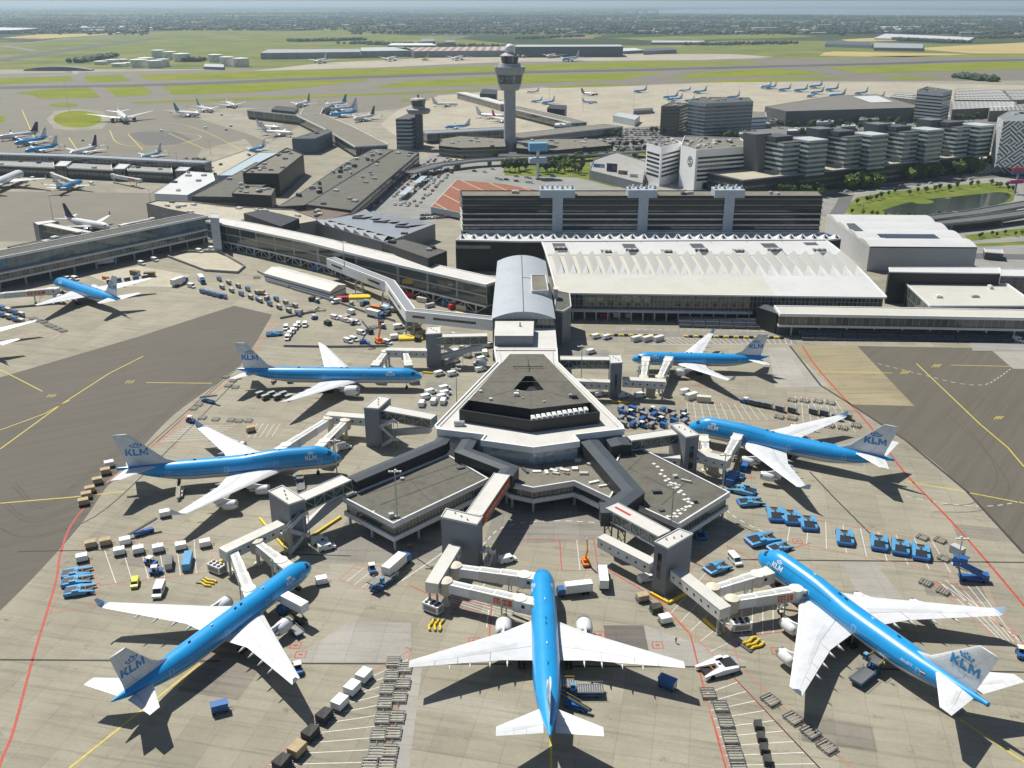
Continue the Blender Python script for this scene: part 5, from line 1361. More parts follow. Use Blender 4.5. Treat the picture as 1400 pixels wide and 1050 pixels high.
building('departures_annexe', 'lower strip of dark roof crowded with plant beside the large olive roof', 'terminal building', [(380, 283), (416, 281), (538, 205), (512, 203), (470, 224), (420, 258)], 8.5, BLACK, ROOFO, 0, .4, None, 26, seed=8, pm=DGREY, unit_h=2.6)
building('plant_block', 'tall black box with lattice plant on its roof between the olive roofs', 'plant building', [(332, 238), (381, 239), (415, 212), (392, 203)], 17.0, BLACK, ROOFG, 0, 1.0, None, 14, seed=9, ulook=STEEL)
building('terminal_wing', 'olive-roofed terminal wing with black front behind the glazed bridge', 'terminal building', [(262, 269), (330, 270), (378, 246), (392, 230), (350, 222), (318, 240)], 9.5, BLACK, ROOFO, 0, .4, (DGLASS, 4, 3.5, 1.6), 8, seed=10, pm=DGREY)
building('plant_room', 'low black plant room with gravel roof in front of the tall black box', 'plant building', [(317, 265), (371, 268), (376, 258), (329, 254)], 12.0, BLACK, ROOFG, 0, .4, None, 8, seed=12)
building('white_roof_hall', 'white-roofed low hall with a white front, left of the olive roofs', 'terminal building', [(211, 265), (256, 267), (294, 247), (291, 237), (257, 234.5)], 9.5, WHITE, WPAN, 0, .3, None, 6, seed=3, ulook=WHITE)
building('glass_canopy', 'long pale blue glazed roof beside the beige terrace', 'canopy', [(299, 240), (319, 240), (380, 209), (355, 209)], 9.0, PALEB, mat('pale_glass_roof', (.46, .55, .60), .25, dirt=.15), 0, .2)
building('beige_terrace', 'beige flat terrace roof with small parapets between the white roof and blue glazed roof', 'terrace', [(285, 241), (299, 240), (352, 210), (336, 206), (262, 231)], 6.0, CONC, PALEDECK, 0, .5, None, 8, seed=2, ulook=DGREY)
building('plaza_deck', 'pale plaza deck above the junction of the two glazed piers', 'terrace', [(200, 279), (230, 287), (262, 293), (303, 304), (330, 313), (350, 318), (440, 302), (400, 288), (310, 283), (263, 277), (215, 275)], 11.0, CONC, PALEDECK, 0, .9, None, 16, seed=6, ulook=OFFW)
building('timber_deck_roof', 'brown flat roof with white pipes in front of the departures hall', 'terminal building', [(396, 291), (441, 286), (482, 292), (436, 303), (428, 307)], 9.5, BROWNR, BROWNR, 0, .4, None, 5, seed=7, ulook=WHITE)
building('black_box_roofhouse', 'black rooflit box on the western end of the glazed bridge', 'roof house', [(333, 292), (359, 287), (409, 299), (384, 310)], 17.0, BLACK, BLACK, 10.9, .2)
building('black_box_roofhouse', 'black box on the bridge roof near the concrete annexe', 'roof house', [(522, 332), (551, 327), (611, 344), (585, 354)], 20.5, BLACK, ROOFD, 12, .3, None, 3, seed=2)
sw = building('sawtooth_hall', 'grey metal hall with sawtooth roof edges and rows of triangular rooflights', 'terminal building', [(426.5, 303), (513, 289), (595, 306), (527, 332)], 10.5, GWALL, GMET, 0, .3, pm=LGREY)
lo = Vector(sw.location)
a0, a1 = G(432, 305, 10.6) - lo, G(520, 329, 10.6) - lo; f0, f1 = G(500, 291, 10.6) - lo, G(580, 306, 10.6) - lo
dirn = (f0 - a0).normalized()
for i in range(7):
 for s, e, l in ((a0, a1, 11), (f0, f1, -13)):
  p = s.lerp(e, i / 6.6); q = s.lerp(e, (i + .85) / 6.6); d = dirn * l
  b = MB(); b.add([p, q, q + d, p + d, p + Vector((0, 0, 2.6)), p + d * .1 + Vector((0, 0, 2.6))], [(0, 1, 4), (1, 2, 3, 4), (0, 4, 3)]); fixn(b.build('rooflight', GMET if l < 0 else LGREY, sw))
for x, y in ((491, 299), (520, 304), (550, 311), (553, 320)):
 p = G(x, y, 10.6) - lo; b = MB(); b.box(p, (9 if x < 552 else 4, 2.2, 1.1), -.25); b.build('plant_unit', DGREY, sw)
def pier(name, label, path, w, zt, layers, roofm, columns=None, cat='pier', group=None, edge=WHITE, roof_edge=True, truss=None):
 """ribbon building; layers = (z0, z1, offset, material, part name)"""
 W = px(path, zt); c = sum(W, Vector()) / len(W); c.z = 0
 t = thing(name, label, cat, c, group=group); W = [Vector((p.x - c.x, p.y - c.y)) for p in W]
 O = ribbon(W, w)
 wpoly('roof', roofm, inset(O, .3), zt - .4, zt, t)
 if roof_edge:
  b = MB(); I = inset(O, .5); E = inset(O, -.02); n = len(E)
  for i in range(n):
   j = (i + 1) % n; b.prism([E[i], E[j], I[j], I[i]], zt - 1.0, zt + .35)
  b.build('roof_edge', edge, t)
 for z0, z1, o, m, nm in layers: wpoly(nm, m, ribbon(W, w + 2 * o), z0, z1, t)
 if columns:
  sp, o, zc = columns
  k = 0
  for side in (-1, 1):
   for i in range(len(W) - 1):
    d = W[i + 1] - W[i]; nn = Vector((-d.y, d.x)).normalized()
    for s in range(int(d.length / sp)):
     p = W[i].lerp(W[i + 1], (s + .5) / int(d.length / sp)) + nn * side * (w / 2 + o)
     if k < 96:
      b = MB(); b.box((p.x, p.y, 0), (.7, .7, zc)); b.build('column', LGREY, t); k += 1
 if truss:
  z0, z1, sp, o = truss
  for side in (-1, 1):
   b = MB()
   for i in range(len(W) - 1):
    d = W[i + 1] - W[i]; nn = Vector((-d.y, d.x)).normalized(); n = max(1, int(d.length / sp))
    for s in range(n):
     p = W[i].lerp(W[i + 1], s / n) + nn * side * (w / 2 + o); q = W[i].lerp(W[i + 1], (s + 1) / n) + nn * side * (w / 2 + o)
     b.bar((*p, z0), (*p, z1), .28); b.bar((*p, z0), (*q, z1) if s % 2 else (*q, z0), .22); b.bar((*p, z1), (*q, z0) if s % 2 == 0 else (*q, z1), .22)
   b.build('truss', WHITE, t)
 return t
PGLASS = glass('pier_glass', (0.035, 0.045, 0.045), (0.13, 0.14, 0.12), (3.0, 5.0), (0.30, 0.31, 0.31), 0.10)
PGLASSB = glass('pier_glass_blue', (0.08, 0.115, 0.135), (0.15, 0.20, 0.225), (4.0, 4.0), (0.2, 0.23, 0.25), 0.08)
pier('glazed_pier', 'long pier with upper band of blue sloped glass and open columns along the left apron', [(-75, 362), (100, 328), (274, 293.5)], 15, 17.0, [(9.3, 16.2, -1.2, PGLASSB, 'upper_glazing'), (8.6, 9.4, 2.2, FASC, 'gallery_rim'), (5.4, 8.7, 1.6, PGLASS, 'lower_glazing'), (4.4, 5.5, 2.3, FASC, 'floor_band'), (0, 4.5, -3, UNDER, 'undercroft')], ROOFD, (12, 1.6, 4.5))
pier('truss_bridge_pier', 'long white-roofed glazed bridge pier with white trusses, running to the barrel roof hall', [(292, 300), (345, 310), (430, 328), (560, 360), (676, 386)], 13, 16.0, [(5.4, 15.2, -.9, PGLASS, 'glazing'), (9.8, 10.4, -.7, LGREY, 'floor_edge'), (4.6, 5.5, 0, FASC, 'floor_band'), (0, 3, -4.5, UNDER, 'undercroft')], ROOFW, (14, -1.0, 4.7), truss=(.6, 4.9, 7, -.6))
b = building('stair_tower', 'blue-grey stair tower where the two glazed piers meet', 'tower', [(287, 292), (299, 293), (299, 299), (287, 298)], 21.0, PALEB, LGREY, 0, .3)
zg = [(452, 353), (500, 372), (533, 385), (561, 424), (677, 436)]
gal = pier('white_gallery', 'zigzag white-sided gallery with dark flat roof winding over the service yard', zg, 5.2, 11.5, [(6.6, 11.0, 0, WHITE, 'wall')], GREY, None, 'gallery', edge=WHITE)
lo = Vector(gal.location)
for i, (s0, s1, e0, e1) in enumerate(((.15, .45, 0, 1), (.25, .75, 1, 2), (.2, .8, 2, 3), (.05, .2, 3, 4), (.3, .8, 3, 4))):
 a, d = G(*zg[e0], 11.5) - lo, G(*zg[e1], 11.5) - lo; dd = (d - a).xy; nn = Vector((dd.y, -dd.x)).normalized()
 if nn.y > 0: nn = -nn
 b = MB(); p = a.xy.lerp(d.xy, s0) + nn * 2.62; q = a.xy.lerp(d.xy, s1) + nn * 2.62; b.bar((*p, 9.4), (*q, 9.4), .12, 1.1); b.build('window_strip', DGLASS, gal)
for x, y in ((490, 373), (527, 388), (560, 428)):
 p = G(x, y, 11) - lo; b = MB()
 for dx, dy in ((-2, -2), (2, -2), (2, 2), (-2, 2)): b.bar((p.x + dx, p.y + dy, 0), (p.x + dx * .8, p.y + dy * .8, 6.6), .4)
 for zz in (1.5, 4): b.bar((p.x - 2, p.y - 2, zz), (p.x + 2, p.y - 2, zz + 2), .2); b.bar((p.x + 2, p.y - 2, zz), (p.x - 2, p.y - 2, zz + 2), .2)
 b.box((p.x, p.y, 0), (7, 6, .8)); b.build('support', STEEL, gal)
for x, y, lab in ((492, 407, 'yellow-edged concrete plinth under the first bend of the zigzag gallery'), (562, 463, 'yellow-edged plinth at the foot of the zigzag gallery near the gate tower')):
 p = G(x, y); b = MB(); b.box((0, 0, 0), (11, 6, 1.0), .1); b.box((0, 0, 1), (10, 5, .12), .1, 0); o = b.build('plinth', YELLOW); o.location = p; tag(o, lab, 'plinth')
A, B, C, D = G(361, 371, 5.5), G(451, 396, 5.5), G(472.5, 387, 5.5), G(382.5, 362.5, 5.5); c = (A + B + C + D) / 4; c.z = 0
sh = thing('storage_shed', 'long white gabled shed with a blue stripe along its wall', 'shed', c)
q = [(p - c).xy for p in (A, B, C, D)]
wpoly('wall', OFFW, q, 0, 4.6, sh); wpoly('stripe', DBLUE, inset(q, -.06), 2.4, 3.1, sh)
b = MB(); m0, m1 = (q[0] + q[3]) / 2, (q[1] + q[2]) / 2; O = inset(q, -.3); m0 += (m0 - m1).normalized() * .3; m1 += (m1 - m0).normalized() * .3
b.add([(*O[0], 4.6), (*O[1], 4.6), (*O[2], 4.6), (*O[3], 4.6), (*m0, 6.3), (*m1, 6.3)], [(0, 1, 5, 4), (2, 3, 4, 5), (3, 0, 4), (1, 2, 5)]); b.build('roof', ROOFW, sh)
pier('long_pier', 'straight far pier with shiny grey roof across the left of the airfield', [(-60, 208), (100, 212.5), (284, 221.5)], 13, 14.0, [(6, 13.2, -1, PGLASS, 'glazing'), (0, 6, -2, UNDER, 'base')], GMET, edge=LGREY)
for i, (x0, x1, lab) in enumerate(((-30, 75, 'leftmost low wing of the far pier, with a bright white roof rim'), (92, 154, 'middle low wing of the far pier, between two diagonal links'), (174, 236, 'low wing of the far pier nearest the white-roofed hall'))):
 yo = i * 3.4
 building('pier_wing', lab, 'pier', [(x0, 227 + yo + (x0 - max(0, x0)) * .05), (x1, 230 + yo), (x1 - 2, 221.5 + yo * .7), (x0, 219 + yo * .7)], 8.5, UNDER, CONC, 0, .9, (PGLASS, 3.5, 10, 2.6), 3, 'low wings of the far pier', pm=WHITE, seed=i)
for i, (x, y, lab) in enumerate(((88, 219.5, 'diagonal link block between the first two low wings of the far pier'), (168, 223.5, 'diagonal link block between the last two low wings of the far pier'), (253, 226, 'diagonal link block at the end of the far pier by the planted yard'))):
 building('pier_link', lab, 'pier', [(x - 14, y + 8), (x + 2, y + 8), (x + 15, y - 2), (x - 2, y - 2)], 10.0, PGLASS, WPAN, 0, .5, pm=LGREY)
building('gate_house', 'dark-roofed gate house on the far side of the glazed pier', 'gate house', [(10, 338), (26, 341), (128, 320), (112, 317)], 14.0, DGREY, ROOFD, 0, .3, None, 4, seed=3)
building('gate_house', 'grey green gate tower with white link beside the parked white airliner', 'gate house', [(45, 304), (70, 301), (80, 303), (52, 308)], 12.0, GWALL, ROOFW, 0, .3)
link('white link from the grey green gate tower to the glazed pier', (62, 306), (120, 318), 6, 12.0, 4)
wb = building('white_hall', 'huge windowless white box hall with solar panel strip on its roof', 'hall', [(1189, 339), (1336, 340), (1262, 296), (1130, 295)], 13.5, mat('pale_grey_cladding', (.47, .48, .5), .45, dirt=.12, scale=.08), WPAN, 0, .15)
lo = Vector(wb.location); A, B, C, D = [p - lo for p in px([(1189, 339), (1336, 340), (1262, 296), (1130, 295)], 13.6)]
b = MB(); n = 32
for k in range(n):
 v0, v1 = k / n, (k + 1) / n; z = lambda v: 13.6 + 1.5 * abs(math.sin(v * math.pi * 4)) + .9
 a0, a1 = A.lerp(D, v0), A.lerp(D, v1); b0, b1 = B.lerp(C, v0), B.lerp(C, v1)
 b.quad((*a0.xy, z(v0)), (*b0.xy, z(v0)), (*b1.xy, z(v1)), (*a1.xy, z(v1)))
 b.quad((*a1.xy, 13.5), (*a0.xy, 13.5), (*a0.xy, z(v0)), (*a1.xy, z(v1))); b.quad((*b0.xy, 13.5), (*b1.xy, 13.5), (*b1.xy, z(v1)), (*b0.xy, z(v0)))
b.build('curved_roof', WPAN, wb, True); sharp(wb.children[-1], 30)
q = [G(x, y, 15.6) - lo for x, y in ((1213, 327), (1287, 328), (1277, 320.5), (1199, 320))]; b = MB(); b.prism([p.xy for p in q], 15.55, 15.75); b.build('solar_panel', SOLAR, wb)
q = [G(x, y, 15.5) - lo for x, y in ((1168, 317), (1180, 317), (1168, 307), (1157, 307))]; b = MB(); b.prism([p.xy for p in q], 13.5, 16.3); b.build('roof_unit', DGREY, wb)
building('glazed_hall', 'stepped hall with dark clerestory behind a flat white roof, right edge', 'hall', [(1216, 372), (1368, 374), (1366, 366), (1215, 366)], 16.5, BLACK, WPAN, 0, .3, None, 0, pm=WHITE)
building('flat_white_hall', 'lower flat white-roofed hall with dark seams in front of the clerestory hall', 'hall', [(1271, 419), (1420, 419), (1378, 389), (1236, 386)], 10.5, PGLASS, CPAN, 0, .5, None, 3, pm=WHITE, seed=3)
building('side_hall', 'narrow white-roofed hall at the right edge beyond the flat white roof', 'hall', [(1368, 378), (1480, 380), (1470, 369), (1367, 368)], 12, PGLASS, WPAN, 0, .5, pm=WHITE)
pier('low_pier', 'long low pier with white roof and dark glazed front above the solar panels', [(1062, 424), (1250, 427), (1480, 431)], 13, 10.5, [(5.4, 9.8, -.8, PGLASS, 'glazing'), (4.4, 5.5, 0, FASC, 'floor_band'), (0, 4.5, -2, UNDER, 'undercroft')], CPAN, (11, -1, 4.5))
building('dark_link_block', 'dark block between the arrivals hall and the long low pier', 'annexe', [(1035, 421), (1062, 430), (1070, 424), (1045, 415)], 9.5, BLACK, DGREY, 0, .4)
building('roof_house', 'beige-roofed box on the edge of the barrel roof hall', 'roof house', [(727, 399), (750, 398), (746, 377), (726, 377)], 22.5, OFFW, ROOFG, 12, .5)
building('stair_block', 'pale stair block with tall grey wall between the barrel roof hall and arrivals hall', 'annexe', [(758, 425), (769, 427), (781, 420), (779, 402), (759, 398)], 15.5, GWALL, ROOFD, 0, .6, pm=OFFW)
building('chimney_shaft', 'slender pale shaft beside the stair block', 'shaft', [(757, 396), (763, 396), (763, 392), (757, 392)], 20.5, OFFW, OFFW, 0, .2)
def solar(label, p0, p1, depth, h):
 A, B = G(*p0), G(*p1); c, rz, L = frame_of(A, B)
 t = thing('solar_array', label, 'solar panels', (c.x, c.y, 0), rz, 'rows of solar panels')
 n = int(L / 6)
 for i in range(n):
  x = -L / 2 + L * (i + .5) / n; b = MB(); w = L / n / 2 - .12
  b.add([(x - w, 0, .5), (x + w, 0, .5), (x + w, depth, h), (x - w, depth, h), (x - w, .05, .38), (x + w, .05, .38), (x + w, depth, h - .12), (x - w, depth, h - .12)], [(0, 1, 2, 3), (7, 6, 5, 4), (0, 4, 5, 1), (1, 5, 6, 2), (2, 6, 7, 3), (3, 7, 4, 0)])
  b.build('panel', SOLAR, t)
 b = MB()
 for i in range(n + 1): x = -L / 2 + L * i / n; b.bar((x, depth * .9, 0), (x, depth * .9, h - .2), .2); b.bar((x, .5, 0), (x, .5, .5), .2)
 b.build('frame', STEEL, t); return t
solar('long tilted row of dark solar panels in front of the long low pier', (1096, 466), (1386, 469), 5.5, 3.6)
solar('shorter tilted row of solar panels below the arrivals hall front', (928, 448), (1040, 451), 6.5, 3.6)
D0 = G(697, 206).y; c = G(697, 206)
ct = thing('control_tower', 'tall round concrete control tower with flared head and white radome', 'control tower', c)
Y = lambda y: zy(D0, y)
def lath(name, prof, m, t, n=32, smooth=True):
 b = MB(); b.lathe((0, 0, 0), [(r, z) for r, z in prof], n); o = b.build(name, m, t, smooth); fixn(o); sharp(o, 25); return o
CT = mat('tower_concrete', (0.40, 0.41, 0.42), 0.6, dirt=0.15, scale=0.1, streak=True)
lath('shaft', [(7.0, 0), (6.2, 8), (5.9, Y(123))], CT, ct)
lath('cab_base', [(5.9, Y(124)), (9.4, Y(123)), (11.6, Y(114.5)), (12.2, Y(114))], CT, ct)
lath('window_ring', [(12.0, Y(114)), (13.4, Y(102.5)), (13.4, Y(102))], glass('tower_glass', (.02, .03, .03), (.06, .09, .09), (1.6, 8), (.4, .42, .43), .1), ct)
lath('gallery', [(13.0, Y(102)), (14.2, Y(101)), (15.8, Y(93)), (15.8, Y(91)), (14.6, Y(91)), (14.4, Y(92))], CT, ct)
lath('upper_drum', [(11.5, Y(91.5)), (10.4, Y(86.5)), (7.5, Y(86.5))], LGREY, ct)
lath('cab_glass', [(8.0, Y(87)), (9.2, Y(77)), (8, Y(76.5))], DGLASS, ct)
lath('cab_roof', [(9.8, Y(77)), (9.6, Y(75.5)), (5.5, Y(72.5)), (4, Y(72))], CT, ct)
b = MB(); zc_ = Y(67); b.lathe((0, 0, 0), [(5.0 * math.sin(a * math.pi / 10) + .01, zc_ - 5.0 * math.cos(a * math.pi / 10)) for a in range(11)], 20); fixn(b.build('radome', WHITE, ct, True))
for i in range(3):
 b = MB(); a = i * 2.1; b.bar((6 * math.cos(a), 6 * math.sin(a), Y(73)), (6 * math.cos(a), 6 * math.sin(a), Y(73) + 6), .25); b.build('aerial', STEEL, ct)
building('plinth_building', 'dark low plinth building at the foot of the tall control tower', 'annexe', [(680, 214), (742, 214), (742, 208), (684, 208)], 4.0, BLACK, ROOFD, 0, .3)
tw = building('tower_office', 'blue and white striped office slab beside the small old control tower', 'office block', [(541, 163), (562, 163), (578, 157.5), (557, 156)], 31, mat('pale_blue_spandrel', (.36, .43, .52), .5, dirt=.12), ROOFD, 0, .4, (DGLASS, 1.5, 3.9, 1.9))
D1 = G(574, 203).y; t = thing('old_control_tower', 'small old control tower with dark ringed cab and red aerial', 'control tower', G(574, 203)); Y1 = lambda y: zy(D1, y)
b = MB(); b.box((0, 0, 0), (7, 7, Y1(155))); b.build('shaft', DGREY, t)
lath('deck', [(11, Y1(155)), (12.5, Y1(151)), (12.5, Y1(149)), (11, Y1(148))], GREY, t, 8, False); lath('mid_drum', [(7, Y1(149)), (7, Y1(145))], CT, t, 8, False)
lath('cab_glass', [(6.5, Y1(145)), (8.0, Y1(137)), (7, Y1(136.5))], DGLASS, t, 8, False); lath('cab_roof', [(8.4, Y1(137)), (7.5, Y1(135)), (3, Y1(133.5))], CT, t, 8, False)
b = MB(); b.cyl((0, 0, Y1(134)), (0, 0, Y1(129)), 1.0, n=8); b.build('aerial', RED, t)
D2 = G(735, 243).y; t = thing('billboard_pylon', 'white pylon carrying a blue illuminated box over a white box', 'billboard', G(735, 243)); Y2 = lambda y: zy(D2, y)
b = MB(); b.cyl((0, 0, 0), (0, 0, Y2(196)), 1.3, n=12); b.build('mast', WHITE, t)
b = MB(); b.box((0, 0, Y2(206)), (16, 9, Y2(195) - Y2(206)), .15); b.build('blue_panel', mat('sky_blue_panel', (.16, .42, .66), .4, dirt=.3), t)
b = MB(); b.box((0, 0, Y2(222.5)), (15.5, 9, Y2(216) - Y2(222.5)), .15); b.build('white_panel', PALEB, t)
zt_h = ht(975, 262, 206)
H1 = building('hotel', 'white hotel block with dark ribbon windows and a round emblem on its blank corner face', 'hotel', [(931, 200.5), (952, 206.5), (1027, 201), (1012, 190), (936, 187)], zt_h, WHITE, ROOFG, 0, 1.0, None, 26, seed=4, ulook=OFFW)
lo = Vector(H1.location); q = [p - lo for p in px([(931, 200.5), (952, 206.5), (1027, 201)], zt_h)]
d = (q[2] - q[1]); z = 9.5
nn = Vector((d.y, -d.x)).normalized(); nn = nn if nn.y < 0 else -nn
while z < zt_h - 3:
 b = MB(); a = q[1].xy + d.xy * .04 + nn.xy * .05; e = q[1].xy + d.xy * .96 + nn.xy * .05; b.bar((*a, z), (*e, z), .2, 1.7); b.build('window_band', DGLASS, H1); z += 3.45
b = MB(); a = q[1].xy + d.xy * .15 + nn.xy * .05; e = q[1].xy + d.xy * .8 + nn.xy * .05; b.bar((*a, 4.2), (*e, 4.2), .25, 5.5); b.build('lobby_glazing', BGLASS, H1)
dl = (q[1] - q[0]); nl = Vector((dl.y, -dl.x, 0)).normalized(); nl = nl if nl.y < 0 else -nl
ec = q[0].lerp(q[1], .66) + nl * .12; ec.z = zt_h - 9.5; ex = Vector((dl.x, dl.y, 0)).normalized()
b = MB(); rr = 4.2
for i in range(28):
 a0, a1 = i / 28 * 6.2832, (i + 1) / 28 * 6.2832
 P_ = lambda a, r: ec + ex * (r * math.cos(a)) + Vector((0, 0, r * math.sin(a)))
 b.quad(P_(a0, rr), P_(a0, rr * .86), P_(a1, rr * .86), P_(a1, rr))
 if i % 2 == 0 and i not in (6, 8, 20, 22): b.poly([P_(a0, rr * .8), P_(a0 + .1, rr * .66), P_(a1, rr * .8), P_((a0 + a1) / 2, rr * .9)])
sp = [(.42, .36), (.2, .52), (-.15, .52), (-.4, .34), (-.32, .1), (0, 0), (.32, -.1), (.4, -.34), (.15, -.52), (-.2, -.52), (-.42, -.36)]
for (x0, z0), (x1, z1) in zip(sp, sp[1:]):
 p, r = ec + ex * (x0 * rr) + Vector((0, 0, z0 * rr)), ec + ex * (x1 * rr) + Vector((0, 0, z1 * rr)); b.bar(p, r, .12, .75, up=nl.cross(r - p))
b.build('round_emblem', BLACK, H1)
H2 = building('hotel_wing', 'white hotel wing with stepped dark ribbon windows, beside the emblem block', 'hotel', [(884, 197.5), (904, 203), (932, 196), (918, 190)], zt_h - 1.5, WHITE, ROOFG, 0, 1.0, None, 12, seed=5, ulook=OFFW)
lo = Vector(H2.location); q = [p - lo for p in px([(884, 197.5), (904, 203), (932, 196)], zt_h - 1.5)]
for a0, a1 in ((q[0], q[1]), (q[1], q[2])):
 d = (a1 - a0).xy; nn = Vector((d.y, -d.x)).normalized(); nn = nn if nn.y < 0 else -nn; z = 8.0
 while z < zt_h - 4:
  b = MB(); b.bar((*(a0.xy + d * .08 + nn * .05), z), (*(a0.xy + d * .92 + nn * .05), z), .2, 1.6); b.build('window_band', DGLASS, H2); z += 3.45
building('brown_office', 'brown concrete office block with deep square windows next to the striped glass slab', 'office block', [(904, 146), (930, 146), (941, 142), (918, 140)], 32, CONCB, ROOFD, 0, .8, (DGLASS, 2, 3.6, 1.5), 4)
building('glass_slab_office', 'long grey glass office slab with pale floor bands behind the hotel', 'office block', [(941, 139), (965, 142), (1030, 139), (1025, 134), (960, 133)], 38, mat('grey_spandrel', (.33, .37, .40), .4, dirt=.15), ROOFD, 0, .6, (TGLASS, 1.5, 3.9, 2.3), 8, seed=3)
building('white_low_office', 'low white and blue office wing at the foot of the glass slab', 'office block', [(975, 164), (1048, 160), (1047, 154), (1020, 152), (975, 156)], 13, WHITE, ROOFG, 0, .5, (mat('blue_band', (.06, .16, .34), .3, dirt=.2), 2, 4.4, 1.6), 5)
building('striped_tower_office', 'pale striped office tower rising behind the four dark office blocks', 'office block', [(1254, 124), (1290, 127), (1302, 124), (1268, 119)], ht(1276, 168, 124), mat('pale_spandrel', (.46, .49, .5), .5, dirt=.12), ROOFD, 0, 1.2, (DGLASS, 2.5, 3.9, 1.6), 6)
e0, e1 = G(1030, 272), G(1330, 236); ax = (e1 - e0); LX = ax.length; ax.normalize(); dp = Vector((-ax.y, ax.x, 0)); rzp = math.atan2(ax.y, ax.x)
pod = [e0 - ax * 12, e1 + ax * 5, e1 + ax * 5 + dp * 42, e0 - ax * 12 + dp * 42]
building('office_podium', 'long dark podium carrying four dark glass office blocks', 'podium', [(*p.xy, 0) for p in pod], 15.0, BLACK, PALEDECK, 0, .8, (TGLASS, 4, 5, 1.6), 10, raw=True, pm=GREY)
SPB = mat('teal_spandrel', (.50, .55, .56), .35, dirt=.15)
def on_line(x):
 for i in range(400):
  p = e0 + ax * (LX * (i - 20) / 360)
  xp = 700 + p.x * FPX / (p.y * COS + CAM_H * math.sin(TH))
  if xp >= x: return p
 return p
WHITE_H = mat('hotel_white', (.93, .935, .94), .5, dirt=.04)
for o_ in (H1, H2):
 for c_ in o_.children:
  if c_.name.startswith(('wall', 'parapet')): c_.data.materials[0] = WHITE_H
LBL = ['leftmost of the four, half hidden by the hotel', 'second, beside the hotel lobby trees', 'third, left of the pond trees', 'last, next to the white lattice building']
for k, xb in enumerate((1097, 1180, 1257, 1327)):
 p = on_line(xb); s = 1.0
 t = thing('office_building', 'dark teal glass office with slanted core, ' + LBL[k], 'office block', p, rzp, 'four dark glass offices on the podium')
 for nm, x0, x1, y0, y1, z0, z1 in (('front_block', 0, 20 * s, -1, 19, 13.5, 40), ('left_block', -19, -1.5, 7, 27, 15, 40), ('right_block', 20, 31, 9, 26, 15, 33)):
  b = MB(); b.prism([(x0, y0), (x1, y0), (x1, y1), (x0, y1)], z0, z1, 0, 1); bl = b.build(nm, [TGLASS, ROOFD], t)
  b = MB(); z = z0
  while z < z1 + .1:
   b.prism([(x0 - .25, y0 - .25), (x1 + .25, y0 - .25), (x1 + .25, y1), (x0 - .25, y1)], z, z + 1.6); z += 3.75
  b.build('floor_band', SPB, bl)
 b = MB(); b.add([(-26, 26, 15), (-16, 26, 15), (-16, 42, 15), (-26, 42, 15), (-31, 27, 45), (-14, 27, 45), (-14, 42, 45), (-31, 42, 45)], [(3, 2, 1, 0), (4, 5, 6, 7), (0, 1, 5, 4), (1, 2, 6, 5), (2, 3, 7, 6), (3, 0, 4, 7)]); b.build('slanted_core', [mat('core_grey', (.17, .175, .185), .5, dirt=.2)], t)
 b = MB(); b.prism([(-20, 16), (-1, 16), (-1, 34), (-20, 34)], 40, 43.5); b.prism([(-19, 18), (18, 18), (18, 30), (-19, 30)], 15, 40); b.build('rear_block', DGREY, t)
 b = MB()
 for dx in (3, 9): b.bar((dx + 2, 2, 0), (dx + (-1.5 if dx == 3 else 5.5), 2, 13.5), .8)
 b.build('v_column', LGREY, t)
 for q in range(6):
  b = MB(); b.box((3 + (q % 3) * 5, 5 + (q // 3) * 7, 40), (2.6, 2.4, 1.3)); b.build('roof_unit', LGREY if q % 2 else OFFW, t)
lm, nt_, b_ = nodes('white_lattice'); g = N(nt_); p = g.pos(True); x, y, z = g.sep(p)
s_ = g.math('ADD', x, y)
def dia(a, per, w): return g.math('LESS_THAN', g.math('FRACT', g.math('DIVIDE', a, per)), w)
ch = g.math('LESS_THAN', g.sep(g.voro(g.rot(p, .78, (1, 1, 1)), .22, 'Color', 'F1', .4))[0], .45)
k_ = g.math('MAXIMUM', g.math('MULTIPLY', dia(g.math('ADD', s_, z), 3.6, .45), ch), g.math('MULTIPLY', dia(g.math('SUBTRACT', s_, z), 3.6, .45), g.math('SUBTRACT', 1.0, ch)))
nt_.links.new(g.mix(k_, (.9, .9, .9), (.05, .07, .09)), b_.inputs['Base Color']); b_.inputs['Roughness'].default_value = .4
hz = ht(1392, 224, 154)
hb = building('lattice_hotel', 'white hotel wrapped in a diagonal lattice pattern at the right edge', 'hotel', [(1364, 161), (1372, 166), (1440, 167), (1440, 150), (1380, 152)], hz, lm, GWALL, 8, .4, None, 5)
building('lattice_podium', 'low lattice-patterned podium below the white lattice hotel', 'podium', [(1336, 224), (1370, 222), (1450, 225), (1450, 207), (1350, 208)], 9, lm, PALEDECK, 0, .4, None, 4)
building('maintenance_hangar', 'long dark-roofed hangar with a white roof patch behind the office blocks', 'hangar', [(1046, 146), (1075, 152.5), (1262, 147), (1200, 129.5), (1140, 131)], 18, mat('hangar_wall', (.11, .115, .12), .6, dirt=.2, scale=.05), mat('hangar_roof', (.165, .155, .14), .8, dirt=.25, scale=.05, obj=False), 0, .4)
sheet('hangar_roof_patch', WPAN, [(*G(x, y, 18.4).xy, 18.6) for x, y in ((1190, 140.5), (1221, 139.5), (1200, 131), (1166, 132))], 18.7, raw=True)
bpy.data.objects['hangar_roof_patch'].parent = None
hp_ = bpy.data.objects['hangar_roof_patch']; hg = [o for o in bpy.data.objects if o.name == 'maintenance_hangar'][0]
del hp_['kind']; hp_.parent = hg; hp_.location = -Vector(hg.location); hp_.name = 'white_roof_patch'
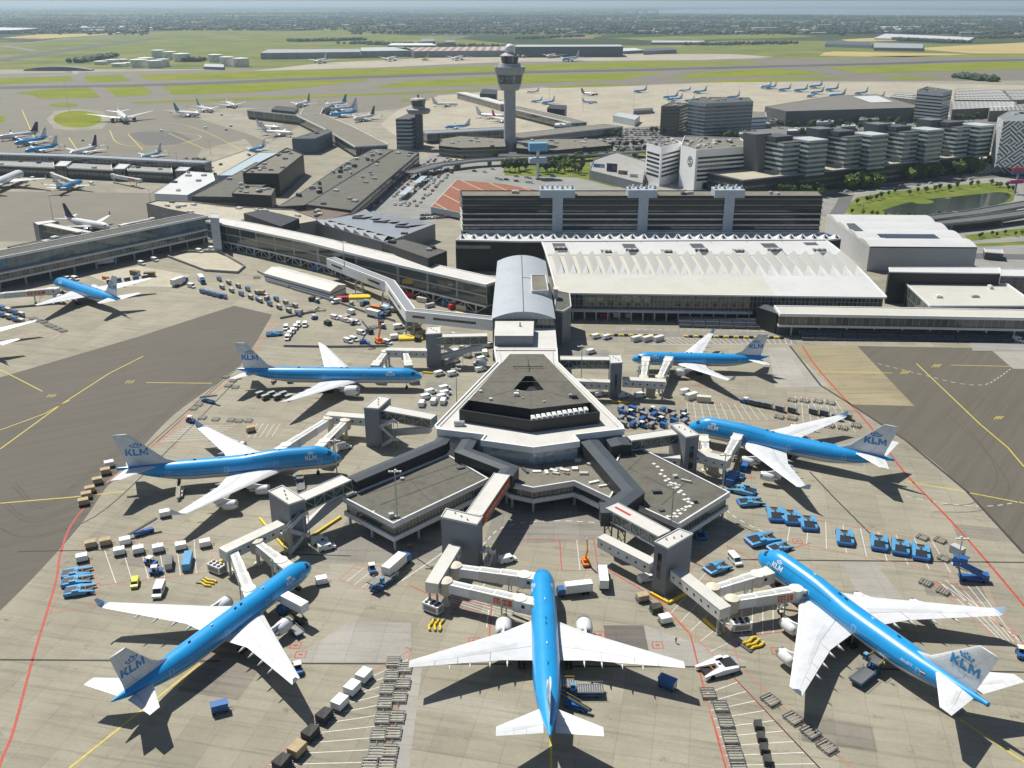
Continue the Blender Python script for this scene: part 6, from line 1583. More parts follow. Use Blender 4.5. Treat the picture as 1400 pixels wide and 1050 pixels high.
for roofp, lab, n in (([(1302, 150), (1390, 146), (1390, 139), (1300, 138.5)], 'brown warehouse with a chequered white skylight roof beside the striped tower', 0), ([(1216, 133), (1252, 137), (1252, 129), (1226, 127)], 'small brown warehouse with skylights left of the striped tower', 1), ([(1306, 137), (1385, 137.5), (1370, 123), (1306, 121)], 'broad dark warehouse dotted with white skylights behind the striped tower', 2), ([(1385, 137), (1480, 135), (1470, 122), (1372, 122.5)], 'rightmost dark warehouse with long white skylights', 3), ([(1353, 152), (1440, 150), (1430, 140), (1352, 146)], 'low warehouse with white striped roof beside the lattice hotel', 4)):
 t = building('warehouse', lab, 'warehouse', roofp, 13, CONCB, mat('warehouse_roof', (.12, .105, .095), .85, dirt=.25, scale=.05, obj=False), 0, .3, group='brown cargo warehouses')
 lo = Vector(t.location); A, B, C, D = [p - lo for p in px(roofp, 13.1)]
 nu, nv = (14, 7) if n != 1 else (6, 3)
 for i in range(nu):
  for j in range(nv):
   u, v = (i + .5 + .25 * (j % 2)) / (nu + .5), (j + .5) / nv
   p = A.lerp(B, u).lerp(D.lerp(C, u), v)
   b = MB(); sx, sy = (B - A).length / nu * .42, (D - A).length / nv * .40; b.box((0, 0, 0), (sx, sy, .4), math.atan2((B - A).y, (B - A).x))
   if i * nv + j < 98: o = b.build('skylight', WHITE, t); o.location = p
building('shed_office', 'pale low service building on the apron in front of the brown office', 'service building', [(838, 158), (868, 164), (875, 158), (845, 153.5)], 8, PALEB, LGREY, 0, .3)
building('apron_wall_shed', 'low dark shed on the pale apron beyond the ring of piers', 'shed', [(866, 152), (893, 150), (893, 147.5), (867, 149)], 5, GWALL, DGREY, 0, .2)
dk = building('parking_deck', 'two-storey car park deck with an outer wall left of the hotel', 'car park', [(806, 234), (878, 252), (884, 222), (842, 209), (812, 219)], 7, GWALL, CONC, 0, 1.0, None)
rr = random.Random(5)
for i, (x0, x1, y0, y1, cs) in enumerate(((811, 827, 224, 237, ((.08, .25, .55), (.2, .5, .75), (.5, .55, .5))), (829, 844, 223.5, 243, ((.03, .05, .12), (.05, .09, .2), (.25, .1, .05))), (845, 858, 233, 247, ((.3, .2, .12), (.55, .45, .3), (.1, .1, .08))), (861, 872, 238, 251, ((.5, .55, .62), (.2, .3, .5), (.6, .6, .6))))):
 D = G((x0 + x1) / 2, y1 + 3).y; z0, z1 = zy(D, y1), zy(D, y0)
 p, q = atD(x0, D, (z0 + z1) / 2), atD(x1, D, (z0 + z1) / 2); w = (q - p).length
 t = thing('billboard', ['blue landscape billboard on the car park edge, leftmost of the row', 'dark night-coloured billboard on the car park edge', 'brown portrait billboard on the car park edge', 'pale blue billboard beside the hotel, last of the row'][i], 'billboard', (*((p + q) / 2).xy, 0), -.45, 'billboards on the car park edge')
 b = MB(); b.box((0, 0, z0), (w, .6, z1 - z0)); b.build('board', mat('advert_%d' % i, cs[0], .4, dirt=.5, scale=.25), t)
 b = MB(); b.box((-w * .1, -.33, z0 + (z1 - z0) * .12), (w * .5, .06, (z1 - z0) * .4)); b.build('picture', mat('advert_pic_%d' % i, cs[1], .4, dirt=.5, scale=.4), t)
 b = MB(); b.box((w * .25, -.33, z0 + (z1 - z0) * .6), (w * .35, .07, (z1 - z0) * .25)); b.build('picture', mat('advert_txt_%d' % i, cs[2], .4, dirt=.3, scale=.4), t)
 b = MB()
 for s in (-1, 1): b.box((s * w * .35, .4, 0), (.5, .5, z0 + 1))
 b.build('post', STEEL, t)
t = thing('screen_tower', 'stacked red, blue and magenta video boards on a pole at the right edge', 'billboard', G(1387, 265)); D = G(1387, 265).y
for y0, y1, m, nm in ((229, 234, mat('red_board', (.5, .04, .06), .4, dirt=.4), 'upper_board'), (234.4, 238, DBLUE, 'middle_board'), (246, 251, mat('magenta_board', (.45, .05, .2), .4, dirt=.5), 'lower_board')):
 b = MB(); b.box((0, 0, zy(D, y1)), (13, 1.5, zy(D, y0) - zy(D, y1)), .3); b.build(nm, m, t)
b = MB(); b.bar((0, 0, 0), (0, 0, zy(D, 229)), 1.2); b.build('pole', GREY, t)
pier('horseshoe_pier', 'pier with grey roof and Y-shaped end behind the olive-roofed departures halls', [(508, 199), (462, 174), (424, 157)], 34, 12, [(3, 11, -1, PGLASS, 'glazing'), (0, 3, -2, UNDER, 'base')], ROOFG)
pier('side_pier', 'left arm of the Y-shaped pier end', [(424, 157), (395, 154), (348, 149)], 26, 11.9, [(3, 11, -1, PGLASS, 'glazing'), (0, 3, -2, UNDER, 'base')], ROOFG)
pier('side_pier', 'right arm of the Y-shaped pier end with a dark box beside it', [(424, 157), (428, 148), (440, 143)], 26, 11.8, [(3, 11, -1, PGLASS, 'glazing'), (0, 3, -2, UNDER, 'base')], ROOFG)
building('roof_house', 'black roof house at the fork of the Y-shaped pier', 'roof house', [(371, 150), (402, 153), (408, 148), (378, 145)], 15, BLACK, BLACK, 0, .3)
building('blue_roof_house', 'dark blue plant house near the root of the Y-shaped pier', 'roof house', [(399, 190), (430, 190), (454, 180), (448, 177), (424, 182)], 15, mat('slate_blue', (.09, .13, .19), .5, dirt=.2), ROOFD, 0, .4, None, 3)
pier('straight_pier', 'straight grey pier behind the small old control tower', [(580, 181), (640, 178), (694, 175)], 22, 11, [(3, 10, -1, PGLASS, 'glazing'), (0, 3, -2, UNDER, 'base')], GMET, edge=LGREY)
building('round_front_building', 'low dark glazed building with a curved front between the two control towers', 'terminal building', [(600, 200), (630, 203), (692, 201), (690, 190), (630, 186), (603, 190)], 10, DGLASS, ROOFG, 0, .6, (GWALL, 3, 4, 1.2), 6)
pier('south_pier', 'low grey pier with gates right of the tall control tower', [(702, 146), (745, 156), (792, 167)], 22, 11, [(3, 10, -1, PGLASS, 'glazing'), (0, 3, -2, UNDER, 'base')], ROOFG)
pier('pier_root', 'flat grey pier root running behind the billboard pylon', [(702, 186), (780, 177), (840, 171)], 30, 10, [(3, 9, -1, PGLASSB, 'glazing'), (0, 3, -2, UNDER, 'base')], ROOFG)
building('flat_terminal', 'broad flat dark-roofed terminal right of the tall control tower', 'terminal building', [(706, 203), (760, 206), (838, 199), (815, 190), (742, 190), (706, 193)], 9, BLACK, ROOFG, 0, .5, None, 12, seed=2)
building('roof_house', 'black box at the end of the grey pier right of the control tower', 'roof house', [(748, 148), (772, 150), (775, 144), (752, 143)], 15, BLACK, BLACK, 0, .2)
building('roof_house', 'black box on the pier tip left of the tall control tower head', 'roof house', [(656, 128), (678, 129), (680, 123), (660, 121.5)], 15, BLACK, BLACK, 0, .2)
pier('side_pier', 'thin white-roofed pier arm leading to the tall control tower', [(630, 126), (665, 135), (690, 142)], 14, 10, [(0, 9, -1, PGLASS, 'glazing')], ROOFW)
def shed(lab, p, z, roof=LGREY, wall=GWALL, group='cargo sheds beyond the runway', units=0): return building('cargo_shed', lab, 'warehouse', p, z, wall, roof, 0, .2, None, units, group=group)
CARGOW = mat('cargo_wall', (.27, .29, .31), .6, dirt=.5, scale=.03, streak=True)
GRIB = mat('striped_grey_roof', (.33, .345, .36), .5, dirt=.3, scale=.05)
shed('long grey cargo shed at the left end of the cargo row', [(356, 72.5), (492, 71), (492, 67), (366, 67.5)], 16, GRIB, CARGOW)
shed('grey cargo shed with ribbed roof left of the red-striped one', [(493, 70), (566, 69), (552, 64), (493, 65)], 17, LGREY, CARGOW)
rs, nt_, b_ = nodes('red_striped_roof'); g = N(nt_); x, y, z = g.sep(g.pos())
nt_.links.new(g.mix(g.math('LESS_THAN', g.math('FRACT', g.math('DIVIDE', x, 22.0)), .5), (.42, .40, .38), (.30, .14, .10)), b_.inputs['Base Color'])
shed('long cargo shed with red and white striped roof', [(566, 70), (696, 69), (692, 63.5), (540, 65)], 17, rs)
shed('pale-roofed shed behind the red-striped cargo shed', [(530, 62), (598, 62), (590, 59), (535, 59)], 18, OFFW)
shed('dark blue cargo building right of the control tower head', [(704, 64), (852, 63.5), (848, 61), (706, 61.5)], 28, LGREY, mat('dark_blue_wall', (.05, .06, .085), .6, dirt=.2))
shed('small dark cargo building at the right end of the cargo row', [(880, 70), (925, 68), (920, 65), (882, 66)], 10, DGREY)
shed('white pointed roof shed between the dark cargo buildings', [(852, 70), (880, 68.5), (868, 65.5), (850, 66)], 8, WPAN)
shed('grey office cluster left part behind the cargo sheds', [(575, 57), (595, 56), (594, 53), (576, 53)], 22, GWALL); shed('grey office cluster right part behind the cargo sheds', [(608, 58), (622, 57.5), (621, 55), (609, 55)], 24, GWALL)
shed('wide white warehouse at the upper left edge', [(-30, 42), (23, 41), (55, 38.5), (-20, 37)], 18, WPAN, mat('blue_grey_wall', (.16, .2, .25), .6, dirt=.2))
shed('flat pale warehouse right of the wide white one', [(110, 38), (200, 37), (195, 35), (112, 35.5)], 9, PALEB)
shed('long white greenhouse in the far fields', [(1195, 52), (1325, 55), (1332, 51), (1210, 46)], 7, WPAN, WHITE)
shed('grey low barn in the right fields', [(1195, 65), (1262, 66), (1262, 60), (1195, 58.5)], 9, GRIB)
shed('row of white and dark blocks in the right fields', [(1128, 60), (1192, 62), (1192, 57), (1130, 56)], 10, DGREY, PALEB)
shed('pale flat shed in the centre fields', [(890, 58), (965, 58), (962, 55.5), (892, 55.5)], 8, LGREY)
shed('two low grey sheds far behind the fields', [(1195, 40), (1262, 41), (1260, 36), (1197, 36)], 10, LGREY)
bn = thing('bunker_shed', 'long low shed with curved grassy roof beside the runway', 'shed', G(78, 97))
b = MB(); L_, n_ = 150, 14; rg = []
for k in (0, 1):
 rg.append([(-L_ / 2 + L_ * i / n_, k * 22, 9.5 * (math.sin(math.pi * (.06 + .88 * i / n_)) ** .8)) for i in range(n_ + 1)] + [(L_ / 2, k * 22, 0), (-L_ / 2, k * 22, 0)])
b.rings(rg); fixn(b.build('shell', GWALL, bn))
b = MB(); b.box((0, -.2, 1.5), (L_ * .6, .3, 4)); b.build('glazing', DGLASS, bn)
TK = mat('tank_paint', (.74, .72, .66), .5, dirt=.15, scale=.05, streak=True)
ring_n = 0
tanks = [(138, 88, 9, 5.5), (153, 86, 8, 5.5), (168, 85, 8, 5), (163, 91, 10, 5.5), (175, 90, 7, 5.5), (191, 91.5, 12, 12.5), (200, 88, 11, 11), (212, 92.5, 10.5, 12), (224, 91, 8.5, 12.5), (217, 78.5, 9.5, 12), (233, 81, 9.5, 12.5), (249, 84, 11.5, 13), (295, 84.5, 10, 12), (311, 90, 9.5, 15), (330, 91, 11, 14)]
for i, (x, y, r, h) in enumerate(tanks):
 c = G(x, y); s = c.y / 1300 * .93
 R_ = r * s; H_ = (h * .80) * s
 t = thing('fuel_tank', 'cream cylindrical fuel storage tank in the tank farm beyond the runway', 'fuel tank', c, 0, 'fuel tanks beyond the runway')
 b = MB(); b.cyl((0, 0, 0), (0, 0, H_), R_, n=28); o = b.build('shell', TK, t, True); sharp(o)
 b = MB(); b.cyl((0, 0, H_), (0, 0, H_ + R_ * .08), R_ * 1.02, .3, n=28); b.build('roof', WHITE, t)
 b = MB()
 for k in range(12): a = -2.2 + k * .09; b.bar((R_ * 1.03 * math.cos(a), R_ * 1.03 * math.sin(a), H_ * k / 12), (R_ * 1.03 * math.cos(a + .09), R_ * 1.03 * math.sin(a + .09), H_ * (k + 1) / 12), .8)
 b.build('spiral_stair', STEEL, t)
building('pump_house', 'low grey pump house among the cream fuel tanks', 'service building', [(278, 91), (306, 92), (306, 88), (280, 87)], 6, GWALL, LGREY, 0, .2)
ROADL = concrete('pale_road', (.27, .265, .25), 12, R(20), .2, .3, .1)
sheet('forecourt_road', ROADL, [(478, 296), (560, 232), (590, 210), (640, 195), (720, 205), (900, 190), (1000, 210), (900, 290), (640, 300), (590, 300)], .10)
sheet('parking_ground', mat('car_park_asphalt', (.17, .165, .155), .85, dirt=.3, scale=.1, obj=False), [(815, 200), (832, 176), (905, 172), (950, 180), (1040, 172), (1260, 158), (1400, 165), (1480, 200), (1330, 215), (1030, 250), (890, 205)], .11)
sheet('grass_bank', GRASSN, [(690, 226), (760, 217), (884, 207), (884, 214), (806, 222), (812, 238), (880, 256), (840, 256), (790, 243), (690, 240)], .14)
sheet('east_ground', ROADL, [(1010, 275), (1150, 262), (1330, 236), (1480, 228), (1600, 480), (1330, 480), (1270, 300), (1130, 295), (1010, 300)], .12)
sheet('grass_bank', GRASSN, [(1150, 287), (1172, 270), (1215, 262), (1262, 258), (1310, 253), (1352, 250), (1390, 258), (1385, 275), (1340, 289), (1270, 299), (1165, 295)], .16)
sheet('grass_bank', GRASSN, [(1318, 322), (1400, 312), (1480, 306), (1480, 318), (1400, 322), (1325, 330)], .16); sheet('grass_bank', GRASSN, [(1325, 334), (1480, 326), (1480, 331), (1330, 338)], .16)
sheet('pond', WATER, smooth_path([(1205, 288), (1235, 279), (1268, 273), (1300, 269.5), (1345, 265), (1368, 263), (1382, 267), (1370, 278), (1332, 288), (1280, 296.5), (1230, 296), (1205, 288)], 4)[:-1], .22)
sheet('pond_island', GRASSN, [(1262 + 15 * math.cos(a * .628), 276.5 + 3 * math.sin(a * .628)) for a in range(10)], .3)
L = Lines(); L.line([(1010, 272), (1140, 268), (1160, 260), (1240, 252), (1330, 243), (1400, 238)], 12, .18); L.line([(1320, 350), (1420, 352), (1480, 344)], 14, .18); L.line([(1140, 300), (1152, 280), (1160, 262)], 10, .19); L.build('road', ROADM)
L = Lines(); L.line([(1160, 266), (1240, 257), (1310, 250), (1350, 246)], 4, .2); L.build('footpath', LCONC)
def viaduct(lab, path, w, z, name='viaduct'):
 W = px(path, z); c = sum(W, Vector()) / len(W); c.z = 0; t = thing(name, lab, 'elevated road', c, group='elevated roads'); W = [p - c for p in W]
 O = ribbon(W, w); wpoly('deck', CONC, O, z - 1.2, z - .02, t); wpoly('carriageway', ROADM, inset(O, .6), z - .02, z + .03, t)
 b = MB(); n = len(W)
 for A_s in (O[:n], O[n:]):
  for p, q in zip(A_s, A_s[1:]): b.bar((*p, z + .4), (*q, z + .4), .25, .9)
 b.build('barrier', LGREY, t)
 for p, q in zip(W, W[1:]):
  k = max(1, int((q - p).length / 26))
  for s in range(k):
   r = p.lerp(q, (s + .5) / k); b = MB(); b.box((r.x, r.y, 0), (1.6, w * .7, z - 1.2), ang(p, q)); b.build('pier_wall', CONC, t)
 return t
viaduct('nearer elevated road curving past the pond', [(1262, 306), (1330, 300), (1400, 291), (1480, 281)], 11, 6)
viaduct('farther elevated road past the pond', [(1262, 299), (1330, 291), (1400, 279), (1480, 266)], 11, 7)
viaduct('elevated forecourt road passing behind the orange roof', [(560, 236), (600, 225), (650, 219), (726, 215), (820, 210), (884, 206)], 12, 6)
rb = random.Random(9)
for i, (x, y, w_, l) in enumerate(((1062, 164, 9, 'pale low shed between glass slab office and hangar'), (1090, 178, 14, 'flat grey roof behind the first dark office'), (1128, 166, 12, 'white low shed under the hangar wall'), (1160, 172, 10, 'small white service block behind the second dark office'), (1188, 163, 14, 'long pale shed at the hangar foot'), (1215, 170, 9, 'grey low block left of the striped tower'), (1236, 178, 12, 'flat dark roof behind the third dark office'), (1300, 172, 16, 'low pale shed right of the striped tower foot'), (1338, 176, 12, 'flat white roof behind the last dark office'), (1020, 182, 10, 'white low service block in the car park behind the hotel'), (770, 170, 12, 'small pale building at the grey pier foot'), (655, 190, 9, 'round-cornered low white building left of the control tower'))):
 building('service_building', l, 'service building', [(x - w_, y + 1.5), (x + w_, y + .5), (x + w_ * .9, y - 2.6), (x - w_ * .9, y - 1.8)], rb.uniform(5, 9), rb.choice((OFFW, PALEB, GWALL)), rb.choice((WPAN, ROOFG, LGREY)), 0, .4, (DGLASS, 2, 3.4, 1.3), 4, seed=i)
building('ticket_kiosk', 'small dark flat-roofed kiosk on the pale ground right of the huge white hall', 'kiosk', [(1347, 345), (1372, 347), (1370, 341), (1345, 340)], 4.5, DGREY, LGREY, 0, .3, pm=OFFW)
sheet('terrace_roof', PALEDECK, [(600, 214), (640, 200), (700, 208), (690, 220), (640, 222)], .2)
sheet('lake', LAKE, [(850, 17.5), (930, 13), (1100, 11.8), (1250, 13), (1400, 16), (1900, 16), (1900, 21.5), (1260, 21), (1000, 19)], .3)
for m, pts in ((FIELD, [(830, 52), (1060, 46), (1120, 50), (900, 56)]), (STRAW, [(1240, 66), (1400, 58), (1700, 55), (1700, 74), (1330, 73)]), (STRAW, [(1150, 54), (1228, 50), (1225, 56), (1160, 57)]), (FIELD, [(1050, 66), (1190, 62), (1195, 67), (1060, 75)]),
    (STRAW, [(1130, 70), (1330, 74), (1240, 78), (1120, 76)]), (GRASS, [(980, 82), (1120, 78), (1400, 74), (1400, 79), (1150, 86), (1040, 88)]), (FIELD, [(1245, 41), (1400, 40), (1400, 47), (1270, 47)]), (STRAW, [(0, 52), (50, 47), (180, 45), (60, 53)])):
 sheet('field', m, pts, -.1)
BARK = mat('bark', (.09, .065, .045), .9, dirt=.3)
def leaf_mat(name, a, b_, c):
 m, nt, bs = nodes(name); g = N(nt)
 n = g.noise(g.pos(), .9, 3, .6); r = g.math('ADD', g.math('MULTIPLY', n, .75), g.math('MULTIPLY', g.rand(), .25))
 nt.links.new(g.ramp(r, [(.3, a), (.52, b_), (.72, c)]), bs.inputs['Base Color']); bs.inputs['Roughness'].default_value = .7; bs.inputs['Specular IOR Level'].default_value = .25
 return m
LEAF = leaf_mat('foliage', (.045, .075, .018), (.075, .12, .025), (.12, .16, .04)); LEAFD = leaf_mat('dark_foliage', (.022, .042, .016), (.04, .065, .022), (.065, .09, .03))
LEAFY = leaf_mat('yellow_green_foliage', (.09, .13, .02), (.15, .20, .03), (.2, .24, .05))
def crown_mesh(seed, h, r, n, leaf):
 rr = random.Random(seed); b = MB(); cl = []
 for i in range(9):
  a = rr.uniform(0, 6.28); d = rr.uniform(.1, .62) * r; cl.append((d * math.cos(a), d * math.sin(a), h * rr.uniform(.42, .86), r * rr.uniform(.34, .52)))
 for i in range(n):
  cx, cy, cz, cr = rr.choice(cl); v = Vector((rr.gauss(0, 1), rr.gauss(0, 1), rr.gauss(0, 1))).normalized() * cr * rr.uniform(.65, 1.05)
  p = Vector((cx, cy, cz)) + v; nn = (v.normalized() + Vector((rr.uniform(-.6, .6), rr.uniform(-.6, .6), rr.uniform(-.2, .8)))).normalized()
  u = nn.orthogonal().normalized(); w = nn.cross(u); s = leaf * rr.uniform(.6, 1.3); q = rr.uniform(0, 6.28); uu = u * math.cos(q) + w * math.sin(q); ww = nn.cross(uu)
  b.quad(p - uu * s - ww * s * .5, p + uu * s * .2 - ww * s * .8, p + uu * s + ww * s * .4, p - uu * s * .3 + ww * s * .9)
 return b
def make_tree(name, label, seed, h, r, n, leaf, m, group):
 t = thing(name, label, 'tree', group=group)
 b = MB(); rr = random.Random(seed); b.cyl((0, 0, 0), (.1, 0, h * .5), .28, .16, 7)
 for i in range(5): a = i * 1.26 + rr.random(); b.cyl((.1, 0, h * (.3 + .05 * i)), (math.cos(a) * r * .6, math.sin(a) * r * .6, h * rr.uniform(.6, .8)), .13, .05, 5)
 b.build('trunk', BARK, t); crown_mesh(seed, h, r, n, leaf).build('crown', m, t)
 return t
PT = [make_tree('broadleaf_tree', '', 1, 10, 4.6, 420, .62, LEAF, ''), make_tree('broadleaf_tree', '', 2, 11, 4.2, 420, .62, LEAF, ''), make_tree('broadleaf_tree', '', 3, 8.5, 4.4, 420, .55, LEAFY, ''), make_tree('broadleaf_tree', '', 4, 9, 3.6, 380, .6, LEAFD, '')]
used_t = [False] * 4
rt = random.Random(12)
def plant(x, y, k, label, group, s=1.0):
 p = G(x, y); p.z = .1
 if not used_t[k]:
  o = PT[k]; used_t[k] = True; o.location = p; o.rotation_euler.z = rt.uniform(0, 6); o.scale = (s,) * 3; o['label'] = label; o['group'] = group
 else: o = dup(PT[k], p, rt.uniform(0, 6), label, group, (s * rt.uniform(.9, 1.1), s * rt.uniform(.9, 1.1), s * rt.uniform(.88, 1.12)))
 return o
def row(pts, n, k, label, group, s=1.0, jx=3, jy=1.2):
 P = pts; tot = len(P) - 1
 for i in range(n):
  t = (i + .5) / n * tot; a = int(t); f = t - a
  plant(P[a][0] + (P[a + 1][0] - P[a][0]) * f + rt.uniform(-jx, jx), P[a][1] + (P[a + 1][1] - P[a][1]) * f + rt.uniform(-jy, jy), k if isinstance(k, int) else rt.choice(k), label, group, s)
row([(1157, 259), (1200, 256)], 9, (0, 2, 2), 'bright green tree in the grove left of the pond', 'trees left of the pond', 1.4, 2, 1.5)
row([(1240, 248), (1285, 243)], 10, (0, 2), 'full green tree in the grove below the third office block', 'trees below the offices', 1.45, 2, 1.5)
row([(1302, 241), (1356, 235)], 12, (0, 2), 'full green tree in the grove below the last office block', 'trees below the last office', 1.45, 2, 1.5)
row([(1055, 270), (1090, 270), (1128, 268)], 8, (2, 0), 'yellow green tree beside the black office block end', 'trees beside the black office block', 1.0, 4, 2)
row([(1170, 280), (1215, 268), (1280, 262), (1350, 254), (1392, 262)], 22, (3, 0, 2), 'young tree on the grassy bank of the pond', 'young trees round the pond', .55, 5, 2)
row([(1160, 292), (1230, 299), (1320, 294)], 12, (3, 2), 'shrubby tree on the near shore of the pond', 'shrubs on the near shore', .45, 5, 1)
row([(690, 236), (722, 233)], 9, (0, 3), 'dense tree left of the billboard pylon', 'trees round the billboard pylon', 1.1, 3, 2); row([(738, 238), (764, 234), (800, 238)], 15, (0, 3, 2), 'dense tree right of the billboard pylon', 'trees right of the billboard pylon', 1.15, 3, 3)
row([(742, 226), (884, 211)], 22, (3, 0), 'roadside tree along the elevated forecourt road', 'trees along the elevated road', .9, 3, 1.5); row([(780, 208), (880, 200)], 16, (3,), 'dark hedge tree between the flat terminal and the elevated road', 'hedge trees by the flat terminal', .8, 2, .8)
row([(616, 212), (640, 208), (676, 216)], 10, (0, 3, 2), 'tree in the forecourt garden at the foot of the control tower', 'trees at the control tower foot', 1.0, 5, 3)
row([(985, 192), (1037, 190)], 10, (3, 0), 'dark tree in the car park behind the hotel', 'trees behind the hotel', 1.0, 3, 2); row([(1095, 186), (1130, 186)], 7, (0, 3), 'tree on the terrace between the dark office blocks', 'trees between the offices', 1.0, 4, 2)
row([(1252, 172), (1345, 164)], 12, (0, 3), 'tree behind the dark office blocks near the warehouses', 'trees behind the offices', 1.0, 4, 2); row([(1180, 176), (1240, 174)], 6, (3, 0), 'tree beside the low sheds behind the second office block', 'trees behind the second office', .9, 4, 2)
row([(1060, 172), (1150, 178), (1240, 168)], 22, (3, 0), 'dark tree among the low sheds behind the office row', 'trees among the sheds', 1.0, 8, 4)
row([(890, 186), (960, 178)], 8, (3, 0), 'dark tree in the crowded car park', 'trees in the crowded car park', .9, 6, 3)
row([(1400, 320), (1330, 327)], 7, (2, 3), 'small roadside shrub tree near the elevated roads', 'shrubs near the elevated roads', .4, 4, 2)
row([(253, 226), (282, 226)], 4, (2, 0), 'small courtyard tree at the far pier end', 'courtyard trees', .8, 3, 1)
row([(820, 186), (850, 190)], 5, (2, 0), 'tree at the edge of the crowded car park', 'trees at the car park', .9, 6, 3)
for i in range(4):
 if not used_t[i]:
  for c_ in list(PT[i].children): bpy.data.objects.remove(c_)
  bpy.data.objects.remove(PT[i])
def wood(name, label, spots, m, seed, hmin=5, hmax=12):
 rr = random.Random(seed); b = MB()
 for x, y in spots:
  h = rr.uniform(hmin, hmax); r = h * rr.uniform(.5, .95); z0 = h * .12
  n = 5; rg = []
  for kk, (f, zz) in enumerate(((.55, z0), (1.0, h * .42), (.72, h * .78))):
   o = rr.uniform(0, 1); rg.append([(x + r * f * rr.uniform(.7, 1.25) * math.cos(6.283 * i / n + o), y + r * f * rr.uniform(.7, 1.25) * math.sin(6.283 * i / n + o), zz * rr.uniform(.85, 1.15) - .3) for i in range(n)])
  vs = [p for q in rg for p in q] + [(x, y, h)]
  fs = [(k * n + i, k * n + (i + 1) % n, (k + 1) * n + (i + 1) % n, (k + 1) * n + i) for k in range(2) for i in range(n)] + [(2 * n + i, 2 * n + (i + 1) % n, 3 * n) for i in range(n)]
  b.add(vs, fs)
 o = b.build(name, m); tag(o, label, 'trees', kind='stuff'); return o
rw_ = random.Random(31)
def along(pts, n, jx, jy):
 out = []; P = [G(*p) for p in pts]
 L = [(P[i + 1] - P[i]).length for i in range(len(P) - 1)]; T = sum(L)
 for i in range(n):
  t = rw_.random() * T; k = 0
  while t > L[k] and k < len(L) - 1: t -= L[k]; k += 1
  p = P[k].lerp(P[k + 1], t / L[k]); out.append((p.x + rw_.gauss(0, jx), p.y + rw_.gauss(0, jy)))
 return out
WOODM = leaf_mat('far_wood', (.012, .026, .012), (.022, .040, .017), (.038, .056, .022))
S_ = []
S_ += along([(106, 86), (152, 78)], 150, 8, 16); S_ += along([(400, 57), (495, 55)], 260, 10, 14); S_ += along([(255, 84), (275, 84)], 30, 6, 10)
S_ += along([(705, 54), (800, 50)], 90, 4, 6); S_ += along([(960, 44), (1160, 46)], 260, 30, 30); S_ += along([(1225, 55), (1318, 59)], 260, 12, 22); S_ += along([(1330, 53), (1400, 51), (1600, 50)], 300, 40, 40); S_ += along([(1080, 60), (960, 62)], 100, 30, 14)
S_ += along([(480, 60), (700, 66)], 160, 30, 20); S_ += along([(1310, 107), (1362, 112)], 60, 6, 8)
wood('treeline', 'dark rows of trees bordering the airfield and its fields', S_, LEAFD, 4, 7, 14)
S_ = []
cl = []
for i in range(300):
 y = 143 * (1300 + 205) / rw_.uniform(8, 44); x = rw_.uniform(-.64, .64) * y; cl.append((x, y, rw_.uniform(90, 520) * (y / 5000) ** .5, rw_.uniform(18, 70) * (y / 5000) ** .5, rw_.uniform(-.3, .3)))
def clear(x, y):
 yp = HOR + 1500 * 143 / y
 xp = 700 + x * FPX / (y * COS + 53)
 if yp > 42 and 200 < xp < 480: return False
 if yp > 50: return False
 if 11.5 < yp < 21.5 and xp > 900: return False
 if yp > 38 and (430 < xp < 560 or xp < 120): return rw_.random() < .25
 return True
while len(S_) < 26000:
 x, y, sx, sy, a = rw_.choice(cl); u, v = rw_.gauss(0, sx), rw_.gauss(0, sy); px_, py_ = x + u * math.cos(a) - v * math.sin(a), y + u * math.sin(a) + v * math.cos(a)
 if py_ > 3300 and clear(px_, py_): S_.append((px_, py_))
wood('far_woods', 'hazy belts of trees filling the distant town', S_, WOODM, 5, 8, 19)
HW = [mat('far_wall_a', (.42, .40, .37), .8), mat('far_wall_b', (.25, .16, .12), .8), mat('far_wall_c', (.5, .5, .5), .7)]
HR = [mat('far_roof_a', (.22, .11, .08), .8), mat('far_roof_b', (.2, .2, .205), .8), mat('far_roof_c', (.68, .68, .68), .6), mat('far_roof_d', (.42, .42, .42), .7)]
def house_mesh(b, c, w, l, h, rz, flat):
 ca, sa = math.cos(rz), math.sin(rz)
 T = lambda x, y, z: (c[0] + x * ca - y * sa, c[1] + x * sa + y * ca, c[2] + z)
 v = [T(-w, -l, 0), T(w, -l, 0), T(w, l, 0), T(-w, l, 0), T(-w, -l, h), T(w, -l, h), T(w, l, h), T(-w, l, h)]
 f = [(0, 1, 5, 4), (1, 2, 6, 5), (2, 3, 7, 6), (3, 0, 4, 7)]
 if flat: b.add(v, f, 0); b.add(v[4:], [(0, 1, 2, 3)], 1)
 else: b.add(v, f, 0); b.add(v[4:] + [T(-w, 0, h * 1.55), T(w, 0, h * 1.55)], [(0, 1, 5, 4), (2, 3, 4, 5)], 1); b.add(v[4:] + [T(-w, 0, h * 1.55), T(w, 0, h * 1.55)], [(3, 0, 4), (1, 2, 5)], 0)
protos = []
rh = random.Random(8)
for i in range(12):
 b = MB(); flat = i % 3 != 0
 w, l, h = (rh.uniform(14, 45), rh.uniform(12, 25), rh.uniform(6, 11)) if flat else (rh.uniform(8, 20), 5, 5.5)
 house_mesh(b, (0, 0, 0), w, l, h, 0, flat); o = b.build('far_building', [HW[i % 3], HR[(0 if i % 2 else 1) if not flat else rh.choice((1, 2, 2, 3))]]); protos.append(o)
cl2 = [c for c in cl]
def hspot():
 while True:
  x, y, sx, sy, a = rh.choice(cl2); px_, py_ = x + rh.gauss(0, sx * 1.3), y + rh.gauss(0, sy * 1.5)
  if py_ > 3400 and clear(px_, py_): return px_, py_
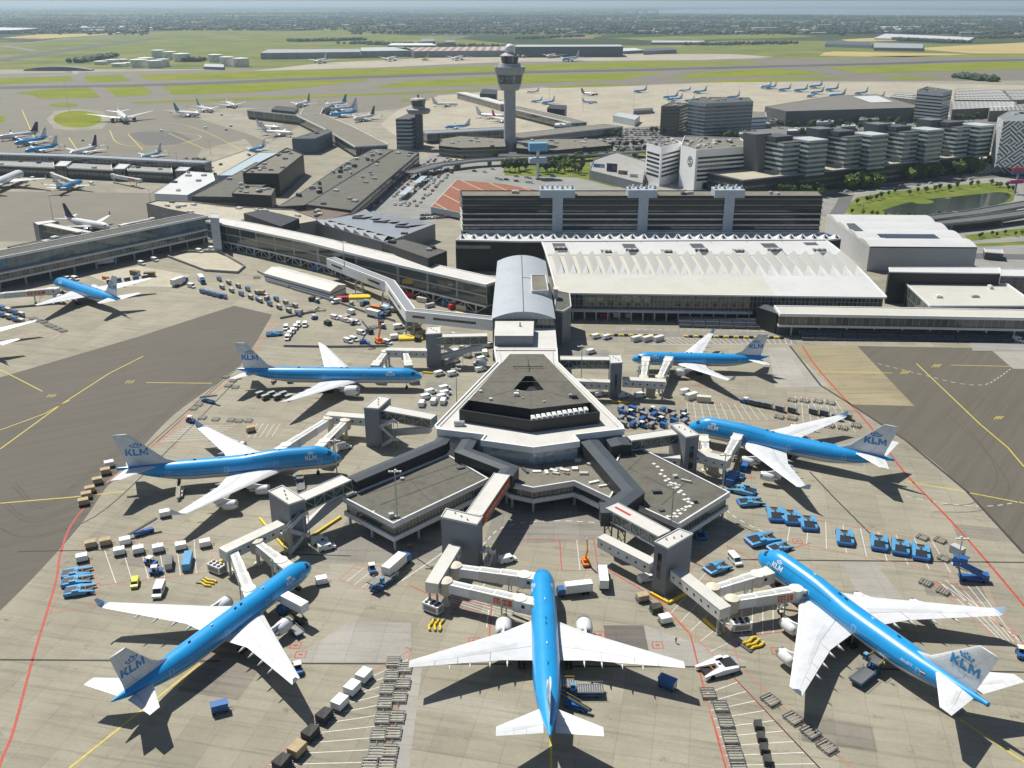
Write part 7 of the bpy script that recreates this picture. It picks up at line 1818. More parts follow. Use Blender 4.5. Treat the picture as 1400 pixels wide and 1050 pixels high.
for i in range(280):
 o = protos[i] if i < 12 else protos[i % 12].copy()
 if i >= 12: COL.objects.link(o)
 while True:
  x, y = hspot()
  if y < 8200: break
 o.location = (x, y, -.4); o.rotation_euler.z = rh.choice((.1, .25, -.2, .15)) + rh.choice((0, 0, 1.57)); k = rh.uniform(.7, 1.3); o.scale = (k, k, rh.uniform(.8, 1.5))
 tag(o, 'small hazy building in the distant town beyond the airfield', 'building', 'distant town buildings')
b = MB()
for i in range(1150):
 x, y = hspot(); flat = rh.random() < .5; w, l, h = (rh.uniform(10, 40) * rh.choice((1, 1, 2.5)), rh.uniform(10, 30), rh.uniform(6, 14)) if flat else (rh.uniform(8, 26), 5, 5.5)
 n0 = len(b.mi); house_mesh(b, (x, y, -.4), w, l, h, rh.choice((.1, .25, -.2)) + rh.choice((0, 0, 1.57)), flat)
 k = rh.choice((1, 2, 3, 4));
 for q in range(n0, len(b.mi)):
  if b.mi[q] == 1: b.mi[q] = 1 + (k - 1) % 4
o = b.build('far_town', [HW[0]] + HR); tag(o, 'hazy roofs of the distant town out to the horizon', 'town', kind='stuff')
TYRE = RUBBER
def whl(t, x, y, r, w=.3, n=12):
 b = MB(); b.cyl((x, y - w / 2, r), (x, y + w / 2, r), r, n=n); return b.build('wheel', TYRE, t)
def rprism(b, prof, w, mi=0, y=0):
 """side profile (x,z) extruded across width w"""
 n = len(prof); vs = [(x, y - w / 2, z) for x, z in prof] + [(x, y + w / 2, z) for x, z in prof]
 b.add(vs, [tuple(range(n)), tuple(range(2 * n - 1, n - 1, -1))] + [(i, i + n, (i + 1) % n + n, (i + 1) % n) for i in range(n)], mi); return b
def make_tug(col=TUGBLUE, name='pushback_tug', sc=1.0):
 t = thing(name, '', 'aircraft tug')
 L, W = 9.0 * sc, 4.6 * sc
 h = L / 2
 b = MB(); b.prism([(-.3, -W / 2), (h - .5, -W / 2), (h - .5, W / 2), (-.3, W / 2)], .5, [1.75, 1.45, 1.45, 1.75])
 for s in (-1, 1): b.prism([(-h, s * W * .47), (-h, s * W * .36), (-.2, s * W * .16), (-.2, s * W * .5)], .5, [1.15, 1.1, 1.6, 1.7][:4])
 body = b.build('body', col, t); fixn(body)
 b = MB(); b.box((-L * .22, 0, .4), (L * .4, W * .5, .5)); b.build('nose_cradle', BLACK, t)
 b = MB(); b.bar((-L * .4, -W * .3, 1.0), (-.4, -W * .08, 1.35), .22); b.bar((-L * .4, W * .3, 1.0), (-.4, W * .08, 1.35), .22); b.bar((-1.6, -1, 1.2), (-1.6, 1, 1.2), .3); b.build('clamp_arm', BROWN, t)
 b = MB(); b.add([(.9, -W * .3, 1.74), (h - .5, -W * .34, 1.50), (h - .5, W * .34, 1.50), (.9, W * .3, 1.74)], [(0, 1, 2, 3)]); b.build('grille', BLACK, t)
 b = MB(); b.cyl((.35, 0, 1.65), (.35, 0, 1.82), .35, n=10); b.build('beacon', BLACK, t)
 b = MB(); b.prism([(h - .5, -W * .49), (h, -W * .44), (h, W * .44), (h - .5, W * .49)], .35, [1.40, 1.1, 1.1, 1.40]); b.build('bumper', DBLUE, t)
 b = MB(); b.prism([(.2, W * .30), (2.0, W * .30), (2.0, W * .48), (.2, W * .48)], 1.6, 2.15); cb = b.build('cab', col, t)
 b = MB(); b.prism([(.3, W * .29), (2.05, W * .29), (2.05, W * .47), (.3, W * .47)], 1.75, 2.05); b.build('cab_window', DGLASS, cb)
 for x in (-L * .3, L * .28):
  for s in (-1, 1): whl(t, x, s * W * .44, .62, .5)
 return t
def make_dolly():
 t = thing('container_dolly', '', 'dolly')
 b = MB()
 for y in (-1.55, 1.55): b.bar((-1.7, y, .5), (1.7, y, .5), .14, .2)
 for x in (-1.7, 1.7): b.bar((x, -1.55, .5), (x, 1.55, .5), .14, .2)
 b.bar((1.7, 0, .42), (2.7, 0, .3), .12); b.build('frame', DSTEEL, t)
 for k in range(4):
  b = MB(); x = -1.25 + k * .83; b.bar((x, -1.4, .56), (x, 1.4, .56), .34, .14); b.build('roller', mat('pale_steel', (.30, .30, .275), .5, metal=.2, dirt=.3), t)
 for x in (-1.2, 1.2):
  for y in (-1.2, 1.2): whl(t, x, y, .24, .14, 8)
 return t
def make_uld(m, name='loaded_dolly', cat='cargo dolly', net=False):
 t = thing(name, '', cat)
 b = MB(); b.box((0, 0, .35), (3.4, 2.5, .18)); b.bar((1.7, 0, .42), (2.7, 0, .3), .12); b.build('frame', DSTEEL, t)
 for x in (-1.2, 1.2):
  for y in (-1.0, 1.0): whl(t, x, y, .24, .14, 8)
 b = MB()
 if net:
  b.prism([(-1.5, -1.1), (1.5, -1.1), (1.5, 1.1), (-1.5, 1.1)], .55, [1.7, 2.0, 1.8, 2.1]); b.build('netted_load', m, t)
 else:
  rprism(b, [(-1.55, .95), (-1.1, .55), (1.5, .55), (1.5, 2.15), (-1.55, 2.15)], 2.3); o = b.build('container', m, t); fixn(o)
  b = MB(); b.box((-1.57, 0, 1.0), (.04, 1.7, .95));
  b.build('container_door', STEEL, o)
 return t
def make_van(m=WHITE, L=5.2, W=2.0, H=2.1, name='van', minibus=False):
 t = thing(name, '', 'van')
 b = MB(); rprism(b, [(-L / 2, .35), (L / 2 - .1, .35), (L / 2, .95), (L / 2 - .75, 1.15), (L / 2 - 1.45, H), (-L / 2 + .08, H)], W); o = b.build('body', m, t); fixn(o)
 b = MB(); b.add([(L / 2 - .73, -W * .44, 1.2), (L / 2 - .73, W * .44, 1.2), (L / 2 - 1.36, W * .42, H - .08), (L / 2 - 1.36, -W * .42, H - .08)], [(0, 1, 2, 3)]); b.build('windscreen', DGLASS, t)
 for s in (-1, 1):
  b = MB(); x0 = -L / 2 + .5 if minibus else L / 2 - 2.4
  b.box(((x0 + L / 2 - 1.45) / 2, s * (W / 2), 1.2), (L / 2 - 1.45 - x0, .05, .6)); b.build('side_window', DGLASS, t)
 for x in (-L * .3, L * .3):
  for s in (-1, 1): whl(t, x, s * (W / 2 - .1), .34, .24, 10)
 return t
def make_truck(m=WHITE, cab=DBLUE, bl=8.0, z0=1.1, bh=2.6, name='box_truck', raised=0.0):
 t = thing(name, '', 'truck'); W = 2.5; L = bl + 2.4
 b = MB(); b.box((0, 0, .7), (L - .4, 1.0, .35)); b.build('chassis', DSTEEL, t)
 b = MB(); b.box((-1.2, 0, z0 + raised), (bl, W, bh)); bx = b.build('cargo_box', m, t)
 b = MB()
 for i in range(int(bl / 1.3)): b.box((-1.2 - bl / 2 + .6 + i * 1.3, 0, z0 + raised + .05), (.06, W + .06, bh - .1))
 b.box((-1.2, 0, z0 + raised + bh), (bl * .98, .2, .05)); b.build('rib', OFFW, bx)
 b = MB(); rprism(b, [(L / 2 - 2.2, .55), (L / 2, .55), (L / 2, 1.5), (L / 2 - .35, 2.6), (L / 2 - 2.2, 2.7)], W * .96); cb = b.build('cab', cab, t); fixn(cb)
 b = MB(); b.add([(L / 2 + .01, -W * .42, 1.6), (L / 2 + .01, W * .42, 1.6), (L / 2 - .31, W * .4, 2.5), (L / 2 - .31, -W * .4, 2.5)], [(0, 1, 2, 3)]); b.build('windscreen', DGLASS, cb)
 if raised > .6:
  b = MB()
  for s in (-1, 1):
   b.bar((-4, s * .9, 1.0), (2, s * .9, z0 + raised), .2); b.bar((2, s * 1.05, 1.0), (-4, s * 1.05, z0 + raised), .2)
  b.build('scissor_lift', DSTEEL, t)
  b = MB(); b.box((L / 2 - 1.2, 0, z0 + raised), (2.6, 2.2, .12)); b.bar((L / 2 + .1, -1.1, z0 + raised + 1), (L / 2 + .1, 1.1, z0 + raised + 1), .06); b.build('platform', STEEL, t)
 for x in (-L * .36, -L * .24, L * .36):
  for s in (-1, 1): whl(t, x, s * 1.05, .5, .35)
 return t
def make_tractor(m=DBLUE):
 t = thing('baggage_tractor', '', 'tractor')
 b = MB(); rprism(b, [(-1.5, .35), (1.5, .35), (1.5, 1.05), (.3, 1.15), (.1, .8), (-.7, .8), (-.8, 1.0), (-1.5, 1.0)], 1.5); fixn(b.build('body', m, t))
 b = MB()
 for x in (.25, -.9):
  for s in (-.65, .65): b.bar((x, s, 1.0), (x, s, 2.0), .08)
 b.box((-.33, 0, 1.98), (1.5, 1.5, .1)); b.build('canopy', OFFW, t)
 b = MB(); b.box((-.4, 0, .8), (.5, 1.2, .25)); b.box((-.7, 0, 1.0), (.12, 1.2, .5)); b.build('seat', BLACK, t)
 for x in (-.95, .95):
  for s in (-1, 1): whl(t, x, s * .68, .36, .25, 10)
 return t
def make_cart(m=DBLUE, top=None):
 t = thing('baggage_cart', '', 'baggage cart')
 b = MB(); b.box((0, 0, .4), (2.9, 1.5, .15)); b.bar((1.45, 0, .42), (2.2, 0, .35), .1); b.build('frame', DSTEEL, t)
 b = MB()
 for x in (-1.4, 0, 1.4):
  b = MB(); b.box((x, 0, .55), (.06, 1.42, 1.3)); b.build('divider', STEEL, t)
 b = MB(); b.box((0, 0, 1.85), (3.0, 1.6, .1)); b.build('cart_roof', top or m, t)
 b = MB(); b.box((0, .72, .6), (2.7, .04, 1.2)); b.box((0, -.72, .6), (2.7, .04, 1.2)); b.build('curtain', m, t)
 for x in (-1, 1):
  for s in (-1, 1): whl(t, x, s * .6, .25, .15, 8)
 return t
def make_loader():
 t = thing('cargo_loader', '', 'cargo loader')
 b = MB(); b.box((0, 0, .5), (9, 3.0, .5)); b.build('chassis', DBLUE, t)
 for nm, x, l, z in (('main_platform', -2.0, 6.2, 1.4), ('bridge_platform', 3.4, 3.4, 2.9)):
  b = MB(); b.box((x, 0, z), (l, 3.2, .3)); pl = b.build(nm, DSTEEL, t)
  b = MB()
  for i in range(int(l / .55)): b.bar((x - l / 2 + .4 + i * .55, -1.4, z + .34), (x - l / 2 + .4 + i * .55, 1.4, z + .34), .2, .1)
  b.build('roller_deck', STEEL, pl)
  b = MB()
  for s in (-1.55, 1.55): b.bar((x - l / 2, s, z + 1.0), (x + l / 2, s, z + 1.0), .07); b.bar((x - l / 2, s, z + .3), (x - l / 2, s, z + 1), .07); b.bar((x + l / 2, s, z + .3), (x + l / 2, s, z + 1), .07)
  b.build('guard_rail', YELLOW if nm[0] == 'b' else STEEL, pl)
 b = MB()
 for s in (-1, 1):
  b.bar((1.8, s * 1.3, .9), (4.6, s * 1.3, 2.9), .25); b.bar((4.6, s * 1.3, .9), (1.8, s * 1.3, 2.9), .25); b.bar((-4, s * 1.3, .9), (0, s * 1.3, 1.4), .25)
 b.build('scissor_lift', DSTEEL, t)
 b = MB(); b.box((2.2, 1.9, 2.9), (1.1, .9, 1.6)); cb = b.build('operator_cab', TUGBLUE, t)
 b = MB(); b.box((2.2, 1.9, 3.6), (1.13, .93, .6)); b.build('cab_window', DGLASS, cb)
 for x in (-3.4, 3.2):
  for s in (-1, 1): whl(t, x, s * 1.3, .45, .35)
 return t
def make_belt(m=OFFW):
 t = thing('belt_loader', '', 'belt loader')
 b = MB(); b.box((0, 0, .45), (5, 1.7, .45)); b.box((-.6, -.5, .9), (1.2, .6, .5)); b.build('chassis', m, t)
 b = MB(); b.bar((-4, .3, 1.0), (4, .3, 3.2), .9, .3); bl = b.build('conveyor', m, t)
 b = MB(); b.bar((-4, .3, 1.18), (4, .3, 3.38), .65, .06); b.build('belt', BLACK, bl)
 b = MB()
 for s in (-.2, .8): b.bar((-3.6, s, 1.7), (3.8, s, 3.75), .06)
 b.build('handrail', YELLOW, bl)
 for x in (-1.7, 1.7):
  for s in (-1, 1): whl(t, x, s * .75, .35, .25, 10)
 return t
def make_stairs(m=DBLUE):
 t = thing('passenger_stairs', '', 'stair truck')
 b = MB(); b.box((-.5, 0, .5), (7, 2.2, .6)); b.box((-3.2, 0, 1.1), (1.5, 2.0, 1.1)); b.build('chassis', m, t)
 b = MB(); n = 14
 for i in range(n): b.box((-3.5 + i * .52, 0, .9 + i * .24), (.52, 1.7, .24))
 b.box((4.3, 0, .9 + n * .24 - .2), (1.8, 1.9, .2)); st = b.build('stair_flight', LGREY, t)
 b = MB()
 for s in (-.95, .95): b.bar((-3.6, s, 1.45), (3.5, s, 4.7), .06, 1.0); b.bar((3.5, s, 4.7), (5.2, s, 4.7), .06, 1.0)
 b.build('side_panel', m, st)
 b = MB(); b.bar((2.5, 0, .9), (3.6, 0, 3.8), .4); b.build('lift_strut', DSTEEL, t)
 for x in (-2.8, 1.8):
  for s in (-1, 1): whl(t, x, s * 1.0, .42, .3)
 return t
def make_cooler():
 t = thing('cooling_unit', '', 'air conditioning unit')
 b = MB(); b.box((0, 0, .4), (4.6, 2.4, 2.1)); b.build('housing', WHITE, t)
 for i in range(2):
  for j in range(3):
   b = MB(); x, y = -1.45 + j * 1.45, -.55 + i * 1.1; b.cyl((x, y, 2.5), (x, y, 2.68), .48, n=12); b.build('fan', BLACK, t)
 b = MB(); b.box((2.32, 0, .8), (.06, 1.8, 1.3)); b.box((0, -1.22, .8), (3.6, .06, 1.2)); b.build('louvre', GREY, t)
 for x in (-1.6, 1.6):
  for s in (-1, 1): whl(t, x, s * 1.0, .3, .2, 8)
 return t
def make_hose():
 t = thing('air_hose', '', 'air hose')
 for k in range(3):
  b = MB(); y = -1.3 + k * 1.25; P = []
  for i in range(9): P.append(Vector((-2.2 + i * .55, y + .25 * math.sin(i * .9 + k), .35)))
  for i in range(8): b.cyl(P[i], P[i + 1], .3 + .05 * (i % 2), n=8)
  b.build('hose_run', YELLOW, t)
 b = MB(); b.box((-2.6, 0, 0), (.8, 3.6, .3)); b.build('tray', DSTEEL, t); return t
def make_lift(m=ORANGE2):
 t = thing('boom_lift', '', 'boom lift')
 b = MB(); b.box((0, 0, .5), (3.4, 2.2, .6)); b.build('chassis', m, t)
 b = MB(); b.box((-.6, 0, 1.1), (2.2, 1.7, .9)); b.build('turret', m, t)
 b = MB(); b.bar((-.8, 0, 1.9), (1.5, 0, 6.0), .45); b.bar((1.5, 0, 6.0), (-.5, .2, 8.6), .35); b.build('boom', m, t)
 b = MB(); b.box((-1.2, .2, 8.2), (1.6, .9, .12))
 for dx, dy in ((-.8, -.4), (.8, -.4), (.8, .4), (-.8, .4)): b.bar((-1.2 + dx, .2 + dy, 8.2), (-1.2 + dx, .2 + dy, 9.2), .06)
 for dy in (-.4, .4): b.bar((-2, .2 + dy, 9.2), (-.4, .2 + dy, 9.2), .06)
 b.build('basket', STEEL, t)
 for x in (-1.1, 1.1):
  for s in (-1, 1): whl(t, x, s * .95, .5, .35)
 return t
def make_container(m, L=6.0, name='shipping_container'):
 t = thing(name, '', 'container'); b = MB(); b.box((0, 0, .1), (L, 2.4, 2.5)); o = b.build('shell', m, t)
 b = MB()
 for i in range(int(L / .6)): b.box((-L / 2 + .3 + i * .6, 0, .15), (.12, 2.46, 2.35))
 b.build('rib', m, o); b = MB(); b.box((L / 2 + .03, 0, .2), (.05, 2.2, 2.3)); b.build('door', STEEL, t)
 return t
BANK = {}
def put(key, maker, x, y, d=(1, 0), label=None, group=None, scale=None, z=0.02):
 """d: pixel direction of the front"""
 p = G(x, y); q = G(x + d[0], y + d[1]); rz = ang(p, q); p.z = z
 if key not in BANK:
  o = maker(); BANK[key] = o; o.location = p; o.rotation_euler.z = rz; o['label'] = label
  if group: o['group'] = group
  if scale: o.scale = (scale,) * 3
  return o
 o = dup(BANK[key], p, rz, label, group, scale)
 if not group and 'group' in o: del o['group']
 return o
g1 = 'blue aircraft tugs'
for x, y in ((1059, 705), (1081, 709), (1104, 717)): put('tug', make_tug, x, y, (4, 14), 'light blue aircraft tug in the bay row nearest the gate lounge', 'tugs in the first bays')
put('tug', make_tug, 1154, 737, (2, 14), 'light blue aircraft tug standing alone between two tug rows', g1)
for x, y in ((1201, 744), (1230, 750), (1258, 757)): put('tug', make_tug, x, y, (1, 14), 'light blue aircraft tug in the row of three near the red line', 'tugs in the far bays')
put('tug', make_tug, 1042, 741, (-14, 3), 'light blue aircraft tug just ahead of the big four-engine nose', g1, 1.08); put('tug', make_tug, 1066, 751, (-14, 4), 'light blue aircraft tug half hidden behind the big four-engine nose', g1, .8)
put('tug', make_tug, 981, 779, (-14, 5), 'light blue aircraft tug beside the white minibus', g1, .85)
put('tug', make_tug, 1014, 673, (14, 3), 'light blue aircraft tug at the gate lounge corner, farther of the pair', g1, .95); put('tug', make_tug, 1026, 689, (-14, 1), 'light blue aircraft tug at the gate lounge corner, nearer of the pair', g1, .9)
put('tug', make_tug, 106, 786, (-14, 2), 'light blue aircraft tug in the left corner bay, farthest of three', g1, .85); put('tug', make_tug, 106, 797, (-14, 2), 'light blue aircraft tug in the left corner bay, middle of three', g1, .85); put('tug', make_tug, 110, 810, (-14, 2), 'light blue aircraft tug in the left corner bay, nearest of three', g1, .85)
put('tug', make_tug, 376, 458, (-14, 1), 'light blue aircraft tug near the column of parked white vans', g1, .9); put('tug', make_tug, 957, 732, (3, 10), 'light blue aircraft tug in the shade behind the slot-window tower', g1, .7)
put('tug', make_tug, 1002, 652, (14, 3), 'light blue aircraft tug in shade under the right lounge bridge', g1, .8)
tw_ = make_tug(WHITE, 'white_aircraft_tug'); p = G(981, 917); tw_.location = p; tw_.rotation_euler.z = ang(p, G(995, 913)); tw_['label'] = 'white aircraft tug with open deck at the tip of the striped bay'; tw_.scale = (1.05,) * 3
for x, y in [(538, 907), (535, 926), (529, 944), (526, 963), (523, 984), (517, 1006), (514, 1031)]: put('dolly', make_dolly, x, y, (-2, 10), 'empty roller dolly in the left column beside the centre airliner wing', 'dolly column, left')
for x, y in [(553, 915), (551, 936), (546, 955), (543, 982), (538, 1004), (533, 1028), (529, 1047), (505, 1047)]: put('dolly', make_dolly, x, y, (-2, 10), 'empty roller dolly in the right column beside the centre airliner wing', 'dolly column, right')
for x, y in [(968, 950), (985, 968), (992, 989), (998, 1011), (1005, 1034), (1010, 1052)]: put('dolly', make_dolly, x, y, (3, 10), 'empty roller dolly along the red line below the white aircraft tug', 'dollies by the white tug')
for x, y in [(1053, 959), (1084, 984), (1108, 1003), (1130, 1023)]: put('dolly', make_dolly, x, y, (10, 8), 'empty roller dolly on the bay edge below the four-engine airliner wing', 'dollies below the wing')
for x, y in [(1265, 798), (1289, 810), (1261, 736), (1285, 740), (1290, 765)]: put('dolly', make_dolly, x, y, (10, 4), 'empty roller dolly near the blue passenger stairs', 'dollies by the stairs', .85)
for x, y in [(1083, 548), (1100, 549), (1118, 550), (1135, 552), (1065, 571), (1083, 573), (1134, 583), (1152, 586), (1170, 583)]: put('dolly', make_dolly, x, y, (10, 2), 'empty roller dolly in the hatched bay behind the humped airliner wing', 'dollies behind the wing', .95)
for x, y in [(309, 516), (319, 521), (326, 517), (312, 528), (322, 530), (265, 559), (272, 554), (277, 572), (295, 574), (316, 575), (327, 576), (340, 576)]: put('dolly', make_dolly, x, y, (6, -6), 'empty dolly along the faded red line near the long airliner tail', 'dollies by the long airliner', .8)
for x, y in [(45, 436), (52, 439), (60, 441), (66, 445), (72, 447), (79, 450), (86, 453)]: put('dolly', make_dolly, x, y, (6, 3), 'empty dark dolly in the row by the left-edge wing tip', 'dollies by the left wing tip', 1.0)
BLK = mat('black_net', (.05, .05, .05), .8, dirt=.4)
for x, y in [(1036, 995), (1040, 1011), (1044, 1027), (1049, 1043)]: put('blk', lambda: make_uld(BLK, 'netted_dolly', net=True), x, y, (2, 10), 'black netted dolly in the middle of the right striped bay', 'netted dollies in the bay', .7)
TANM = mat('tan_board', (.42, .33, .2), .8, dirt=.25)
for i, (x, y, k, l) in enumerate(((498, 930, 'w', 'wrapped white cargo on a dolly, farthest along the striped bay edge'), (482, 947, 'w', 'wrapped white cargo on a dolly, second along the striped bay edge'), (465, 967, 'w', 'wrapped white cargo on a dolly beside the dark netted one'), (444, 984, 'n', 'dark netted cargo dolly between the white and paired dollies'), (425, 1008, 'n', 'dark netted cargo dolly beside a small white tractor'), (407, 1031, 't', 'tan boxed cargo dolly near the bottom edge'), (386, 1048, 'n', 'dark netted cargo dolly cut by the bottom edge'))):
 put({'w': 'uldw', 'n': 'uldn', 't': 'uldt'}[k], {'w': lambda: make_uld(WHITE), 'n': lambda: make_uld(BLK, 'loaded_dolly', net=True), 't': lambda: make_uld(TANM, 'loaded_dolly')}[k], x, y, (-9, 9), l, scale=1.1)
for x, y, k, l in ((125, 748, 't', 'tan cargo dolly at the left end of the upper dolly row'), (145, 745, 't', 'tan cargo dolly second in the upper dolly row'), (172, 744, 'w', 'white cargo dolly in front of the blue belt loader'), (113, 767, 'w', 'white cargo dolly left of the row of wrapped pallets'), (164, 758, 'w', 'first white wrapped pallet in the long dolly row'), (190, 756, 'w', 'second white wrapped pallet in the long dolly row'), (217, 754, 'w', 'third white wrapped pallet in the long dolly row'), (248, 751, 'w', 'fourth white wrapped pallet in the long dolly row'), (281, 747, 'w', 'white wrapped pallet closest to the fixed gangway'), (150, 638, 'w', 'white cargo dolly under the humped airliner tail'), (145, 648, 't', 'tan cargo box nearest the humped airliner tail'), (134, 661, 't', 'tan cargo box standing apart on the red line'), (124, 673, 't', 'first tan box of the close trio on the red line'), (119, 681, 't', 'second tan box of the close trio on the red line'), (115, 690, 't', 'last tan box of the close trio on the red line'), (343, 590, 't', 'tan cargo box in the hatched area above the humped airliner wing'), (878, 821, 't', 'cream cargo box by the slot-window tower kerb'), (897, 836, 'n', 'grey netted cargo dolly by the red-lined corner'), (909, 851, 'w', 'white cargo dolly nearest the dark ground patch'), (226, 706, 'w', 'white cargo box near the humped airliner wing tip'), (440, 798, 'w', 'small white cart ahead of the airliner nose with the catering box')):
 put({'w': 'uldw', 'n': 'uldn', 't': 'uldt'}[k], None, x, y, (10, -2), l, scale=.95)
for x, y, d, l in ((408, 919, (2, 9), 'blue baggage tractor alone right of the airliner wing tip'), (207, 772, (8, 2), 'blue baggage tractor in the dolly bay, farther one'), (214, 784, (8, -1), 'blue baggage tractor in the dolly bay, nearer one'), (261, 577, (8, 2), 'blue tractor by the humped airliner wing tip'), (509, 782, (3, 9), 'small white-roofed tractor coupled to the dark platform'), (1018, 551, (-8, -2), 'blue tractor heading the chain of dark carts'), (1395, 897, (3, 9), 'blue tractor cut by the right edge'), (1378, 690, (3, 3), 'dark tractor')):
 if 'dark tractor' == l: continue
 put('tractor', make_tractor, x, y, d, l, scale=1.15)
put('cartblue', make_cart, 301, 973, (8, -2), 'single blue baggage cart on open concrete behind the left airliner', scale=1.25)
put('cartblue', make_cart, 912, 940, (10, 4), 'dark blue covered cart in the shadow of the centre airliner wing', scale=1.35)
rv = random.Random(21)
for i, (x, y) in enumerate([(850 + (i % 7) * 14 + rv.uniform(-2, 2), 561 + (i // 7) * 7 + (i % 7) * .9 + rv.uniform(-1, 1)) for i in range(26)]):
 if i % 5 == 3: put('tractor', make_tractor, x, y, (6, 2), 'blue tractor in the crowded baggage park beside the hub', 'baggage park tractors', 1.1)
 else: put('cartblue' if i % 3 == 1 else 'cartgrey', make_cart if i % 3 == 1 else (lambda: make_cart(DGREY, STEEL)), x, y, (6, 2 if i % 2 else -4), 'baggage cart in the crowded baggage park beside the hub', 'baggage park carts', 1.0)
for x, y in [(1030, 554), (1040, 556), (1050, 558), (1066, 562), (1083, 564), (1112, 566), (1127, 568), (1143, 574), (1158, 573)]: put('cartgrey', None, x, y, (8, 2), 'dark cart in the chain above the humped airliner wing', 'dark cart chain', 1.15)
for x, y in [(277, 401), (285, 403), (292, 405), (300, 407), (307, 408)]: put('cartblue', None, x, y, (6, 2), 'blue cart in the line at the asphalt corner', 'blue carts at the asphalt corner', 1.15)
for r_, n in ((0, 9), (1, 9)):
 for i in range(n): put('cartgrey' if (i + r_) % 3 else 'cartblue', None, 300 + i * 13 + r_ * 4, 384 + i * 4.6 + r_ * 11, (6, 3), 'baggage cart in the two long rows before the white shed', 'cart rows before the shed', 1.15)
for i in range(8): put('cartgrey' if i % 2 else 'cartblue', None, 3 + (i % 4) * 9, 424 + (i // 4) * 9 + (i % 4) * 3, (6, 2), 'cart parked behind the left-edge airliner wing', 'carts by the left edge', 1.2)
for i in range(6): put('cartgrey', None, 355 + i * 8, 542 + (i % 2) * 4, (6, -2), 'cart under the wing of the long blue airliner', 'carts under the long airliner', 1.0)
for i in range(5): put('cartblue' if i % 2 else 'cartgrey', None, 150 + i * 12, 387 - i * 1.5, (6, -1), 'cart behind the blue airliner at the glazed pier', 'carts at the glazed pier', 1.1)
vw = 'white service vans'
put('minibus', lambda: make_van(WHITE, 5.4, 2.0, 2.1, 'minibus', True), 1004, 768, (8, 9), 'white minibus beside the tug near the boarding bridge', None)
put('minibus', None, 218, 811, (-4, 10), 'white grey minibus on open concrete above the left airliner wing', scale=1.15)
yv = make_van(mat('lime_yellow_paint', (.55, .56, .05), .4, dirt=.2), 4.2, 1.8, 1.7, 'yellow_van'); p = G(185, 800); yv.location = p; yv.rotation_euler.z = ang(p, G(183, 809)); yv['label'] = 'small yellow van below the dolly row'
for x, y in ((589, 538), (583, 545), (609, 540), (605, 545), (593, 551), (606, 551), (608, 533), (577, 554)): put('van', make_van, x, y, (8, -2) if y < 548 else (4, -8), 'white van in the parking bay left of the hub', 'white vans in the bay', .95)
for x, y, l in ((601, 513, 'white blue van standing upright to the parking bay'), (619, 513, 'white van beside the tower with the stair'), (620, 490, 'white van under the link bridge, farther one'), (622, 495, 'white van under the link bridge, nearer one'), (659, 493, 'white van at the hub wall, farther one'), (657, 507, 'white van at the hub wall, nearer one'), (437, 742, 'white car beside the tower stair, farther one'), (447, 751, 'white car beside the tower stair, nearer one'), (815, 462, 'white van in the row below the arrivals hall, left one'), (830, 463, 'white van in the row below the arrivals hall, middle one'), (808, 483, 'white van in shade behind the link bridge'), (852, 543, 'white van by the gate tower foot'), (820, 541, 'white van in shade of the gate tower'), (875, 543, 'white van under the boarding bridge'), (694, 768, 'pale blue car below the centre gate tower'), (884, 794, 'white car in the shade of the slot-window tower'), (471, 614, 'white yellow car near the humped nose'), (937, 538, 'white truck cab near the airliner wing tip')):
 put('van', None, x, y, (8, -2), l, vw, .95)
for x, y in ((393, 464), (396, 459), (400, 455), (404, 450), (408, 446), (417, 446), (391, 450)): put('van', None, x, y, (-3, 8), 'white van in the slanting column behind the blue tug', 'slanting column of vans', .95)
for x, y in ((458, 436), (468, 438), (473, 440), (482, 442), (487, 443), (476, 468), (484, 466), (494, 457), (530, 470)): put('van', None, x, y, (7, 2), 'vehicle parked in the yard behind the long airliner wing', 'vehicles in the yard', .95)
for x, y, l in ((273, 345, 'white van in the walled sandy yard, left one'), (290, 342, 'white van in the walled sandy yard, right one'), (262, 393, 'white van beside the construction ground'), (92, 383, 'white van by the glazed pier columns, left one'), (103, 383, 'white van by the glazed pier columns, right one'), (194, 362, 'white van below the glazed pier'), (212, 357, 'red brown van below the glazed pier'), (1392, 467, 'white van at the end of the solar row')): put('van', None, x, y, (7, 2), l, vw, 1.05)
put('truck', make_truck, 543, 779, (9, -8), 'white box lorry with blue cab beside the gate lounge corner', scale=1.05)
put('truck', None, 824, 795, (-1, -8), 'white box truck seen from above by the red bay', scale=.95); put('truck', None, 785, 812, (-9, 1), 'white box truck with blue cab at the centre airliner door', scale=.9)
ca = make_truck(WHITE, DBLUE, 7.5, 1.1, 2.4, 'catering_truck', 3.0); p = G(401, 846); ca.location = p; ca.rotation_euler.z = ang(p, G(386, 838)); ca['label'] = 'white catering truck with raised box at the left airliner door'
put('truck', None, 148, 362, (8, -1), 'white box truck below the glazed pier', scale=1.15); put('truck', None, 276, 386, (3, 4), 'white truck at the head of the cart rows', scale=1.0); put('truck', None, 513, 434, (8, 2), 'white box truck in the yard near the gallery supports', scale=1.0); put('truck', None, 246, 389, (8, -3), 'white lorry with double trailer near the construction ground', scale=1.1)
put('loader', make_loader, 1184, 926, (11, -9), 'dark cargo loader platform at the rear door of the big four-engine airliner', scale=1.0)
put('loader', None, 524, 800, (-9, 6), 'dark flat cargo loader beside the white lorry', scale=.9); put('loader', None, 795, 949, (-9, 0), 'dark cargo loader at the rear door of the centre airliner', scale=.95)
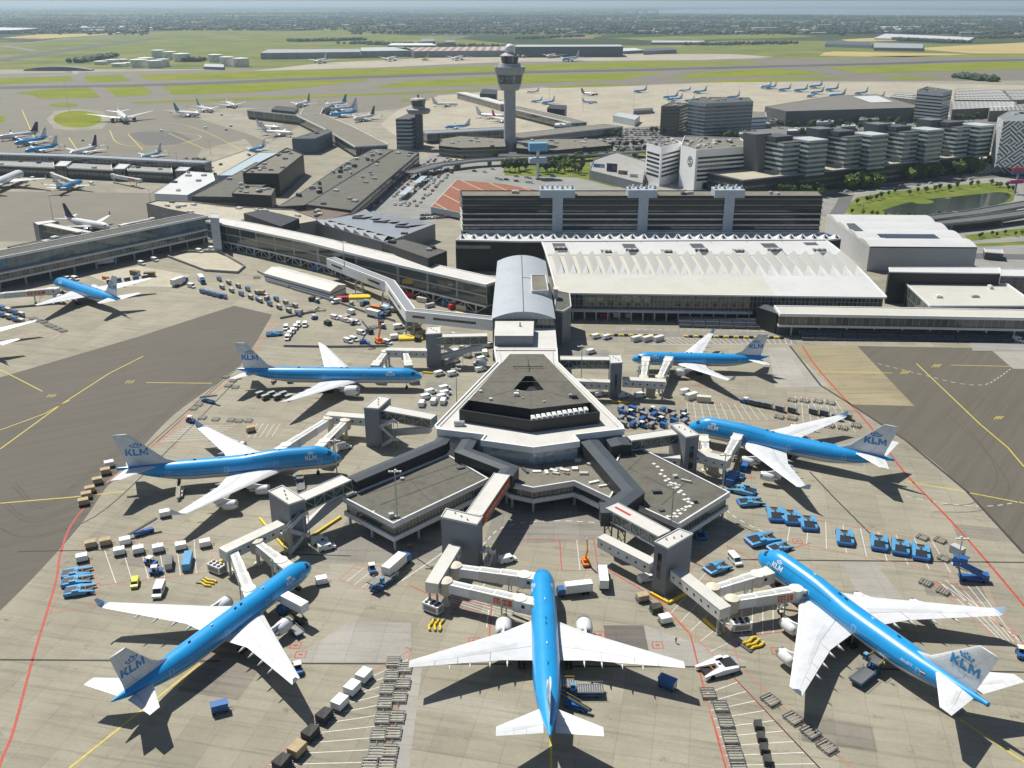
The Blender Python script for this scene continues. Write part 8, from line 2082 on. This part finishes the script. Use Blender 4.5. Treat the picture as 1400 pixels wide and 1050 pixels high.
put('loader', None, 396, 520, (0, -4), 'dark cargo loader under the long airliner', scale=.7); put('loader', None, 411, 667, (-1, -6), 'dark loader with white top beside the humped forward door', scale=.8); put('loader', None, 401, 863, (-9, -8), 'dark dolly train under the left airliner wing', scale=.7)
put('belt', make_belt, 247, 676, (2, -9), 'white belt loader reaching the humped airliner rear hold', scale=1.1)
put('beltb', lambda: make_belt(DBLUE), 197, 730, (9, -3), 'dark blue belt loader above the dolly row', scale=1.1); put('beltb', None, 786, 968, (-9, -3), 'blue belt loader at the tail of the centre airliner', scale=1.0)
put('beltb', None, 285, 550, (8, 2), 'blue belt loader by the faded red line', scale=1.1); put('belt', None, 374, 520, (1, -6), 'white belt loader at the long airliner rear hold')
put('stairs', make_stairs, 1327, 793, (-10, -1), 'blue passenger stairs on the striped bay by the red line', scale=1.05)
put('cool', make_cooler, 592, 836, (10, 4), 'white cooling unit with roof fans at the centre gangway foot', scale=1.05); put('cool', None, 1012, 861, (10, -1), 'white cooling unit with roof fans at the right gangway foot', scale=1.05); put('cool', None, 297, 782, (10, 4), 'white cooling unit with roof fans at the left gangway foot', scale=1.0)
put('hose', make_hose, 596, 856, (-3, 9), 'coiled yellow air hoses beside the centre cooling unit', scale=1.0); put('hose', None, 1030, 881, (8, -4), 'coiled yellow air hoses beside the right cooling unit', scale=1.05); put('hose', None, 284, 797, (9, 3), 'coiled yellow air hoses beside the left cooling unit', scale=.9)
put('lift', make_lift, 801, 772, (2, 5), 'orange boom lift in the red-bordered bay', scale=.9)
put('lift', None, 519, 470, (3, 2), 'orange boom lift in the yard behind the long airliner', scale=1.3)
bl = make_lift(DBLUE); p = G(499, 472); bl.location = p; bl['label'] = 'blue boom lift in the yard behind the long airliner'; bl.scale = (1.3,) * 3
for x, y, m, l in ((207, 797 - 40, STEEL, 'flat steel cargo rack in the dolly bay'),): pass
put('rack', lambda: make_container(DSTEEL, 6, 'steel_rack'), 232, 774, (-1, 9), 'dark steel rack in the dolly bay', scale=.8)
put('buscon', lambda: make_container(TUGBLUE, 8, 'deicing_vehicle'), 257, 772, (2, -9), 'blue and white tall tank vehicle in the dolly bay', scale=.9)
put('gpu', lambda: make_container(LGREY, 4, 'power_unit'), 1308, 757, (4, 2), 'white grey power unit beside the lamp post', scale=.9); put('gpu2', lambda: make_container(DBLUE, 4, 'power_unit'), 1312, 771, (4, 1), 'dark blue power unit beside the lamp post', scale=.9)
put('fuelr', lambda: make_container(DBLUE, 7, 'fuel_vehicle'), 1000, 660, (5, -9), 'deep blue tank vehicle in shade by the lounge corner', scale=1.0); put('fuelr', None, 1018, 640, (3, -9), 'deep blue tank vehicle below the boarding bridge', scale=.9)
for x, y, m, l, k in ((625, 417, WHITE, 'white container stacked by the truss bridge', 1), (632, 424, CREAM, 'cream container by the truss bridge', 1), (612, 417, TUGBLUE, 'blue container by the truss bridge', 1), (621, 422, RED, 'dark red container by the truss bridge', 1), (578, 413, CREAM, 'tan container in the service yard', 1), (560, 406, RED, 'red container behind the gallery', 1.0), (588, 420, LGREY, 'grey container beside the tan one', .8), (628, 432, YELLOW, 'yellow skip at the barrel roof hall', .7), (514, 424, ORANGE2, 'orange tank on the ground under the gallery', .9), (533, 426, TUGBLUE, 'teal blue skip under the gallery', .9), (469, 412, RED, 'dark red skip at the shed corner', 1), (436, 370, DBLUE, 'blue container beside the white shed', 1.3), (660, 424, CREAM, 'tall cream container against the barrel roof hall', 1.2), (185, 376, BROWN, 'brown site container on the construction ground', 1), (205, 378, BROWN, 'rusty site container on the construction ground', 1), (145, 382, ORANGE2, 'orange machine container on the construction ground', .7), (845, 433, WHITE, 'row of white cabins below the arrivals hall, left one', .9), (853, 433, WHITE, 'row of white cabins below the arrivals hall, middle one', .9), (861, 433, WHITE, 'row of white cabins below the arrivals hall, right one', .9), (827, 434, RED, 'small red container below the arrivals hall', .8), (960, 425, DBLUE, 'blue container under the arrivals hall front', 1.2), (1000, 426, DBLUE, 'blue container stack under the arrivals hall front', 1.2), (870, 466, OFFW, 'first pale trailer above the far airliner', .9), (885, 466, OFFW, 'second pale trailer above the far airliner', .9), (900, 466, OFFW, 'third pale trailer above the far airliner', .9), (945, 545, OFFW, 'pale trailer near the far airliner wing tip', .9), (962, 549, CREAM, 'cream trailer near the far airliner wing tip', .9)):
 o = make_container(m, 6.0, 'storage_container'); p = G(x, y); o.location = p; o.rotation_euler.z = rv.choice((.1, -.2, .6, -.5)); o.scale = (k,) * 3; o['label'] = l
for i, (pts, m, w, h, l) in enumerate((([(230, 352), (280, 371), (325, 374), (335, 365), (300, 345), (250, 345)], CONC, .6, 1.4, 'low concrete wall round the sandy yard at the pier junction'), ([(352, 372), (400, 396), (455, 412), (500, 428), (540, 440)], CONC, .5, 1.2, 'low concrete wall along the yard before the white shed'), ([(383, 436), (428, 427), (436, 421)], CONC, .5, 1.0, 'short bent kerb wall below the cart rows'), ([(388, 474), (460, 475), (530, 474)], CONC, .5, 1.0, 'low kerb wall behind the long airliner wing'), ([(805, 459), (900, 460)], YELLOW, 1.0, .9, 'yellow and black block barrier below the arrivals hall, left stretch'), ([(934, 461), (1072, 463)], YELLOW, 1.0, .9, 'yellow and black block barrier below the arrivals hall, right stretch'))):
 b = MB(); P = [G(*p) for p in pts]
 if m is YELLOW:
  d = (P[1] - P[0]); n = int(d.length / 2.2)
  for k in range(n): q = P[0] + d * ((k + .5) / n); b.box(q, (1.9, w, h), ang(P[0], P[1]), k % 2)
  o = b.build('block_barrier', [YELLOW, BLACK])
 else:
  for p, q in zip(P, P[1:]): b.bar((p.x, p.y, h / 2), (q.x, q.y, h / 2), w, h)
  o = b.build('low_wall', m)
 tag(o, l, 'barrier')
sheet('sandy_yard', PALEDECK, [(236, 352), (282, 370), (323, 373), (333, 365), (300, 346), (252, 346)], .03)
sheet('construction_ground', PALEDECK, [(120, 376), (190, 364), (260, 376), (240, 392), (160, 392)], .03)
def make_mast(h):
 t = thing('lamp_mast', '', 'lamp post'); b = MB(); b.cyl((0, 0, 0), (0, 0, h), .22, .12, 8); b.box((0, 0, 0), (1, 1, .5)); b.build('pole', STEEL, t)
 b = MB(); b.bar((-1.6, 0, h), (1.6, 0, h), .15); b.bar((0, -1.0, h), (0, 1.0, h), .15)
 hd = b.build('crossarm', STEEL, t)
 for x, y in ((-1.5, 0), (1.5, 0), (0, .9), (-.7, 0), (.7, 0)): bb = MB(); bb.box((x, y, h - .1), (.6, .5, .35)); bb.build('lamp_head', OFFW, hd)
 return t
def mast(x, y, ytop, label, group='apron lamp masts', z=0.0):
 p = G(x, y, z); h = zy(p.y, ytop) - z; key = 'mast%d' % round(h)
 if key in BANK: o = dup(BANK[key], p, 0, label, group)
 else: o = make_mast(h); BANK[key] = o; o.location = p; tag(o, label, None, group)
mast(543, 707, 645, 'lamp mast on the corner of the lorry-side lounge roof', z=9.3); mast(918, 712, 664, 'lamp mast on the tip of the slab-strewn lounge roof', z=9.3); mast(988, 668, 624, 'lamp mast at the right corner of the slab-strewn lounge', z=9.3)
mast(461, 650, 603, 'lamp mast before the nose of the humped airliner beside the lounge'); mast(1308, 775, 737, 'lamp mast by the power units near the red line'); mast(794, 540, 474, 'lamp mast at the hub side behind the upper right link bridge'); mast(625, 572, 505, 'lamp mast in the parking bay left of the hub')
mast(471, 365, 331, 'lamp mast before the truss bridge pier', z=16)
for x, y, yt, l in ((833, 436, 411, 'lamp post pair below the arrivals hall, first'), (893, 436, 411, 'lamp post below the arrivals hall, second'), (955, 436, 411, 'lamp post below the arrivals hall, third')): mast(x, y, yt, l)
for x, y, yt, l in ((73, 302, 267, 'tall mast beside the parked white airliner with navy tail'), (206, 278, 258, 'tall mast at the white-roofed hall'), (245, 245, 208, 'tall mast in front of the far pier link'), (288, 211, 193, 'tall mast on the far apron near the beige terrace'), (95, 155, 113, 'tall mast on the oval grass island'), (797, 152, 125, 'tall mast on the pale apron, first'), (866, 150, 130, 'tall mast on the pale apron, second'), (912, 138, 119, 'tall mast on the pale apron, third'), (1010, 135, 117, 'tall mast on the pale apron, fourth'), (751, 142, 122, 'tall mast near the grey pier tip'), (814, 130, 112, 'tall mast near the dark-tailed airliner'), (1180, 285, 275, 'slim lamp post on the near pond shore, left'), (1292, 296, 272, 'slim lamp post on the near pond shore, right'), (1302, 310, 290, 'slim lamp post below the elevated roads')): mast(x, y, yt, l)
def make_person(vest, pose=0):
 V = [(0, 0, .95), (0, 0, 1.2), (0, .01, 1.42), (0, .02, 1.55), (0, .03, 1.68), (-.1, 0, .92), (-.12, .06 if pose else .02, .5), (-.12, 0, .08), (-.12, .1, .04), (.1, 0, .92), (.12, -.06 if pose else .02, .5), (.12, -.05, .08), (.12, .06, .04), (-.19, .01, 1.4), (-.27, .05, 1.12), (-.25, .18, .92), (.19, .01, 1.4), (.27, .03, 1.12), (.26, .14, .88)]
 E = [(0, 1), (1, 2), (2, 3), (3, 4), (0, 5), (5, 6), (6, 7), (7, 8), (0, 9), (9, 10), (10, 11), (11, 12), (2, 13), (13, 14), (14, 15), (2, 16), (16, 17), (17, 18)]
 Rr = [.15, .15, .15, .06, .11, .1, .075, .05, .045, .1, .075, .05, .045, .075, .05, .04, .075, .05, .04]
 me = bpy.data.meshes.new('person'); me.from_pydata(V, E, []); o = bpy.data.objects.new('person', me); COL.objects.link(o)
 md = o.modifiers.new('skin', 'SKIN'); o.modifiers.new('sub', 'SUBSURF').levels = 1
 for v, r in zip(me.skin_vertices[0].data, Rr): v.radius = (r, r)
 me.skin_vertices[0].data[0].use_root = True
 m, nt, b = nodes('workwear_%d' % len(BANK)); g = N(nt); x, y, z = g.sep(g.pos(True))
 c = g.ramp(g.math('DIVIDE', z, 1.8), [(0, (.03, .03, .03)), (.06, (.03, .035, .06)), (.52, vest), (.82, (.45, .27, .19)), (.93, (.06, .04, .03))], 'CONSTANT')
 nt.links.new(c, b.inputs['Base Color']); me.materials.append(m); BANK['p%d' % len(BANK)] = o
 return o
for x, y, vest, z, l in ((924, 879, (.03, .03, .03), 0, 'person in dark clothes standing on open concrete by the red square'), (559, 750, (.8, .18, .02), 0, 'person in orange vest under the lounge corner, left of two'), (563, 749, (.75, .2, .03), 0, 'person in orange vest under the lounge corner, right of two'), (1208, 912, (.5, .65, .05), 3.2, 'person in yellow green vest up on the loader platform')):
 o = make_person(vest, 1); p = G(x, y, z); o.location = (p.x, p.y, z); o.rotation_euler.z = rv.uniform(0, 6); tag(o, l, 'person')
def look(nm, spec, top, line, belly, fin, belt=112, wl=None): return dict(fus=livery(nm + '_' + spec, top, line, belly, SPEC[spec]['L'], belt, sweep=(.74, .93) if top is not W_ else (.95, 1.2)), fin=mat(nm + '_fin', fin, .4, dirt=.1), belly=LG_BELLY, wl=wl or mat(nm + '_fin', fin, .4, dirt=.1), logo=False)
W_ = (.72, .73, .74)
NVY = (.01, .014, .05)
LK = {}
def far_plane(kind, nose, tail, label, group=None, spec='small'):
 k = (kind, spec)
 if k not in LK:
  L_ = {'blue': lambda: look('blue', spec, KBLUE, (.004, .02, .12), (.55, .57, .6), (.62, .66, .7), 108), 'navy': lambda: look('navyt', spec, W_, W_, (.5, .5, .52), NVY), 'teal': lambda: look('tealt', spec, W_, W_, (.5, .5, .52), (.02, .28, .27)), 'white': lambda: look('whitet', spec, W_, W_, (.6, .6, .6), (.65, .66, .68)), 'yellow': lambda: look('yellow', spec, (.75, .5, .02), (.5, .05, .02), (.6, .45, .05), (.75, .5, .02)), 'red': lambda: look('redt', spec, W_, W_, (.5, .5, .52), (.45, .02, .04)), 'green': lambda: look('greent', spec, W_, W_, (.5, .5, .52), (.03, .22, .10)), 'grey': lambda: look('dark', spec, (.1, .11, .13), (.02, .02, .03), (.2, .2, .22), NVY), 'pale': lambda: look('pale', spec, (.36, .5, .62), (.1, .2, .4), (.6, .62, .65), (.5, .6, .7))}[kind]()
  o = airliner(spec, L_, label, 'airliner', group, 1); LK[k] = o
 else:
  o = dup(LK[k], (0, 0, 0), 0, label, group)
  if not group and 'group' in o: del o['group']
 s = SPEC[spec]; a = G(*nose, s['zc'] - .2 * s['R']); c = G(*tail, s['zc'] + .7 * s['R']); a.z = c.z = 0
 d = (c - a).length; k = min(1.35, max(.66, d / s['L']))
 o.location = (a + c) / 2; o.location.z = .1; o.rotation_euler.z = ang(a, c); o.scale = (k,) * 3; return o
P8 = 'blue airliners at the far piers'
for kind, n, t, l, spec in (('white', (-88, 448), (2, 471), 'white airliner cut by the left edge, only wing and tail tips showing', 'a330'), ('navy', (150, 313), (88, 299), 'white airliner with navy tail and black lettering behind the glazed pier', 'small'), ('white', (31, 239), (-20, 256), 'white airliner nose at the left edge before the far pier', 'a330'), ('blue', (112, 249), (76, 259), 'small blue airliner before the far pier', 'small'), ('navy', (-2, 190), (55, 181), 'white airliner with navy tail, leftmost behind the far pier', 'small'), ('blue', (20, 198), (66, 188), 'blue airliner behind the far pier beside the navy-tailed one', 'small'), ('blue', (34, 208), (81, 198), 'blue airliner behind the far pier, nearest the pier roof', 'small'), ('navy', (94, 213), (136, 200), 'white airliner with thin navy tail behind the far pier centre', 'small'), ('pale', (192, 216), (222, 206), 'pale blue airliner tail sticking up behind the far pier', 'small'), ('white', (173, 166), (160, 152), 'white wide airliner taxiing towards the viewer beside the grass oval', 'b777'),
 ('teal', (276, 158), (236, 153), 'white airliner with teal tail, leftmost at the pale stands', 'small'), ('teal', (292, 152), (268, 146), 'white airliner with teal tail behind the first teal one', 'small'), ('white', (321, 146), (309, 140), 'white airliner farthest at the pale stands', 'small'), ('blue', (339, 206), (363, 198), 'blue airliner beside the glazed roof and beige terrace', 'small'), ('white', (383, 175), (350, 171), 'long white airliner left of the Y-shaped pier, farther one', 'small'), ('white', (401, 184), (356, 179), 'long white airliner left of the Y-shaped pier, nearer one', 'small'),
 ('green', (401, 146), (428, 138), 'white airliner with green tail at the Y-shaped pier tip', 'small'), ('teal', (442, 146), (476, 140), 'airliner with teal tail right of the Y-shaped pier, farthest', 'small'), ('pale', (448, 152), (491, 146), 'pale airliner right of the Y-shaped pier, second', 'small'), ('blue', (450, 159), (490, 153), 'blue airliner right of the Y-shaped pier', 'small'), ('navy', (482, 165), (515, 157), 'white airliner with black tail right of the Y-shaped pier', 'small'), ('blue', (608, 174), (644, 170), 'lone blue airliner on the pale apron between the control towers', 'small'),
 ('white', (626, 143), (590, 141), 'white airliner at the thin pier arm, left one', 'small'), ('white', (690, 160), (650, 156), 'white airliner left of the control tower shaft', 'small'), ('red', (700, 166), (672, 160), 'red-tailed airliner partly behind the control tower shaft', 'small'), ('grey', (818, 129), (794, 126), 'dark navy airliner alone on the pale apron', 'small'), ('blue', (815, 139), (797, 137), 'blue airliner on the pale apron below the dark one', 'small'), ('pale', (722, 125), (735, 123), 'pale blue airliner right of the control tower head', 'small'), ('blue', (726, 138), (742, 135), 'blue airliner at the grey pier tip, left one', 'small'), ('blue', (740, 141), (759, 137), 'blue airliner at the grey pier tip, right one', 'small'),
 ('white', (1329, 104), (1309, 102), 'white airliner alone on the far right apron', 'small'), ('white', (433, 85), (447, 81), 'white airliner before the long grey cargo shed', 'a330'), ('red', (529, 82), (543, 78), 'white airliner with red tail before the ribbed cargo shed', 'a330'), ('yellow', (576, 82), (588, 79), 'yellow airliner before the red-striped cargo shed', 'small'), ('red', (620, 81), (635, 77), 'white airliner with dark red tail before the red-striped shed', 'a330'), ('white', (711, 78), (724, 75), 'white airliner beside the control tower head', 'small'), ('red', (746, 78), (764, 74), 'white airliner with red tail before the dark blue cargo building', 'a330'), ('blue', (782, 77), (795, 73), 'pale blue airliner behind the large one at the cargo building', 'small'), ('pale', (760, 83), (800, 78), 'large pale airliner taxiing before the dark blue cargo building', 'b777')):
 far_plane(kind, n, t, l, None, spec)
for n, t in (((866, 125), (885, 122)), ((928, 123), (945, 121)), ((947, 126), (967, 123)), ((906, 133), (928, 130)), ((912, 136), (934, 133)), ((935, 137), (950, 134)), ((993, 133), (1012, 130)), ((1040, 119), (1055, 116)), ((1046, 120), (1062, 117)), ((1064, 123), (1082, 120)), ((1085, 124), (1105, 121)), ((1106, 119), (1125, 116)), ((1128, 123), (1147, 120)), ((1108, 127), (1127, 124)), ((1103, 131), (1116, 128)), ((1133, 131), (1157, 128)), ((1168, 128), (1187, 125)), ((1195, 132), (1210, 129))):
 far_plane('blue', n, t, 'small blue airliner parked in the cluster on the pale apron beyond the hangar', 'blue airliners parked beyond the hangar')
CARC = [('car_white', (.72, .72, .72)), ('car_silver', (.42, .43, .44)), ('car_black', (.02, .02, .022)), ('car_grey', (.16, .165, .17)), ('car_blue', (.03, .08, .22)), ('car_red', (.35, .03, .03))]
CARM = []
for nm, c in CARC:
 b = MB()
 rprism(b, [(-2.2, .3), (2.2, .3), (2.25, .75), (1.2, .9), (-1.9, .95), (-2.2, .85)], 1.75); rprism(b, [(-1.75, .9), (1.0, .88), (.35, 1.42), (-1.35, 1.42)], 1.55, 1)
 b.add([(.32, -.7, 1.425), (.32, .7, 1.425), (-1.32, .7, 1.425), (-1.32, -.7, 1.425)], [(0, 1, 2, 3)], 0)
 for x in (-1.35, 1.35):
  for s in (-1, 1): b.cyl((x, s * .72, .32), (x, s * .9, .32), .32, n=8, mi=2)
 me = b.build('car', [mat(nm, c, .35, dirt=.1, coat=.3), DGLASS, RUBBER]); fixn(me); CARM.append(me)
used_c = [False] * len(CARM); rc = random.Random(77)
def car(x, y, rz, label, group, z=.13):
 k = rc.choice((0, 0, 0, 0, 1, 1, 1, 2, 3, 4, 5)); p = G(x, y); p.z = z
 if not used_c[k]: o = CARM[k]; used_c[k] = True
 else: o = CARM[k].copy(); COL.objects.link(o)
 o.location = p; o.rotation_euler.z = rz + (math.pi if rc.random() < .5 else 0); o.name = 'car'
 tag(o, label, 'car', group)
def lane(p, q, n, label, group, skip=.25, off=1.0):
 a, b = G(*p), G(*q); rz = ang(a, b)
 for i in range(n):
  if rc.random() < skip: continue
  t = (i + .5 + rc.uniform(-.25, .25)) / n; w = a.lerp(b, t) + Vector((rc.uniform(-off, off), rc.uniform(-off, off), 0))
  y = HOR; pxp = None
  o_x, o_y = w.x, w.y
  k = rc.choice((0, 0, 0, 0, 1, 1, 1, 2, 3, 4, 5))
  if not used_c[k]: o = CARM[k]; used_c[k] = True
  else: o = CARM[k].copy(); COL.objects.link(o)
  o.location = (o_x, o_y, .13); o.scale = (1.12,) * 3; o.rotation_euler.z = rz + rc.uniform(-.05, .05); tag(o, label, 'car', group)
for p, q, n in (((510, 284), (590, 218), 26), ((520, 285), (597, 218), 24), ((538, 282), (612, 216), 26), ((546, 283), (617, 218), 24), ((556, 284), (624, 219), 24), ((568, 284), (632, 220), 18), ((580, 270), (640, 216), 12)): lane(p, q, n, 'car in the forecourt lanes between departures hall and orange roof', 'cars in the forecourt')
lane((575, 300), (628, 297), 12, 'car on the curb below the orange roof', 'cars below the orange roof', .1); lane((578, 295), (628, 292), 10, 'car on the curb below the orange roof', 'cars below the orange roof', .1)
for k in range(9):
 y = 177 + k * 2.4 + k * k * .08; lane((826 - k * 1.6, y), (905 + k * 3, y + 1.5), 14, 'car in the crowded car park behind the hotel', 'cars in the car park', .12, .6)
for k in range(4): lane((1060, 160 + k * 4.5), (1250 + 8 * k, 157 + k * 4.2), 22, 'car in the long car park behind the dark offices', 'cars behind the offices', .3, 1.2)
for k in range(3): lane((640 + k * 9, 240 - k * 5), (735 + k * 10, 252 - k * 5), 9, 'car on the forecourt beside the orange roof', 'cars beside the orange roof', .4, 3)
for k in range(4): lane((598 + k * 8, 214 - k * 2.5), (676 + k * 4, 217 - k * 4), 10, 'car parked in the gardens at the control tower foot', 'cars at the control tower foot', .3, 2)
lane((835, 226), (872, 240), 9, 'car on the parking deck beside the billboards', 'cars on the deck', .1, .4)
lane((1150, 264), (1340, 245), 12, 'car on the road below the office podium', 'cars on the podium road', .4, 2)
for i, o in enumerate(CARM):
 if not used_c[i]: bpy.data.objects.remove(o)
for x, y in ((600, 236), (575, 252), (556, 268)):
 t = thing('forecourt_canopy', 'pale glass canopy strip over the forecourt kerb', 'canopy', G(x, y), ang(G(540, 280), G(612, 218)), 'forecourt canopies')
 b = MB(); b.box((0, 0, 4), (24 + 10 * (y > 240), 5.5, .3)); b.build('roof', mat('pale_glass_roof', (.46, .55, .60)), t)
 for s in (-9, 0, 9): b = MB(); b.box((s, 0, 0), (.4, .4, 4)); b.build('post', STEEL, t)
for i in range(60):
 x = rv.uniform(350, 675); y = 352 + (x - 300) * .27 + rv.uniform(6, 55)
 if abs(y - (353 + (x - 450) * .5)) < 12 or (360 < x < 475 and y < 408): continue
 k = rv.choice(('cartgrey', 'cartblue', 'tractor', 'uldt', 'uldw', 'van', 'dolly', 'uldn'))
 put(k, None, x, y, (rv.uniform(-8, 8), rv.uniform(-3, 3)), 'piece of ground equipment standing in the crowded yard under the truss bridge', 'yard equipment', 1.1)
for i in range(40):
 x = rv.uniform(0, 340); y = rv.uniform(148, 275)
 if 214 < y < 243 or (y < 190 and x < 215) or (y >= 190 and x > 190): continue
 put(rv.choice(('cartgrey', 'cartblue', 'uldw', 'van', 'tractor')), None, x, y, (8, 2), 'small service vehicle on the far left apron', 'far apron vehicles', 1.2)
b = MB(); b.prism([(-44000, -1500), (44000, -1500), (44000, 44500), (-44000, 44500)], -1.4, 165.0)
hz_m = bpy.data.materials.new('haze_air'); hz_m.use_nodes = True; nt = hz_m.node_tree; nt.nodes.clear()
vo = nt.nodes.new('ShaderNodeVolumePrincipled'); oo = nt.nodes.new('ShaderNodeOutputMaterial'); nt.links.new(vo.outputs[0], oo.inputs['Volume'])
vo.inputs['Color'].default_value = (.66, .85, 1.0, 1); vo.inputs['Density'].default_value = 6.0e-5; vo.inputs['Anisotropy'].default_value = 0.35
tag(b.build('haze', hz_m), kind='stuff')
